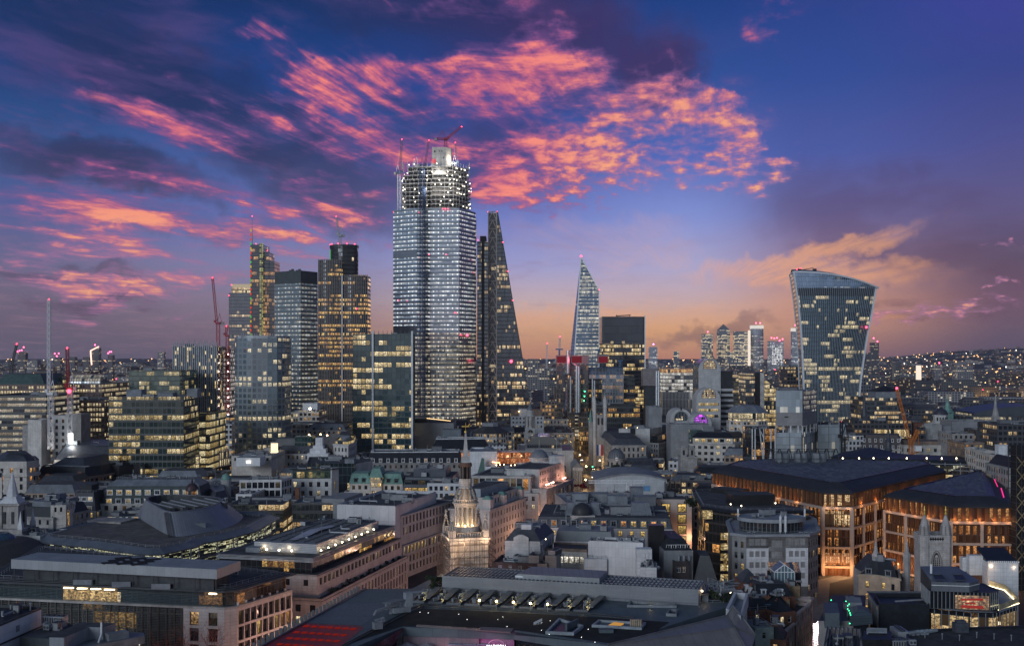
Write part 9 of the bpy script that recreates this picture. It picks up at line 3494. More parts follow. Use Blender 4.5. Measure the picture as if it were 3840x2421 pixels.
m.prism(Bf([v[:2]for v in H_]),31.,31.3,Bw=True)
m.Ao('hood',Ac('m279',(.115,.14,.155),.5,.1,.3),root)
m=MB();e_=P3('D',1955,1110,29.6);m.bar((cr[0]-.5,cr[1],30.2),e_,.5);m.bar(e_,(e_[0]-.5,e_[1]-.3,e_[2]-.9),.35)
for k in range(5):
 q=(cr[0]-3.2+k*.75,cr[1]-1.+k*.35)
 m.box((q[0],q[1],29.),(.5,.5,1.4),.5)
m.Ao('boom',Bk,root)
m=MB();m.bar((cr[0]+2.2,cr[1]+1,32.6),(cr[0]+5.8,cr[1]+3.2,32.6),.9,h=.3);m.bar((cr[0]+2,cr[1]+1,29),(cr[0]+2,cr[1]+1,32.6),.7);m.Ao('upper_arm',Aj,root)
cr=P3('D',1975,1330,28)
root=B4('roof_trolley','small white box trolley on the roof crane rail','trolley',(cr[0],cr[1],28.2))
m=MB();m.box((cr[0],cr[1],28.45),(2.,1.4,1.5),.5);m.Ao('box',Aj,root)
m=MB();By(m,(cr[0]-.6,cr[1]-.4,30.1),(cr[0]+1.4,cr[1]+.7,30.5),.7,.6,.08);m.Ao('frame',Bk,root)
cr=P3('F',1495,1262,28)
root=B4('roof_ladder','small white access ladder frame on the black roof','ladder',(cr[0],cr[1],28))
m=MB()
for k in range(6):
 m.bar((cr[0]-.9+k*.36,cr[1]-.6+k*.24,28.05),(cr[0]-.9+k*.36,cr[1]-.6+k*.24,28.6+k*.1),.08)
m.bar((cr[0]-.9,cr[1]-.6,28.6),(cr[0]+1.,cr[1]+.65,29.2),.14);m.bar((cr[0]-.9,cr[1]-.6,28.3),(cr[0]+1.,cr[1]+.65,28.9),.14)
m.Ao('frame',Ax,root)
m=MB()
ed=[FP(900,2470),FP(1371,2207),FP(1540,2206),FP(1650,2150)]
for s_,e_ in((ed[0],ed[1]),):
 L=Dh(e_[0]-s_[0],e_[1]-s_[1])
 for k in range(int(L/2.2)):
  q=Aw(s_,e_,k*2.2/L)
  m.bar((q[0]-.9,q[1],26.4),(q[0]-1.3,q[1],29.2),.14,h=.7)
 m.bar((s_[0],s_[1],28.3),(e_[0],e_[1],28.3),.3)
b.Ab(m,'edge_fins',Ac('m280',(.12,.13,.14),.2,.1,.5,Bn=.6))
pass
Ah((w2[0]-6,w2[1]-3.5,24.6),420,(1,.06,.45),.4)
Ah((w0[0]+10,w0[1]-4,23),200,(1,.45,.5),.4)
q=P3('F',1025,1488,25.2)
root=B4('sign','white illuminated letter sign with an arch above it on the sunk terrace','sign',(q[0],q[1],24))
fc=bpy.data.curves.new('letters','FONT')
fc.body='MADISON'
fc.size=1.55
fc.align_x='CENTER'
fc.extrude=.06
fc.materials.append(Af('m281',(1,.95,1),3.))
fo=bpy.data.objects.new('letters',fc)
Gs.objects.link(fo)
Ni=bpy.data.meshes.new_from_object(fo)
bpy.data.objects.remove(fo)
fo=B3(Ni,'lettering',root,(q[0],q[1]-.1,24.15),0,(.62,1,1))
fo.rotation_euler=(PI/2,0,0)
m=MB()
for k in range(12):
 a0,a1=PI*k/12,PI*(k+1)/12
 m.bar((q[0]-1.7*Bx(a0),q[1],25.3+1.*Bt(a0)),(q[0]-1.7*Bx(a1),q[1],25.3+1.*Bt(a1)),.12)
m.Ao('arch',Ac('m282',(.5,.5,.52),.5),root)
m=MB();m.box((q[0],q[1]+.1,21),(4.6,.2,3.));m.Ao('backing',A4,root)
for k in range(3):
 x0=485+k*162
 A_,B_,C_,D_=P3('F',x0,1488,24.6),P3('F',x0+152,1490,24.6),P3('F',x0+150,1430,24.9),P3('F',x0+6,1432,24.9)
 m=MB();m.prism(Bf([A_[:2],B_[:2],C_[:2],D_[:2]]),24.5,24.65,Bw=True)
 for v in(A_,B_,C_,D_):
  m.bar((v[0],v[1],21),(v[0],v[1],24.5),.1)
 Ds(m,'terrace_canopy',('left','middle','right')[k]+' one of three pale blue canopy panels beside the illuminated sign','canopy',Ac('m283',(.24,.29,.38),.3,.06,.4))
for k,(x,y)in enumerate(((20,1455),(240,1468))):
 v=P3('F',x,y,25)
 root=B4('parasol',('grey parasol at the left end of the sunk terrace','grey parasol nearer to the three pale canopies')[k],'parasol',(v[0],v[1],21))
 m=MB();m.lathe(v[:2],[(3.,23.8),(.02,25)],8);m.Ao('canopy',Ac('m284',(.30,.28,.30),.8),root)
 m=MB();m.tube((v[0],v[1],21),(v[0],v[1],24.95),.06);m.Ao('pole',Bk,root)
ut=T('H',29.2,1330,1080,1420,893,1585,905,1500,1165)
ut=Bf(ut)
b=Ad('terrace_block','white-edged roof terrace with a sloping side, right of the long plant screen',ut)
m=MB();Bd(m,ut,Aa(ut,.7),26,29.2);b.Ab(m,'parapet',Ac('m285',(.44,.46,.48),.6,.08,.3))
b.one('terrace_deck',[Aj,Ac('m286',(.40,.40,.36),.7)],'prism',Aa(ut,.3),0,27.6,1,0)
pass
Ah((ut[0][0]+11,ut[0][1]-2,26),120,(1,.9,.5),.3)
tp=Bf(T('H',27.5,1030,1040,1330,1045,1420,880,1130,770))
b=Ad('roof_plant_yard','open roof yard of white pipes, ducts and a dark bush behind the railing',tp)
b.one('yard_deck',[Bq,As],'prism',tp,0,27.5,0,1)
b.Ag(tp,27.5,10,0,Co=7,Cj=True)
m=MB()
rr=random.Random(9)
for k in range(12):
 q=C4(px('H',1130+rr.uniform(0,220),800+rr.uniform(0,120)),28)
 m.tube((q[0],q[1],27.6+rr.random()*2),(q[0]+rr.uniform(2,5),q[1]+rr.uniform(-.5,.5),27.6+rr.random()*2),.2,n=6)
 m.tube((q[0],q[1],27.5),(q[0],q[1],29.5),.14,n=6)
b.Ab(m,'pipework',Aj)
m=MB();q=P3('H',1062,882,30.6);m.ball(q,.22,n=6);q2=P3('H',1385,905,29);m.ball(q2,.2,n=6);b.Ab(m,'wall_lamp',C7)
pass
Ah((q[0]+.6,q[1]-1,30.6),60,(1,.7,.35),.2);Ah((q2[0],q2[1]-.6,29.2),60,(1,.75,.4),.2)
v=P3('H',1205,1010,27.5)
Ei('terrace_bush','dark bush on the railed roof yard right of the plant screen','bush',(v[0],v[1],27.45),3.6,2.4,D5,91,900,Fa=.3,Gk=True)
v=P3('F',345,860,28)
Ei('terrace_bush','dark bush at the left end of the long plant screen','bush',(v[0],v[1],27.95),2.6,3.2,D5,92,700,Fa=.3,Gk=True)
Y=345
a,c_,d=AZ('F',1122,315,26),AZ('F',1520,325,26),AZ('F',1680,215,26)
p=C5(a,c_,d)
b=Ad('stone_house','pale stone house with a curved gable and dark slate roof right of the floodlit steeple',p)
M6=Ac('m287',(.50,.50,.495),.8,.1,.3,Az=.35,Ap=(2.4,1.2,.04))
b.A8(p,0,26,M6,{0:None,'all':W(4,3.2,1.,2.4,lit=.35,rows=2,top=1.6,cols=(Bc,))})
q=b.Ay(p,26,3.6,2.6,Ac('m230',(.06,.068,.08)),D6=Aj)
m=MB()
s_,e_=Aw(p[0],p[1],.25),Aw(p[0],p[1],.68)
N=10
L_=Dh(e_[0]-s_[0],e_[1]-s_[1])
Ca=[(s_[0],s_[1]-.4,15)]+[(e_[0],e_[1]-.4,15)]+[(Aw(e_,s_,k/N)[0],Aw(e_,s_,k/N)[1]-.4,27.2+1.*Bt(PI*k/N))for k in range(N+1)]
m.face(Ca,0,[(v[0],v[2])for v in Ca]);m.face([(v[0],v[1]+2.4,v[2])for v in Ca][::-1],0)
for a_,Kx in zip(Ca,Ca[1:]+Ca[:1]):
 m.face([a_,(a_[0],a_[1]+2.4,a_[2]),(Kx[0],Kx[1]+2.4,Kx[2]),Kx],0)
b.Ab(m,'curved_gable',M6)
b.one('brick_patch',E7,'box',(Aw(s_,e_)[0],Aw(s_,e_)[1]-.3,14),(L_-.6,.5,5))
qq=Aa(q,2.)
b.one('white_roof_unit',Bg,'prism',Bs(Aw(q[0],q[1],.35),Aw(q[0],q[1],.85),4.),29.55,31.2)
b.Cj(q,29.6,1.,2)
m=MB();v=AZ('F',1583,296,27);m.ball((v[0],v[1]-.4,27),.16,n=5);b.Ab(m,'wall_lamp',C7)
b.Ag(q,29.6,3,0)
pass
p=Bs(AZ('F',1690,225,25),AZ('F',2335,240,25),16)
b=Ad('stone_house','long low white house with dark windows behind the white cubic building',p)
b.Aq(p,0,22,Bg,W(4,3.6,1.7,1.6,lit=.35,rows=1,top=1.4,cols=(Bc,)),ph=.3)
m=MB();m.loft(p,22.,Aa(p,.6),25.6);m.cap(Aa(p,.6),25.6);b.Ab(m,'grey_metal_attic',Ac('m288',(.21,.235,.24),.55,.1,.2))
b.Ag(Aa(p,1),25.6,6,1)
pass
p=Bs(AZ('F',1580,400,22.5),AZ('F',2050,415,22.5),12)
b=Ad('office_block','cream office with a row of white-lit windows left of the white cubic building',p)
b.A8(p,0,21.5,Bu,W(4.2,2.2,1.6,2.4,lit=.75,rows=1,top=1.6,n=7,style='plain',cols=((1,.93,.78),),st=.95),edges=(0,))
b.A8(Aa(p,-.02),21.5,22.5,B6)
b.B0(p,22.6,.5,Ak,B6)
b.Cj(Aa(p,.5),22.1,1.2,2,An)
m=MB()
for k in range(4):
 v=Aw(p[0],p[1],.55+.12*k);m.box((v[0],v[1]-.15,9.5),(1.5,.2,4))
b.Ab(m,'dark_bay',A4)
pass
a,c_,d=AZ('F',2062,322,27.5),AZ('H',395,345,27.5),AZ('H',420,300,27.5)
p=C5(a,c_,d)
b=Ad('panelled_building','white cubic panelled building with three bright windows, behind the plant screen',p)
Gh=Ac('m289',(.60,.62,.63),.55,.06,.2,Az=.15,Ap=(1.15,3.2,.035))
b.A8(p,0,27.5,Gh,{0:None,'all':None})
m=MB()
b.B0(p,27.8,.8,As,Gh)
for(t_,x)in(('F',2085),('F',2188),('F',2370),('H',82)):
 v=AZ(t_,x,570,18.6)
 yy=p[0][1]-.06
 B3(Cv(1.9,2.1,'std',Ax),'window',b.root,(v[0]*yy/v[1],yy,18.6+.9),0,color=(1,.90,.68,1.7))
m=MB()
for(t_,x,w_,z_)in(('F',2370,1.6,22.6),('H',272,.8,22.6),('H',342,.8,22.6)):
 v=AZ(t_,x,450,23)
 m.box((v[0]*p[0][1]/v[1],p[0][1]-.05,z_),(w_,.2,1.9))
b.Ab(m,'blank_grille',Bq)
m=MB();m.prism(Bs((AZ('F',2005,480,22)[0],p[0][1]-2.6),(AZ('F',2255,480,22)[0],p[0][1]-2.6),2.5),0,22);m.prism(Bs((AZ('H',205,500,22)[0],p[0][1]-1.6),(AZ('H',370,500,22)[0],p[0][1]-1.6),1.5),0,21.6);b.Ab(m,'projecting_bay',Gh)
b.Cj(Bs((AZ('F',2055,480,22)[0],p[0][1]-2.4),(AZ('F',2245,480,22)[0],p[0][1]-2.4),2.),22,1,1.2,An)
b.one('black_lift_tower',A4,'box',(p[2][0]+4,p[2][1]+3,20),(5.2,4,12))
b.Ag(p,27.,10,0,Co=5)
pass
p=Bs(AZ('F',985,555,21),AZ('F',1490,575,21),14)
b=Ad('brick_house','dark brown low house with white-framed windows and a flat black roof below the curved gable',p)
b.Aq(p,0,21,Ac('m290',(.07,.05,.052),.8,.25,.5),W(4,3.4,1.2,1.8,lit=.12,rows=2,top=1.,cols=((.35,.25,1),),fm=Ax),Bl=Ak)
b.Ag(p,20.1,4,1)
pass
a,c_,d=AZ('F',1390,480,23.5),AZ('F',1510,485,23.5),AZ('F',1555,440,23.5)
b=Ad('office_block','stepped grey panelled block with dark roofs between the brown house and the cream office',C5(a,c_,d))
Mh=Ac('m291',(.27,.265,.26),.6,.1,.3,Ap=(1.2,.8,.04))
b.Aq(C5(a,c_,d),0,23.5,Mh,None,Bl=Ak)
p2=C5(AZ('F',1578,480,24),AZ('F',1705,490,24),AZ('F',1758,440,24))
b.Aq(p2,0,24,Mh,None,Bl=Ak)
b.Ag(p2,23.1,3,0)
p3=Bs(AZ('F',1490,555,22),AZ('F',1600,560,22),6)
b.Aq(p3,0,21.5,Mh,None,Bl=Ak)
pass
p=Bs(AZ('H',362,615,22.5),AZ('H',548,620,22.5),9)
b=Ad('roof_shed','white shed with a dark plant deck right of the white cubic building',p)
b.Aq(p,0,22.5,Bg,None,Bl=Ak)
b.Ag(p,21.6,8,0,Co=4,Cj=True)
b.one('white_stair_head',Bg,'box',(p[2][0]-4,p[2][1]+3,18),(5.,4,8.6))
pass
p=Bf(T('H',25.5,628,425,955,425,1060,580)+T('H',25.5,1000,410,900,300,640,290))
p=Bs(AZ('H',632,428,25),AZ('H',960,425,25),22)
b=Ad('brick_house','grey rendered house with a sloped glazed attic and a small brick annex in front',p)
b.Aq(p,0,25,Ac('m292',(.20,.21,.215),.85,.12,.3,Az=.3),None,Bl=As)
m=MB();m.loft(Aa(p,.3),24.9,Aa(p,2.6),28.6);m.cap(Aa(p,2.6),28.6);b.Ab(m,'attic_roof',Ak)
for k in range(5):
 v=Aw(p[0],p[1],.18+.16*k)
 B3(Cv(1.7,1.2,'std',Ax),'attic_window',b.root,(v[0],v[1]+.9,26.2),0,color=(1,.7,.4,.0))
p2=Bs(AZ('H',742,548,22),AZ('H',910,548,22),5)
b.Aq(p2,0,22,Ac('m293',(.045,.04,.04),.9,.3,.6),W(4,3.2,1.2,1.9,lit=.0,rows=1,top=1.8,n=2,fm=Ax),Bl=As)
p3=Bf([p[1],(p[1][0]+8,p[1][1]-3),(p[1][0]+9,p[1][1]+14),(p[1][0],p[1][1]+16)])
b.Ay(p3,14,9,2.6,Ak)
b.Ag(p,24.1,6,0)
m=MB()
for k in range(3):
 v=(p2[0][0]+2+1.7*k,p2[0][1]+2);m.tube((v[0],v[1],21.9),(v[0],v[1],23.6),.35,n=8)
b.Ab(m,'flue_pipe',Aj)
pass
p=Bs(AZ('H',1690,825,23),AZ('H',2170,830,23),14)
b=Ad('brick_house','yellow brick house with a white conservatory on its roof above the lit lane',p)
b.Aq(p,0,23,E7,W(5,9,1.,2.4,lit=.0,rows=1,top=.6,n=2,fm=Ax,style='plain'),Bl=As)
g=P3('H',2010,800,23)
gw,gd=6.,6.
m=MB()
x0,x1,y0,y1,Jx,Ee,zr=g[0]-gw/2,g[0]+gw/2,g[1]+2,g[1]+8,22.9,26.,28.2
for(A_,B_)in(((x0,y0),(x1,y0)),((x1,y0),(x1,y1)),((x0,y1),(x0,y0))):
 m.quad_wall(A_,B_,Jx,Ee,0)
m.face([(x0,y0,Ee),(x1,y0,Ee),(g[0],y0,zr)],0)
m.face([(x0,y0,Ee),(g[0],y0,zr),(g[0],y1,zr),(x0,y1,Ee)],0);m.face([(x1,y0,Ee),(x1,y1,Ee),(g[0],y1,zr),(g[0],y0,zr)],0)
for k in range(7):
 x=x0+gw*k/6
 zt=Ee+(zr-Ee)*(1-abs(k-3)/3)
 m.bar((x,y0-.05,Jx),(x,y0-.05,zt),.14,1)
for(A_,B_)in(((x0,y0-.05,Ee),(x1,y0-.05,Ee)),((x0,y0-.05,Ee),(g[0],y0-.05,zr)),((x1,y0-.05,Ee),(g[0],y0-.05,zr)),((g[0],y0,zr),(g[0],y1,zr)),((x0,y0,Ee),(x0,y1,Ee)),((x1,y0,Ee),(x1,y1,Ee))):
 m.bar(A_,B_,.2,1)
b.Ab(m,'conservatory',[Ac('m294',(.10,.16,.19),.1,.15,.5,Bn=.8),Ax])
b.Ag(p,22.1,8,1)
B3(Cm['pot'],'chimney',b.root,(p[0][0]+3,p[0][1]+6,22),0)
pass
p=Bs(AZ('H',1612,775,24),AZ('H',1700,780,24),9)
b=Ad('brick_house','narrow brown brick house with one white sash window beside the conservatory',p)
b.Aq(p,0,24,Ej,W(9,3,1.3,1.7,lit=.4,rows=1,top=4.2,n=1,fm=Ax),Bl=As)
pass
p=Bs(AZ('H',1500,715,23),AZ('H',1740,715,23),10)
b=Ad('roof_shed','small dark slate-roofed house at the foot of the octagonal office',p)
b.Aq(p,0,21,Ej,None,Bl=As)
b.Ay(p,20.5,3.5,3,B8)
B3(Cm['ac'],'air_conditioner',b.root,(p[0][0]+2,p[0][1]-1.2,19),0)
pass
p=Bs(AZ('H',1830,640,26),AZ('H',2180,640,26),4)
b=Ad('glazed_roof','dark glazed lean-to roof with warm reflections against the octagonal office',p)
b.A8(p,0,25,Ak)
b.one('glazing',Ae('m295',1.2,5,(.03,.03,.03),(.06,.06,.06),.1,.06,.5,.2,2,Be,Bc,.35,.3),'face',[(*p[0],25),(*p[1],25),(*p[2],27.4),(*p[3],27.4)],0,[(0,0),(12,0),(12,5),(0,5)])  # the warm reflections are put in as glowing panes
pass
for i,(Ca,z,Cl,Dt,mh)in enumerate([(('H',1600,950,2120,945),21.5,Ak,'black slate house with a row of round dormers above the lit lane',3.5),(('H',1600,1110,1900,1080),20,Ak,'dark slate roof with a blue tarpaulin panel left of the lit lane',3.),(('H',1900,1130,2120,1110),20,Ak,'steep black gabled roof left of the lit lane',4.),(('H',1660,1300,1870,1290),21,Aj,'flat pale green roof with a railing at the bottom right of the centre',0),(('H',1760,1420,2010,1440),18,Ak,'dark sooty house with chimney pots at the bottom beside the lit lane',3.)]):
 t_,xa,ya,xb,yb=Ca
 p=Bs(AZ(t_,xa,ya,z),AZ(t_,xb,yb,z),9 if i else 11)
 b=Ad('brick_house',Dt,p,B5=80+i)
 b.Aq(p,0,z,Ej if i!=3 else Ac('m296',(.26,.32,.30),.8),W(4,3,1.1,1.7,lit=.15,rows=1,top=1.2,fm=Ax),Bl=Cl,ph=.4)
 if mh:
  b.Ay(Aa(p,.3),z-.35,mh,3.2 if i==2 else 2.,Cl,W(3,3.2,1.,1.3,lit=.1,base=.8,fm=Ax)if i==0 else None)
  B3(Cm['pot'],'chimney',b.root,(p[1][0]-2,p[1][1]+4,z),0)
  B3(Cm['pot'],'chimney',b.root,(p[0][0]+2,p[0][1]+5,z),.3)
 if i==1:
  v=Aw(p[0],p[1],.8);b.one('blue_tarpaulin',Ac('m297',(.07,.13,.22),.5),'box',(v[0],v[1]+1.5,z+1),(3.4,2.2,.2),.2)
 if i in(1,3):
  b.Cj(Aa(p,.4),z-.3,1.1,2)
 b.Ag(Aa(p,2.),z+mh-.36 if mh else z-.4,4,0,Co=1)
 pass
lx=[AZ('H',2135,1130,19),AZ('H',2285,1010,19)]
for i,(w0,w1,zt,Dt)in enumerate(((-1.35,-.05,17,'nearest pinkish stone front on the left of the lit lane'),(0,.95,19,'middle pinkish stone front on the left of the lit lane'),(1.,1.2,20,'far stone front on the left of the lit lane, below the octagonal office'))):
 s_,e_=Aw(lx[0],lx[1],w0),Aw(lx[0],lx[1],w1)
 p=Bf([s_,e_,(e_[0]-7,e_[1]+2),(s_[0]-7,s_[1]+2)])
 b=Ad('stone_house',Dt,p,B5=85+i)
 b.Aq(p,0,zt,Ac('m298',(.44,.36,.32),.8,.15,.4,Az=.3),W(3.6,2.4,1.,2.2,lit=.12,rows=4,top=1.,end=.3,cols=(Bc,)),Bl=Ak,Bh=.35)
 pass
Y=352
b=Ad('church_tower','pale gothic church tower with two tall gilded octagonal pinnacles before the bronze-finned block','church',Ar(3452,3570,Y,9))
Iz=Ac('m299',(.40,.385,.37),.85,.22,.4,Az=.5,Ap=(1.2,.6,.05))
Hg,Ht=Ai(px('J',1255,0)[0],Y),Ai(px('J',1585,0)[0],Y)
zp=Av(px('J',0,255)[1],Y)
b.one('tower_shaft',Iz,'prism',[(Hg+.6,Y),(Ht-.6,Y),(Ht-.6,Y+8.4),(Hg+.6,Y+8.4)],0,zp-2.3)
m=MB()
Bd(m,[(Hg+.4,Y-.2),(Ht-.4,Y-.2),(Ht-.4,Y+8.6),(Hg+.4,Y+8.6)],[(Hg+.9,Y+.3),(Ht-.9,Y+.3),(Ht-.9,Y+8.1),(Hg+.9,Y+8.1)],zp-2.4,zp)
b.Ab(m,'parapet',Iz)
m=MB()
for k in range(6):
 x=Hg+2.7+k*(Ht-Hg-5.4)/5
 m.box((x,Y-.22,zp-1.6),(.32,.14,.95));m.box((x,Y-.22,zp-1.3),(.8,.14,.32))
b.Ab(m,'quatrefoil',A4)
zt=Av(px('I',0,1195)[1],Y)
for xx in(1300,1540):
 q=(Ai(px('J',xx,0)[0],Y),Y+1.2)
 for N5 in(0,):
  m=MB()
  qq=(q[0],q[1]+N5)
  m.prism(A7(qq,1.75,n=8,a0=.39,a1=.39+2*PI),0,zt-9.4)
  m.lathe(qq,[(1.95,zt-9.5),(1.95,zt-9.),(1.55,zt-9.),(1.45,zt-6.6),(.9,zt-4.6),(.45,zt-3.4),(.5,zt-3.2),(.28,zt-2.9)],8,a0=.39)
  for k in range(8):
   a=.39+k*PI/4
   m.bar((qq[0]+1.7*Bx(a),qq[1]+1.7*Bt(a),zt-9.2),(qq[0]+1.35*Bx(a),qq[1]+1.35*Bt(a),zt-6.2),.28)
  b.Ab(m,'pinnacle',Iz)
  b.one('gilded_finial',G6,'lathe',qq,[(.28,zt-2.9),(.5,zt-2.5),(.22,zt-1.9),(.36,zt-1.4),(.1,zt-.7),(.2,zt-.5),(.02,zt)],8)
m=MB()
Gp=(Hg+Ht)/2
aw,Cd,zs=1.15,Av(px('J',0,640)[1],Y),Av(px('J',0,545)[1],Y)
Lm=[(-aw,Cd),(aw,Cd),(aw,zs)]+[(aw*(1-2*(k/10))if k else aw,zs+2.6*Bt(PI*(k/10))**.8)for k in range(1,10)]+[(-aw,zs)]
m.face([(Gp+x,Y-.06,z)for x,z in Lm],0)
for k in(-1,0,1):
 m.bar((Gp+k*.7,Y-.12,Cd),(Gp+k*.45,Y-.12,zs+1.4),.16,1)
for k in range(7):
 m.bar((Gp-aw,Y-.1,Cd+k*.55),(Gp+aw,Y-.1,Cd+k*.55),.09,1)
m.tube((Gp,Y-.08,zs+1.5),(Gp,Y-.16,zs+1.5),.42,n=10,mi=1)
b.Ab(m,'gothic_window',[A4,Ac('m300',(.36,.34,.33),.8)])
m=MB()
o2=[(-aw-.45,zs-2)]+[(-aw-.45,zs)]+[(-(aw+.45)*(1-2*(k/10)),zs+3.2*Bt(PI*(k/10))**.8)for k in range(1,10)]+[(aw+.45,zs),(aw+.45,zs-2)]
for(a0,c0),(a1,c1)in zip(o2,o2[1:]):
 m.bar((Gp+a0,Y-.1,c0),(Gp+a1,Y-.1,c1),.28)
b.Ab(m,'hood_mould',Iz)
pass
Ah((Gp+9,Y-12,22),300,(1,.7,.5),.5)
p=Bs(AZ('J',735,905,12),AZ('J',1085,905,12),24)
b=Ad('church_nave','dark slate church nave with stone corner pinnacles in front of the bronze-finned blocks','church',p)
b.A8(p,0,16,Iz)
mp,mq=Aw(p[0],p[1]),Aw(p[3],p[2])
m=MB();m.face([(*p[0],16),(*mp,21),(*mq,21),(*p[3],16)][::-1]);m.face([(*p[1],16),(*p[2],16),(*mq,21),(*mp,21)]);m.face([(*p[0],16),(*p[1],16),(*mp,21)]);b.Ab(m,'slate_roof',B8)
for q in(p[0],p[1]):
 m=MB();m.prism(A7(q,1.2,n=8),0,24);m.lathe(q,[(1.4,24),(.8,25.5),(.4,27.5),(.5,27.8),(.03,29.5)],8);b.Ab(m,'pinnacle',Iz)
m=MB()
for k in range(9):
 w=k/8
 q=Aw(p[0],p[1],w)
 m.prism(Au(q[0],q[1],.7,.5),16+5*(1-abs(2*w-1)),17.4+5*(1-abs(2*w-1)))
b.Ab(m,'gable_battlements',Iz)
pass
p=Bf(T('J',19,540,690,740,700,1010,740)+T('J',19,990,640,640,620))
b=Ad('stone_building','brown stone building with yellow windows between the nave and the bronze block',p)
b.Aq(p,0,19,Ac('m301',(.36,.29,.22),.85,.18,.35,Az=.35),W(3.9,4.,1.1,2.,lit=.55,rows=3,top=2.2,cols=(Bc,B9)),Bl=As,Bh=.35)
b.Ay(Aa(p,.5),18.1,4.6,2.2,Ak,W(3,4.2,1.6,1.5,lit=.0,base=1.,fm=Aj))
b.Ag(Aa(p,3.5),22.7,4,1)
pass
p=Bs(AZ('J',2003,560,27),AZ('J',2345,565,27),12)
b=Ad('white_house','white rendered box house with two wall lamps at the right edge',p)
b.A8(p,0,27,Bg)
m=MB();m.face([(*p[0],27),(*p[1],27),(*p[2],29.6),(*p[3],29.6)]);m.quad_wall(p[1],p[2],27,27.01)
No=Aw(p[0],p[1],.3)
b.Ab(m,'slate_roof',Ak)
m=MB()
for k in range(16):
 q=Aw(p[0],p[1],k/15);m.box((q[0],q[1]-.1,27),(.35,.3,.5))
b.Ab(m,'crenellation',Ax)
m=MB()
for(x,y)in((2035,598),(2288,613)):
 v=AZ('J',x,y,26);m.ball((v[0],p[0][1]-.35,Av(px('J',0,y)[1],p[0][1])),.2,n=6)
b.Ab(m,'wall_lamp',Af('m302',(1,.66,.42),26))
pass
for x in(2035,2288):
 v=AZ('J',x,600,26);Ah((v[0],p[0][1]-1.,25.6),34,(1,.7,.45),.15)
p=Bs(AZ('J',1700,585,25),AZ('J',1990,600,25),14)
b=Ad('brick_house','dark slate house with two white chimneys left of the white box house',p)
b.Aq(p,0,22,Ej,None,Bl=As)
b.Ay(p,21.5,3.4,4,Ak)
b.one('white_chimney',Bg,'box',(p[0][0]+2.4,p[0][1]+2,22),(3.4,2.2,5.))
b.one('white_chimney',Bg,'box',(p[1][0]-3.,p[1][1]+2,22),(4.2,2.4,6.))
pass
zF=27
Og=T('J',zF,1362,790,1800,800,1905,770)
hb=T('J',30.5,1240,602,1640,605,1900,760)
b=Ad('office_building','glass restaurant building under a folded grey metal roof with two square rooflights',T('J',20,1345,880,2120,890,2300,700,1300,650))
Mc=Ac('m303',(.12,.135,.155),.45,.12,.25,Ap=(1.4,60,.07),Bn=.5)
A1=(*AZ('J',1362,778,27.2),27.2);A2=(*AZ('J',1790,792,27.2),27.2);A3=(*AZ('J',1905,765,27.2),27.2)
B1=(*AZ('J',1238,602,29.2),29.2);B2=(*AZ('J',1640,604,29.2),29.2)
m=MB()
m.face([A1,A2,A3,B2,B1],0,[(v[0],v[1])for v in(A1,A2,A3,B2,B1)])
Gq=24.6
for s_,e_ in((A1,A2),(A2,A3)):
 m.face([(s_[0],s_[1],Gq),(e_[0],e_[1],Gq),e_,s_],0,[(s_[0],0),(e_[0],0),(e_[0],3),(s_[0],3)])
m.face([(A3[0],A3[1],Gq),(B2[0],B2[1],Gq),B2,A3],0);m.face([(B1[0],B1[1],Gq),(A1[0],A1[1],Gq),A1,B1],1);m.face([(B2[0],B2[1],Gq),(B1[0],B1[1],Gq),B1,B2],0)
b.Ab(m,'folded_roof',[Mc,An])
m=MB();m.bar((A1[0],A1[1]-.08,26.3),(A2[0],A2[1]-.08,26.3),.16);m.bar((A2[0],A2[1]-.08,26.3),(A3[0],A3[1]-.08,26.3),.16);b.Ab(m,'white_trim_line',Ax)
for(x0,y0,x1,y1)in((1372,705,1532,760),(1605,705,1760,765)):
 Kw=28.
 q=[(*AZ('J',x0+30,y1,Kw),0),(*AZ('J',x1,y1,Kw),0),(*AZ('J',x1-50,y0,Kw+.6),0),(*AZ('J',x0,y0,Kw+.6),0)]
 m=MB()
 I7=[27.9,27.9,28.62,28.62]
 m.face([(q[k][0],q[k][1],I7[k]+.15)for k in range(4)],0)
 for k in range(4):
  a_,c_=q[k],q[(k+1)%4]
  m.bar((a_[0],a_[1],I7[k]+.2),(c_[0],c_[1],I7[(k+1)%4]+.2),.22,1)
 b.Ab(m,'square_rooflight',[A4,Mc])
m=MB();v=AZ('J',1360,660,29);m.tube((*v,28.4),(*v,31.),.32,n=8);b.Ab(m,'flue_pipe',Cb['m115'])
u0,u1,u2,u3=AZ('J',1345,880,24.5),AZ('J',2025,905,24.5),AZ('J',2125,880,24.5),AZ('J',1940,800,24.5)
up=Bf([u0,u1,u2,u3,(u0[0]+2,u0[1]+12)])
m=MB();u=0
for s_,e_ in zip(up,up[1:]+up[:1]):
 u=m.quad_wall(s_,e_,19.6,24.4,0,u)
b.Ab(m,'upper_glass',Ae('m304',1.05,4.9,(.012,.014,.016),(.05,.055,.06),.06,.03,.12,0,3,Be,Bc,.15,.14))
b.B0(Aa(up,-.3),24.6,.15,Ak,An)
b.C6(up,19.6,24.5,1.05,0,.07,Bk,.12,'glazing_bars',Ew=False)
s_,e_=Aw(up[0],up[1],.42),Aw(up[0],up[1],.98)
b.one('lit_dining_room',Ae('m305',2.1,3.8,(.1,.07,.05),(.06,.05,.04),.04,.02,1,1,3,(1,.52,.22),(1,.64,.34),.7,.05),'quad_wall',(s_[0],s_[1]-.03),(e_[0],e_[1]-.03),19.8,23.6,0,0)
m=MB();q0,q1=Aw(s_,e_,.18),Aw(s_,e_,.82)
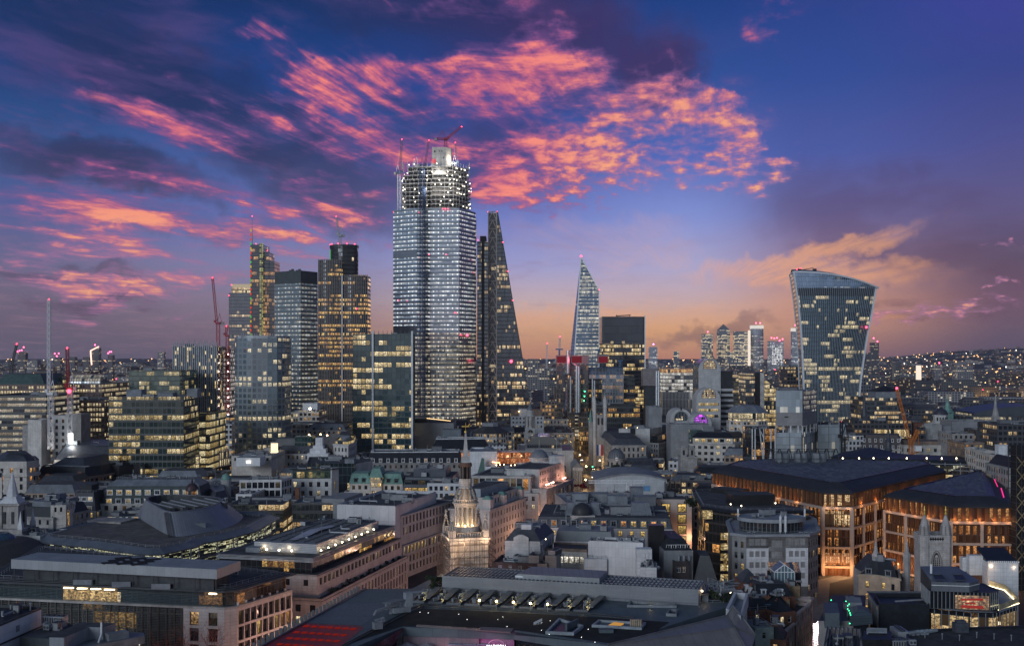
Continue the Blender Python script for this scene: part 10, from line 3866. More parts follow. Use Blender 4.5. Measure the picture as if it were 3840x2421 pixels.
m.bar((q0[0],q0[1]-.12,22.4),(q1[0],q1[1]-.12,22.7),.5);m.bar((q0[0]+.9,q0[1]-.12,21.5),(q1[0]-2.,q1[1]-.12,21.6),.35);m.bar((q0[0],q0[1]-.1,20.6),(q1[0],q1[1]-.1,20.5),.7)
b.Ab(m,'glowing_banquette',Af('m306',(1,.10,.09),.3))  # seats glow by emission, standing in for the room's lamplight
l0,l1,l2,l3=AZ('J',760,1060,19.4),AZ('J',1345,1075,19.4),AZ('J',1790,1120,19.4),AZ('J',2330,1045,19.4)
I4=AZ('J',2060,1130,19.4)
lw=Bf([l0,l1,l2,I4,l3,(l3[0]+3,l3[1]+16),(l0[0]+3,l0[1]+18)])
m=MB();u=0
for s_,e_ in zip(lw,lw[1:]+lw[:1]):
 u=m.quad_wall(s_,e_,13.2,19.2,0,u)
b.Ab(m,'lower_glass',Ae('m307',1.9,6,(.012,.013,.014),(.04,.042,.045),.05,.03,.16,0,2,Be,Bc,.22,.12))
b.C6(lw,13.2,19.2,1.9,0,.09,Bk,.12,'glazing_bars',Ew=False)
b.B0(Aa(lw,-.5),19.9,.5,Ak,Mc)
Jh=Ae('m308',2.4,5,(.1,.06,.03),(.06,.05,.03),.04,.02,1,1,3,(1,.56,.20),(1,.72,.36),.55,.05)
for(A_,B_,w0,w1)in((l1,l2,.03,.98),(l2,I4,.02,1.),(I4,l3,.0,.92)):
 s_,e_=Aw(A_,B_,w0),Aw(A_,B_,w1)
 G3,G8=e_[0]-s_[0],e_[1]-s_[1]
 L_=Dh(G3,G8)
 b.one('lit_bar_room',Jh,'quad_wall',(s_[0]+G8/L_*.04,s_[1]-G3/L_*.04),(e_[0]+G8/L_*.04,e_[1]-G3/L_*.04),13.4,18.,0,0)
m=MB()
for k in range(14):
 q=Aw(I4,l3,.05+.065*k)
 m.bar((q[0]+.3,q[1]-.5,13.4),(q[0]+.3,q[1]-.5,18.2),.16)
b.Ab(m,'timber_fin',Ac('m309',(.36,.24,.12),.6))
m=MB();v0,v1=Aw(l2,I4,.1),Aw(I4,l3,.25);m.bar((v0[0],v0[1]-.15,15.),(v1[0],v1[1]-.15,16.2),.8);b.Ab(m,'glowing_table',Af('m310',(1,.88,.66),1.6))  # table top is emissive, its lamplit look put into the material
b.A8(Aa(lw,.4),0,13.2,Ac('m311',(.03,.03,.032),.5),W(9,6,4.5,3.6,lit=.4,rows=1,top=.6,cols=(Be,),st=.5))
t0,t1,t2=AZ('J',2015,765,21.5),AZ('J',2195,815,21.5),AZ('J',2348,960,21.5)
t3=AZ('J',2125,1040,21.5)
m=MB()
for s_,e_ in((t0,t1),(t1,t2),(t2,t3)):
 m.bar((*s_,20.8),(*e_,20.8),.18,h=1.5)
b.Ab(m,'lit_balustrade',Ac('m312',(.50,.42,.26),.5))
m=MB()
for s_,e_ in((t0,t1),(t1,t2),(t2,t3)):
 G3,G8=e_[0]-s_[0],e_[1]-s_[1]
 L_=Dh(G3,G8)
 m.bar((s_[0]-.35*(1 if e_ is not t3 else 0),s_[1]-.3,20.05),(e_[0]-.35*(1 if e_ is not t3 else 0),e_[1]-.3+(.7 if e_ is t3 else 0),20.05),.14)
b.Ab(m,'floor_light_line',Af('m313',(1,.84,.48),5.))
b.one('terrace_deck',Ac('m314',(.22,.26,.31),.7,.1,.3),'prism',Bf([t0,t1,t2,t3]),19.3,19.95)
pass
c=Bz([t1,t2,t3])
for(A_,B_)in((t1,t2),(t2,t3)):
 q=Aw(A_,B_);Ah((q[0]*.8+c[0]*.2,q[1]*.8+c[1]*.2,20.4),22,(1,.82,.45),.2)
p=Bf(T('J',20.5,720,925,1345,930,1340,1050,780,1035))
b=Ad('office_block','low black wing with a glazed parapet left of the glass restaurant building',p)
b.Aq(p,0,20.9,Ak,None,Bl=Ak,ph=.9)
b.one('roof_rail',Bk,'bar',(*Aw(p[0],p[2],.3),20.6),(*Aw(p[1],p[2],.6),20.6),.4)
pass
p=Bf(T('J',22,150,1110,320,1110,320,1010,145,1005))
b=Ad('plant_building','dark blue louvred plant house beside the lit lane',p)
b.one('plant_house',[Ac('m315',(.10,.125,.14),.5,.12,.3),Ac('m316',(.075,.10,.115),.5,.12,.3,Ap=(60,.7,.12))],'prism',Bf(T('J',22,160,1130,325,1130,300,1015,140,1012)),18,22,0,1)
b.one('flat_roof',[Ac('m317',(.34,.33,.32),.8,.1,.3),Ak],'prism',Bf(T('J',18.6,90,1220,600,1220,620,930,240,925)),0,18.6,0,1)
b.Ag(Bf(T('J',18.6,330,1190,560,1190,560,960,360,950)),18.6,8,1)
pass
p=Bf(T('J',21,440,1150,700,1130,660,1050,430,1045))
b=Ad('plant_building','blue-grey ribbed metal roof right of the green lights',p)
m=MB();m.loft(p,18,Aa(p,.1),20.4);m.loft(Aa(p,.1),20.4,Aa(p,2.2),21.6);m.cap(Aa(p,2.2),21.6);b.Ab(m,'ribbed_roof',Ac('m316',(.075,.10,.115)))
b.one('wall',Ak,'prism',Aa(p,1),0,18.01)
b.one('pale_roof_house',Aj,'prism',Bf(T('J',21.5,415,1010,580,1015,560,950,410,950)),0,21.5)
pass
root=B4('string_lights','string of small green lights strung over the dark roofs beside the lit lane','lights',(*AZ('J',430,1090,21.5),21.5))
m=MB();m2=MB()
pv=None
for(x,y)in((232,985),(398,998),(434,1031),(418,1048),(418,1085),(432,1104),(444,1130),(450,1152),(441,1247)):
 v=(*AZ('J',x,y,21.9),21.9)
 M5=MB();M5.ball(v,.13,n=6);M5.Ao('bulb',Af('m318',(.05,1,.35),6),root)
 if pv:
  m2.bar(pv,v,.03)
 pv=v
m2.Ao('wire',A4,root)
p=Bf(T('J',24,145,1345,600,1350,640,1500,160,1560))
b=Ad('brick_house','black roof valley with timber trusses at the bottom right of the lit lane',Bf(T('J',24,140,1580,600,1580,560,1310,190,1290)))
p=Bf(T('J',24,140,1580,600,1580,560,1310,190,1290))
m=MB();m.prism(p,0,22.4,0,1);Bd(m,p,Aa(p,.5),22.3,24,0);b.Ab(m,'wall',[Ac('m319',(.30,.28,.26),.85,.15,.4),Ak])
m=MB()
for k in range(9):
 a_,c_=Aw(p[0],p[1],k/8),Aw(p[3],p[2],k/8)
 m.bar((*a_,24.1),(*c_,24.1),.22)
 if k<8:
  d_=Aw(p[3],p[2],(k+1)/8);m.bar((*Aw(a_,c_,.3),24.1),(*Aw(Aw(p[0],p[1],(k+1)/8),d_,.7),24.1),.16)
b.Ab(m,'trusses',Ac('m320',(.05,.06,.07),.7))
b.Ag(Aa(p,1),22.4,6,0)
pass
p=Bf(T('J',24.5,560,1600,1100,1600,1080,1345,585,1320))
b=Ad('plant_building','black box roof with silver pipes at the bottom right',p)
m=MB();m.prism(p,0,23,0,1);m.prism(Bf(T('J',25,588,1450,920,1450,910,1355,600,1350)),22.9,25.4,0,1);b.Ab(m,'black_box',[A4,Ak])
m=MB()
for k in range(4):
 v0,v1=AZ('J',640,1305+k*14,25.8),AZ('J',860,1310+k*14,25.8)
 m.tube((*v0,25.8),(*v1,25.8),.2,n=7);m.tube((*v0,25.8),(*v0,24.6),.2,n=7)
b.Ab(m,'silver_pipe',Aj)
b.Ag(Bf(T('J',23,930,1560,1090,1560,1080,1360,940,1360)),23,6,0,Co=2)
pass
p=Bf(T('J',24.5,1090,1640,2900,1640,2700,1290,1860,1310,1090,1352))
b=Ad('office_block','broad gravel roof with small vents and a ridge of ducts at the bottom right corner',p)
m=MB();m.prism(p,0,24.5,0,1);Bd(m,Aa(p,-.2),Aa(p,.4),24.4,25.);b.Ab(m,'gravel_roof',[Ak,Ac('m321',(.045,.045,.046),.95,.45,.5)])
for k in range(7):
 m=MB()
 v=C4(px('J',1290+k*195,1412+(k%3)*16),24.5)
 m.tube((*v,24.5),(*v,25.7),.1,n=6);m.tube((*v,25.7),(*v,25.9),.22,n=8)
 b.Ab(m,'roof_vent',Aj)
for k in range(5):
 v=AZ('J',1100+k*52,1385-4*k,24.5)
 m=MB();m.tube((*v,25),(v[0]+2.6,v[1]+.3,25.4),.42,n=8);m.box((v[0],v[1],24.45),(.8,.8,.6));b.Ab(m,'fat_duct',Ac('m322',(.17,.20,.23),.5))
q=AZ('J',1690,1340,24.5)
m=MB();m.box((q[0],q[1],24.45),(3.2,2.2,2.2));m.box((q[0],q[1],26.6),(2.2,1.4,.6));b.Ab(m,'dark_roof_house',B8)
B3(Cm['ac'],'air_conditioner',b.root,(*AZ('J',1150,1500,24.5),24.45),0)
pass
Y=430
root=B4('scaffold_tower','tall dark scaffold tower with tan braces at the right edge','scaffold',(xY(3850),Y,0))
m=MB()
x0,x1=xY(3812),xY(3890)
for k in range(5):
 x=x0+(x1-x0)*k/4
 m.bar((x,Y,0),(x,Y,zY(1665)),.28);m.bar((x,Y+7,0),(x,Y+7,zY(1668)),.28)
for k in range(20):
 z=2+k*2.6
 if z<zY(1665):
  m.bar((x0,Y,z),(x1,Y,z),.2);m.bar((x0,Y,z),(x0,Y+7,z),.2)
m.Ao('standards',An,root)
m=MB()
for k in range(9):
 z=6+k*5
 if z+5<zY(1665):
  m.bar((x0,Y-.2,z),(x0+4,Y-.2,z+5),.26);m.bar((x0+4,Y-.2,z),(x0,Y-.2,z+5),.26)
m.Ao('tan_braces',Ac('m323',(.30,.22,.12),.6),root)
m=MB();m.prism([(x0+.6,Y+.6),(x1,Y+.6),(x1,Y+6.4),(x0+.6,Y+6.4)],0,zY(1672));m.Ao('dark_netting',Ac('m324',(.018,.018,.02),.9),root)
Nw=Af('m325',(1,.82,.88),12.)
ln=[AZ('H',2235,1495,6),AZ('H',2385,1495,6),AZ('J',80,1250,7),AZ('H',2290,1240,7)]
rr=random.Random(12)
root=B4('christmas_lights','net of white Christmas lights hung over the narrow shopping lane','lights',(*Bz(ln),6))
m=MB();m2=MB()
for k in range(15):
 w=k/14
 a_,c_=Aw(ln[0],ln[3],w),Aw(ln[1],ln[2],w)
 for j in range(9):
  v=Aw(a_,c_,j/8)
  m.ball((v[0],v[1],6.6-.9*Bt(PI*j/8)+w),.085,n=5)
 m2.bar((*a_,6.6+w),(*c_,6.6+w),.02)
m.Ao('bulbs',Nw,root)['kind']='stuff'
m2.Ao('wires',A4,root)
for k in range(5):
 q=Aw(Aw(ln[0],ln[1]),Aw(ln[3],ln[2]),k/4)
 Ah((q[0],q[1],5),1100 if k<3 else 700,(1,.60,.55)if k<3 else(1,.55,.25),.4)
q=AZ('H',2205,1370,7)
Ah((q[0],q[1],7.5),900,(1,.6,.3),.25)
m=MB();m.ball((q[0],q[1],7.5),.4,n=8);m.bar((q[0]-1.2,q[1],7.5),(q[0],q[1],7.5),.1);Ds(m,'wall_lantern','bright globe lantern on the left wall of the lit lane','lantern',[Af('m326',(1,.75,.5),14)])
m=MB();q=AZ('H',2318,1200,4);m.box((q[0],q[1]+6,2.5),(1.9,.3,3.4));m.box((q[0],q[1]+6.2,0),(3.,.3,2.5));Ds(m,'shop_sign','red glowing shop front at the far end of the lit lane','sign',Af('m327',(1,.05,.06),.9))
def Cz(mb,name,Dg):
 o=mb.Ao(name,Dg)
 o['kind']='structure'
 return o
m=MB()
m.face([(-14000,-400,0),(14000,-400,0),(16000,16000,0),(-16000,16000,0)],0)
Cz(m,'ground',Ac('m328',(.035,.035,.038),.9,.3,.02))
def Fw(Ca,w,z,name,Cl):
 m=MB()
 L,R=[],[]
 for i,p in enumerate(Ca):
  a=Vector(Ca[max(0,i-1)])
  c=Vector(Ca[min(len(Ca)-1,i+1)])
  d=(c-a).normalized()
  n_=Vector((-d.y,d.x))*w/2
  L.append((p[0]+n_.x,p[1]+n_.y))
  R.append((p[0]-n_.x,p[1]-n_.y))
 for i in range(len(Ca)-1):
  m.face([(*R[i],z),(*R[i+1],z),(*L[i+1],z),(*L[i],z)])
  if z>.1:
   m.quad_wall(R[i],R[i+1],0,z);m.quad_wall(L[i+1],L[i],0,z)
 return Cz(m,name,Cl)
Mb=Ac('m329',(.05,.05,.052),.6,.2,.3)
Kq=Ac('m330',(.20,.19,.18),.8,.15,.4)
Ba=[(-66,230),(-46,290),(-30,340),(-8,420),(14,520),(34,620),(52,720),(60,807),(62,903),(61,1062),(61,1221),(62,1400)]
Fw(Ba,15,.13,'pavement',Kq)
Fw(Ba,9,.138,'road',Mb)
Ip=[(82,310),(91,345),(101,375),(113,415),(122,445),(150,470)]
Fw(Ip,7,.11,'lane_paving',Kq)
m=MB()
for(p0,p1)in zip(Ba[6:-1],Ba[7:]):
 L=Dh(p1[0]-p0[0],p1[1]-p0[1])
 for k in range(int(L/9)):
  q=Aw(p0,p1,k*9/L)
  m.box((q[0],q[1],.138),(.18,3,.006))
Cz(m,'road_marking',Ax)
def Dp(Ci,label,group,e=900,Fu=(1,.60,.24)):
 root=B4('street_lamp',label,'street lamp',Ci,group)
 m=MB();m.tube(Ci,(Ci[0],Ci[1],Ci[2]+7),.11,.07,6);m.bar((Ci[0],Ci[1],7),(Ci[0]+1.2,Ci[1],7.3),.08);m.Ao('pole',An,root)
 m=MB();m.ball((Ci[0]+1.2,Ci[1],7.2),.5,n=6);m.Ao('lamp_head',Af('m331',(1,.68,.3),20),root)
 if e:
  Ah((Ci[0]+1.2,Ci[1],6.5),e,Fu,.3)
GL='street lamps along the lit street'
for k,yy in enumerate((660,700,745,790,835,880,930,985,1040,1100,1160,1230,1310)):
 i=max(j for j in range(len(Ba)-1)if Ba[j][1]<=yy)
 w=(yy-Ba[i][1])/(Ba[i+1][1]-Ba[i][1])
 q=Aw(Ba[i],Ba[i+1],w)
 Dp((q[0]+(5.8 if k%2 else-6.8),q[1],0),'warm street lamp on the pavement of the lit street',GL,4200 if yy<1100 else 3200)
for k,yy in enumerate((268,300,335,372,410,455,500,550,600)):
 i=max(j for j in range(len(Ba)-1)if Ba[j][1]<=yy)
 w=(yy-Ba[i][1])/(Ba[i+1][1]-Ba[i][1])
 q=Aw(Ba[i],Ba[i+1],w)
 Ah((q[0],q[1],8),5200,(1,.50,.36)if yy<480 else(1,.5,.32),.4)
 if 380<yy:
  Dp((q[0]+5.4,q[1],0),'warm street lamp on the pavement of the lit street',GL,0)
for(dx,yy,c_)in((-2,822,0),(2.4,880,1),(-2,955,0)):
 root=None
 m=MB();b0=(61+dx,yy)
 m.prism(Au(b0[0],b0[1],1.8,4.3),.4,1.);m.loft(Au(b0[0],b0[1],1.7,2.6),1.,Au(b0[0],b0[1],1.4,1.8),1.55);m.cap(Au(b0[0],b0[1],1.4,1.8),1.55)
 root=B4('parked_car',('white car at the junction end of the lit street','dark car on the lit street, middle of three','white van-like car farthest up the lit street')[(0,1,2)[[822,880,955].index(yy)]],'car',(b0[0],b0[1],.14))
 m.Ao('body',Ax if not c_ else A4,root)
 m=MB()
 for sx in(-.6,.6):
  m.ball((b0[0]+sx,b0[1]-2.2,.7),.16,n=5)
 m.Ao('headlight',Af('m332',(1,.95,.8),30),root)
 for sx in(-.85,.85):
  for sy in(-1.3,1.3):
   m=MB();m.tube((b0[0]+sx-.1,b0[1]+sy,.45),(b0[0]+sx+.1,b0[1]+sy,.45),.32,n=10);m.Ao('wheel',A4,root)
for k,(x,y)in enumerate(((2199,1752),(2222,1756))):
 yy=870
 root=B4('traffic_light',('green traffic light on the left of the lit street','green traffic light on the right of the lit street')[k],'traffic light',(Ai(x,yy),yy,0))
 m=MB();m.tube((Ai(x,yy),yy,0),(Ai(x,yy),yy,4),.1);m.box((Ai(x,yy),yy,3.2),(.5,.4,1.3));m.Ao('post',A4,root)
 m=MB();m.ball((Ai(x,yy),yy-.3,3.4),.42,n=6);m.Ao('lens',Dx,root)
for k,(x,y,r,h)in enumerate(((2300,690,8,13),(2335,694,8,12),(2268,688,6,9))):
 Ei('street_tree',('dark leafy tree in front of the domed corner building','dark leafy tree right of the first, before the domed corner','smaller dark tree at the junction left of the domed corner')[k],'tree',(Ai(x,y),y,0 if k==2 else 8),r,h,D5,140+k,1500,Fa=.75)
Ei('roof_tree','red-leaved roof garden bush at the foot of the arcaded bank','bush',(Ai(2180,600),600,18),3,3,Ac('m333',(.25,.03,.03),.8,.3,1.),150,300,Fa=.5)
Ei('roof_tree','dark bush beside the dark curved office roof','bush',(Ai(2598,470),470,26),4.5,4,D5,151,600,Fa=.45)
Y=720
q=(xY(2313),Y+4)
b=Ad('domed_building','ornate stone corner building with a ribbed lead dome facing the junction',Au(q[0],q[1],18,16))
zd=zY(1722)
m=MB();m.prism(A7(q,6.6,n=16),0,zY(1752));Bd(m,A7(q,7.4,n=16),A7(q,6,n=16),zY(1752),zY(1748));b.Ab(m,'corner_drum',A9)
m=MB();m.prism(A7(q,5.4,n=16),zY(1752),zd);Bd(m,A7(q,6.,n=16),A7(q,4.8,n=16),zd,zd+.6);b.Ab(m,'upper_drum',A9)
m=MB()
for k in range(-2,3):
 a=-PI/2+k*.62
 m.box((q[0]+5.4*Bx(a),q[1]+5.4*Bt(a),zY(1750)),(1.1,.5,3.),a+PI/2)
b.Ab(m,'drum_window',A4)
b.one('clock',Ax,'tube',(q[0]-.2,q[1]-5.2,zd+.4),(q[0]-.2,q[1]-5.7,zd+.4),1.1,n=14)
m=MB();m.lathe(q,[(5.2*Bx(PI/2*k/9),zd+.6+6.*Bt(PI/2*k/9))for k in range(9)]+[(.2,zd+6.7)],20)
for k in range(20):
 a=2*PI*k/20
 for j in range(8):
  t0,t1=PI/2*j/9,PI/2*(j+1)/9
  m.bar((q[0]+5.28*Bx(t0)*Bx(a),q[1]+5.28*Bx(t0)*Bt(a),zd+.6+6.05*Bt(t0)),(q[0]+5.28*Bx(t1)*Bx(a),q[1]+5.28*Bx(t1)*Bt(a),zd+.6+6.05*Bt(t1)),.3)
b.Ab(m,'dome',Dl)
p=Bf([(q[0]+5,Y+2),(Ai(2455,Y+4),Y+4),(Ai(2460,Y+16),Y+16),(q[0]+5,Y+18)])
zw=zY(1742)
b.Aq(p,0,zw,A9,W(4,3,1.2,2.2,lit=.05,rows=2,top=1.),Bh=.4)
b.Ay(Aa(p,.4),zw-.85,4,2.2,B8,W(3,2.8,1.,1.4,lit=0,base=.8))
pass
Y=860
p=Bf([(xY(2320),Y),(Ai(2437,Y-2),Y-2),(Ai(2560,Y+66),Y+66),(Ai(2450,Y+72),Y+72)])
zt=zY(1606)
b=Ad('stone_building','big square stone block with a tall yellow-lit stair slot, right of the lit street',p)
b.Aq(p,0,zt,A5,None,Bl=Aj)
m=MB();x0,x1=xY(2363),xY(2382);m.quad_wall((x0,Y-1.4),(x1,Y-1.4),zY(1708),zY(1625));b.Ab(m,'lit_stair_slot',Ae('m334',1.3,2.6,(.1,.08,.03),(.1,.09,.06),.08,.1,1,1,3,(1,.66,.16),(1,.8,.34),.8,.05))
b.one('stair_head',Ak,'box',((x0+x1)/2,Y-.6,zY(1625)),(x1-x0,1.4,4))
b.Ag(p,zt-.9,6,1)
Al(b,[(Ai(2352,Y-1),Y+4,zt+.4),(Ai(2393,Y-1),Y+4,zt+.4)],.4,Dk,'roof_lamp')
pass
p2=Bf([(Ai(2438,Y-3),Y-3),(Ai(2470,Y-8),Y-8),(Ai(2552,Y+46),Y+46),(Ai(2540,Y+62),Y+62)])
z2=zY(1658)
b=Ad('stone_building','long pale stone side wing with rows of small lit windows beside the square stone block',p2)
b.Aq(p2,0,z2,A5,W(3.6,2.5,1.,2.,lit=.18,rows=6,top=1.2,end=.5,cols=(A6,Bc)),Bh=.4)
b.one('dark_attic',[Hl,Ak],'prism',Aa(p2,1.5),z2-.9,z2+6,0,1)
pass
Y=770
p=Bf([(xY(2585),Y),(Ai(2755,Y-6),Y-6),(Ai(2830,Y+18),Y+18),(Ai(2825,Y+40),Y+40),(Ai(2600,Y+40),Y+40)])
z2=zY(1662)
b=Ad('stone_building','white stone office with a lit top floor under a broad dark mansard',p)
b.A8(p,0,z2,Bu,W(4.1,4.2,2.2,2.,lit=.22,rows=3,top=1.4,cols=(B9,A6)))
m=MB();Bd(m,Aa(p,-.6),Aa(p,.3),z2-.4,z2);b.Ab(m,'cornice',Bu)
q_=Aa(p,2.2)
b.A8(q_,z2-.1,z2+4.,Bu,W(4,4.4,2.8,2.2,lit=.85,rows=1,top=.8,cols=(B9,A6),style='plain'),name='lit_top_floor')
b.one('ledge_roof',As,'cap',Aa(p,.1),z2-.05)
m=MB();m.loft(Aa(q_,-.9),z2+4.,Aa(q_,2.6),zY(1622));m.cap(Aa(q_,2.6),zY(1622));m.cap(Aa(q_,-.9),z2+3.98,0,False);b.Ab(m,'dark_mansard',Ak)
b.Ag(Aa(q_,4),zY(1622),4,1)
pass
Y=706
b=Ad('church_tower','small baroque stone church with twin square turrets before the white stone office','church',Ar(2552,2615,Y,10))
p=Ar(2552,2614,Y,11)
m=MB();m.prism(p,0,zY(1712));Bd(m,Aa(p,-.5),Aa(p,.3),zY(1712)-.6,zY(1712)+.2);b.Ab(m,'tower_base',A9)
for xx in(2566,2597):
 qq=(xY(xx),Y+4)
 m=MB();m.prism(Au(*qq,3.6,3.6),zY(1712),zY(1682));Bd(m,Au(*qq,4.4,4.4),Au(*qq,3.4,3.4),zY(1682),zY(1678));m.prism(Au(*qq,2.6,2.6),zY(1682),zY(1672));b.Ab(m,'turret',A9)
 b.one('bell_opening',A4,'box',(qq[0],Y+2.15,zY(1706)),(1.2,.3,3.))
pass
def Ev(p):
 c=Bz(p)
 r=max(Dh(q[0]-c[0],q[1]-c[1])for q in p)
 for f,fc,fr in FB:
  if Dh(fc[0]-c[0],fc[1]-c[1])<fr+r:
   if any(Ch(q,f)for q in p)or any(Ch(q,p)for q in f)or Ch(c,f)or Ch(fc,p):
    return True
 return False
FB=[]
for f in Kh:
 c=Bz(f)
 FB.append((f,c,max(Dh(q[0]-c[0],q[1]-c[1])for q in f)))
rr=random.Random(77)
def Ey(p):
 for q in p+[Bz(p)]:
  for a,c in zip(Ba+[],Ba[1:]):
   A,C,Qv=Vector(a),Vector(c),Vector(q)
   t=max(0,min(1,(Qv-A).dot(C-A)/(C-A).length_squared))
   if(A+(C-A)*t-Qv).length<10:
    return True
  for a,c in zip(Ip,Ip[1:]):
   A,C,Qv=Vector(a),Vector(c),Vector(q)
   t=max(0,min(1,(Qv-A).dot(C-A)/(C-A).length_squared))
   if(A+(C-A)*t-Qv).length<5:
    return True
 return False
Ga={0:('slate-roofed stone house filling a gap among the middle rooftops','slate-roofed houses among the middle rooftops'),1:('flat-roofed pale office with plant on top among the middle rooftops','flat-roofed offices among the middle rooftops'),2:('dark flat-roofed office with a few lit windows among the middle rooftops','dark flat-roofed offices among the middle rooftops')}
F9=0
Ed=[]
Li={}
y=480.
while y<1500:
 Fb=20+y*.012
 Ke=.47*y
 x=-Ke+rr.uniform(0,10)
 while x<Ke:
  w,d=rr.uniform(.62,.95)*Fb,rr.uniform(.6,.9)*Fb
  Ck=-.12+(.35 if x<0 else-.15)*.3+rr.uniform(-.05,.05)
  p=Au(x+w/2,y+d/2,w,d,Ck)
  x+=w+rr.uniform(1.5,5)
  z=rr.uniform(15,22)+(4 if y>800 else 0)+(rr.random()<.15)*5
  if not Ev(p)and not Ey(p):
   Fr=rr.choice([0,0,1,1,2])
   if F9>=240:
    Ed.append((p,z))
    FB.append((p,Bz(p),max(w,d)))
    continue
   Dt,Ma=Ga[Fr]
   b=Ad('building',Dt,p,Ma,B5=F9)
   F9+=1
   FB.append((p,Bz(p),max(w,d)))
   Jt=(F2,Du,B7)[Fr]if rr.random()<.6 else(En,Fm,B7)[Fr]
   m=MB();u=0
   for s_,e_ in zip(p,p[1:]+p[:1]):
    u=m.quad_wall(s_,e_,0,z,0,u)
   b.Ab(m,'facade',Jt)
   if Fr==0:
    b.Ay(p,z,rr.uniform(3,5),rr.uniform(2,3.5),rr.choice([B8,Ak,Dl,Dr]))
    if y<900:
     B3(Cm['pot'],'chimney',b.root,(p[0][0]+3,p[0][1]+4,z+1),Ck)
     B3(Cm['pot'],'chimney',b.root,(p[2][0]-4,p[2][1]-4,z+1),Ck)
   else:
    b.B0(p,z+.2,1.,rr.choice([As,Aj,F1,As]),rr.choice([A9,Bq,Dc]))
    b.Ag(p,z-.8,5 if y<800 else 2,1+(y<800),Co=1 if y<800 else 0)
   pass
 y+=Fb*.95
Hk=Ae('m335',4.,3.6,(.03,.032,.036),(.09,.09,.095),.3,.42,.14,.06,2,(1,.66,.32),(1,.85,.6),.7,.05,Dn=False)
E9=Ae('m336',4.,3.4,(.04,.042,.046),(.20,.20,.21),.35,.42,.12,.05,2,(1,.72,.4),(1,.9,.7),.6,.05,Dn=False)
Ge=Ae('m337',4.5,3.2,(.03,.03,.03),(.10,.07,.06),.4,.5,.16,.0,1,(1,.6,.28),(1,.8,.5),.55,.0,Dn=False)
rr=random.Random(5)
Oj=[(2654,1252,5300,40,'slab-topped distant tower at the left of the far cluster',0),(2640,1290,5200,16,'narrow distant block at the far left of the far cluster',0),(2716,1237,5500,44,'distant tower with a pyramid roof in the far cluster',0),(2780,1242,5400,47,'broad distant tower with lit floors right of the pyramid-roofed one',0),(2842,1221,5450,50,'white round-topped distant tower, brightest of the far cluster',1),(2811,1238,5350,7,'thin lit strip of a distant tower left of the white one',2),(2913,1278,5300,52,'distant tower with a white lit grid and construction lamps in the far cluster',1),(2981,1231,5350,22,'slim distant tower with a lit tip left of the flaring skyscraper',1),(2760,1318,5000,66,'low wide distant block with bright floors below the pyramid-roofed tower',0),(2898,1300,5600,26,'dark distant tower behind the lit grid tower',0),(2450,1300,4700,30,'isolated pale distant tower with a violet lamp',1),(2537,1316,4500,20,'small dark distant tower between the black office and the far cluster',0),(3282,1284,3800,28,'dark distant tower with two red lamps right of the flaring skyscraper',0),(3258,1322,3500,18,'short distant block beside the dark tower right of the flaring skyscraper',0),(358,1304,3200,27,'distant tower outlined by a glowing bent line',0),(413,1331,3300,18,'distant block with a red top right of the outlined tower',0),(602,1318,3000,24,'pale distant tower left of the striped tower block',1),(80,1320,3400,30,'distant tower with four red lamps near the left edge',0),(120,1352,2900,40,'pale distant slab near the left edge',1),(215,1340,3600,22,'distant tower under red crane lamps between the white cranes',0),(270,1338,3100,22,'grey distant block right of the shorter white crane',0),(322,1338,3300,24,'second grey distant block left of the outlined tower',0),(2000,1345,1900,44,'grey council tower right of the wedge tower',1),(2040,1380,1700,40,'second grey council block right of the wedge tower, lower',1),(3450,1370,2600,10,'thin white lit column in the right-hand distance',2),(3360,1360,2700,30,'dark distant block left of the thin white column',0),(3620,1372,2500,60,'wide pale distant housing slab at the right',1),(3520,1366,2800,26,'pale distant point block at the right',1),]
G7=Af('m338',(1,.06,.14),14)
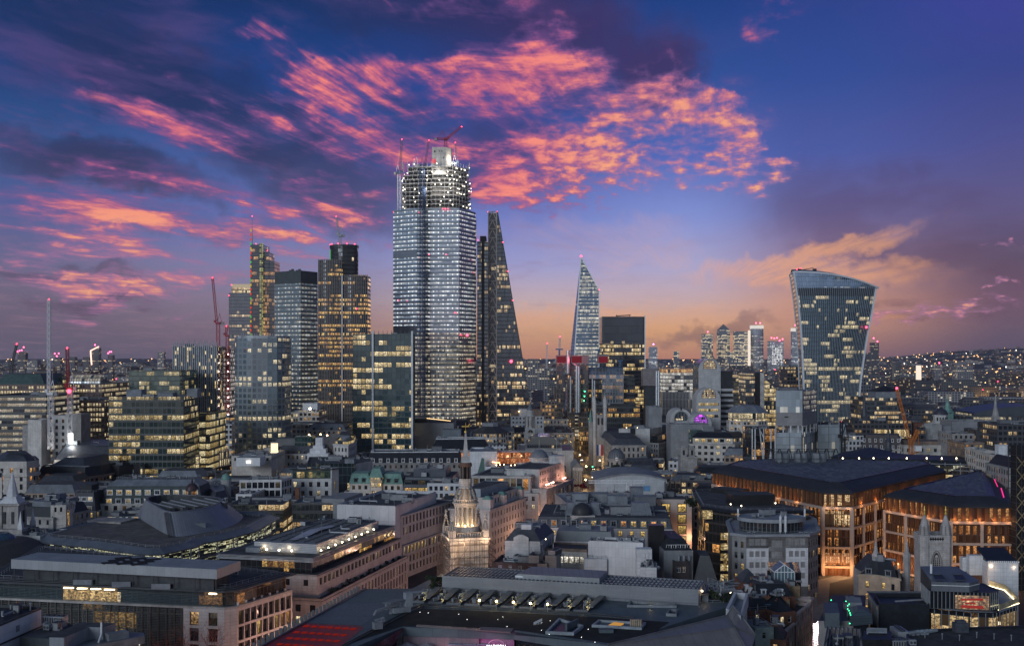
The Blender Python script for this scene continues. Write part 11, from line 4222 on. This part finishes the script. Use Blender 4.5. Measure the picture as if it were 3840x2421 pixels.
for(x,top,Yd,w,Dt,Km)in Oj:
 s=Yd/C3
 p=Ar(x-w/2,x+w/2,Yd,max(18,w*s*.8))
 zt=Av(top,Yd)
 root=B4('distant_tower',Dt,'tower',(*Bz(p),0))
 m=MB()
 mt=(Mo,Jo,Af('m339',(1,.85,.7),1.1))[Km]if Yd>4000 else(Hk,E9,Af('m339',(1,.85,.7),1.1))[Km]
 if 'round-topped' in Dt:
  p=A7(Bz(p),w*s/2,w*s/2,20)
 m.prism(p,0,zt)
 m.Ao('tower_block',mt,root)
 if 'pyramid' in Dt and 'roof in' in Dt:
  m=MB();q=Aa(p,.5);c=Bz(p)
  for a,c2 in zip(q,q[1:]+q[:1]):
   m.face([(*a,zt),(*c2,zt),(*c,Av(1214,Yd))])
  m.Ao('pyramid_roof',Ac('m340',(.16,.17,.19),.5),root)
 if 'white lit grid' in Dt:
  m=MB();m.box((p[0][0]+w*s/2,Yd-3,40),(w*s*.75,3,zt-60));m.Ao('lit_grid',Ae('m341',7,8,(.3,.3,.3),(.2,.2,.2),.3,.3,.9,.9,3,(1,.95,.9),(1,1,1),1.,0,Dn=False),root)
 if 'round-topped' in Dt or 'lit tip' in Dt:
  m=MB();m.prism(Aa(p,-1),zt-14,zt+2);m.Ao('lit_crown',Af('m342',(1,.93,.85),.85),root)
 if 'outlined' in Dt and 'bent' in Dt:
  m=MB();m.bar((p[0][0],Yd-2,60),(p[0][0]-3,Yd-2,zt-8),3);m.bar((p[0][0]-3,Yd-2,zt-8),(p[1][0],Yd-2,zt+4),3);m.Ao('glowing_line',Af('m343',(1,.62,.5),2.),root)
 I1={'four red':4,'two red':2,'red top':3,'construction':5,'under red':3,'bent line':1,'violet':1,'slab-topped':1,'white round':2,'slim distant':1,'point block':1}
 for kk,nn in I1.items():
  if kk in Dt:
   m=MB()
   for j in range(nn):
    m.ball((p[0][0]+(p[1][0]-p[0][0])*(j+.5)/nn if len(p)==4 else Bz(p)[0]+(j-.5)*20,Yd-4,zt+rr.uniform(2,16)),Yd*.0006,n=5)
   m.Ao('warning_lamp',Af('m344',(.8,.2,1),10)if kk=='violet' else G7,root)
At('tower_crane','distant dark crane leaning at the far left skyline',(Ai(42,1800),1800,10),Av(1370,1800)-10,(Ai(63,1800),1800,Av(1290,1800)),An,An,4,.8,6,Ce=2.2)
for k,(x,top,Yd)in enumerate(((2052,1287,1900),(2100,1262,1500))):
 At('tower_crane',('distant pale crane right of the wedge tower','small pale crane left of the pointed tower')[k],(Ai(x-6,Yd),Yd,5),Av(1420-60*k,Yd)-5,(Ai(x,Yd),Yd,Av(top,Yd)),Cx,Cx,3,.5,6,Ce=1.6)
m=MB()
m2=MB()
Eo,E8,Gd=MB(),MB(),MB()
n_=0
Yd=1330.
while Yd<9500:
 Hu=.50*Yd+150
 Hd=34+Yd*.014
 x=-Hu+rr.uniform(0,30)
 while x<Hu:
  w,d=rr.uniform(.45,1.25)*Hd,rr.uniform(.4,.9)*Hd
  hz=rr.choice([9,11,13,16,20,26])*rr.uniform(.8,1.2)+(rr.random()<.05)*rr.uniform(10,34)
  if Yd<2400:
   hz=min(hz+6,40)
  q=Au(x,Yd+rr.uniform(0,Hd*.5),w,d,rr.uniform(-.5,.5))
  Go=x>.23*Yd
  if Go and Yd>1900 and rr.random()<.45:
   x+=w
   continue
  if Yd>1550 or not Ev(q):
   mm=rr.choice([0,0,1,2])
   m.prism(q,0,hz,mm,3)
   n_+=1
   if rr.random()<.6:
    c=(q[0][0]+rr.uniform(-10,10),q[0][1]-4,rr.uniform(6,hz+2))
    (Eo if rr.random()<.62 else E8 if rr.random()<.75 else Gd).ball(c,Yd*rr.uniform(.0003,.00068),n=4)
  x+=w*rr.uniform(1.,1.5)
 Yd+=Hd*1.
for(q,hz)in Ed:
 m.prism(q,0,hz,rr.choice([0,1,2]),3)
 m.prism(Aa(q,3),hz,hz+rr.uniform(1,4),3)
o=m.Ao('far_city',[Hk,E9,Ge,Ac('m345',(.08,.085,.095),.9)])
o['kind']='stuff'
def Js():
 m=MB()
 nx,ny=170,26
 def h(x,y):
  u=x/y
  r=max(.0,min(1.,(u-.30)/.14))
  r=r*r*(3-2*r)
  t=max(.0,min(1.,(y-4200)/4800))
  base=14*t+52*max(0,min(1,(y-6500)/4000))
  nz=14*Bt(x*.0021+1.3)*Bt(y*.0013)+9*Bt(x*.0057+y*.003)+5*Bt(x*.013+2)
  return max(0,base*(.55+.0*u)+r*t*96+nz*t*(.35+r))
 G=[[None]*(ny+1)for _ in range(nx+1)]
 for i in range(nx+1):
  for j in range(ny+1):
   y=4200+j*330
   x=(-.62+1.24*i/nx)*y
   G[i][j]=(x,y,h(x,y)-.5)
 for i in range(nx):
  for j in range(ny):
   m.face([G[i][j],G[i+1][j],G[i+1][j+1],G[i][j+1]])
 return m,h
m,hh=Js()
Cz(m,'hills',Ac('m346',(.035,.038,.036),.95,.35,.004))
m=MB()
for k in range(1500):
 y=rr.uniform(4300,11500)
 u=rr.uniform(.24,.47)if k<900 else rr.uniform(-.46,.24)
 x=u*y
 z=hh(x,y)
 w=rr.uniform(10,40)
 m.prism(Au(x,y,w,12,rr.uniform(-.4,.4)),z-3,z+rr.uniform(5,11),rr.choice([0,1]),2)
 if rr.random()<.25:
  (Eo if rr.random()<.8 else E8).ball((x,y-8,z+rr.uniform(6,12)),y*rr.uniform(.00022,.0005),n=4)
o=m.Ao('hillside_houses',[Ge,E9,Ac('m345',(.08,.085,.095))])
o['kind']='stuff'
for k in range(260):
 y=rr.uniform(1700,7000)
 x=rr.uniform(.2,.47)*y
 Eo.ball((x,y,rr.uniform(8,24)),y*rr.uniform(.0003,.0007),n=4)
lp=MB()
for M_,nm,mt in((Eo,'amber',Af('m347',(1,.52,.2),4.5)),(E8,'white',Af('m348',(1,.9,.75),4.)),(Gd,'red',Af('m349',(1,.05,.14),9))):
 k0={'amber':0,'white':1,'red':2}[nm]
 Fe=len(lp.v)
 lp.v+=M_.v
 lp.f+=[[i+Fe for i in f]for f in M_.f]
 lp.mi+=[k0]*len(M_.f)
 lp.uv+=M_.uv
o=lp.Ao('city_lights',[Cb['m347'],Cb['m348'],Cb['m349']])
o['kind']='stuff'
m=MB()
for k in range(5200):
 y=rr.uniform(2050,4600)
 x=rr.uniform(.22,.49)*y
 if(Bt(x*.004)+Bt(y*.0033+x*.001))<-.1:
  continue
 s_=rr.uniform(3,8)
 z=rr.uniform(2,13)
 d=Vector((rr.gauss(0,1),rr.gauss(0,1),rr.gauss(0,1))).normalized()
 e=d.cross(Vector((rr.gauss(0,1),rr.gauss(0,1),rr.gauss(0,1)))).normalized()
 c=Vector((x,y,z))
 m.face([c-d*s_,c-e*s_,c+d*s_,c+e*s_])
o=m.Ao('far_woods',Ac('m350',(.03,.032,.025),.95,.4,.02))
o['kind']='stuff'
C8=.000032
if C8:
 m=MB()
 m.prism([(-7600,-300),(7600,-300),(7600,12800),(-7600,12800)],-1.,345.,Bw=True)
 hz,t=Da('haze')
 Ec=t.Br('ShaderNodeOutputMaterial')
 v=t.Br('ShaderNodeVolumePrincipled')
 v.inputs['Color'].default_value=(.80,.80,.92,1)
 v.inputs['Density'].default_value=C8
 v.inputs['Anisotropy'].default_value=.2
 t.l.new(v.outputs[0],Ec.inputs['Volume'])
 o=m.Ao('haze',hz)
 o['kind']='stuff'
for _b in Gj:
 _b.C0()
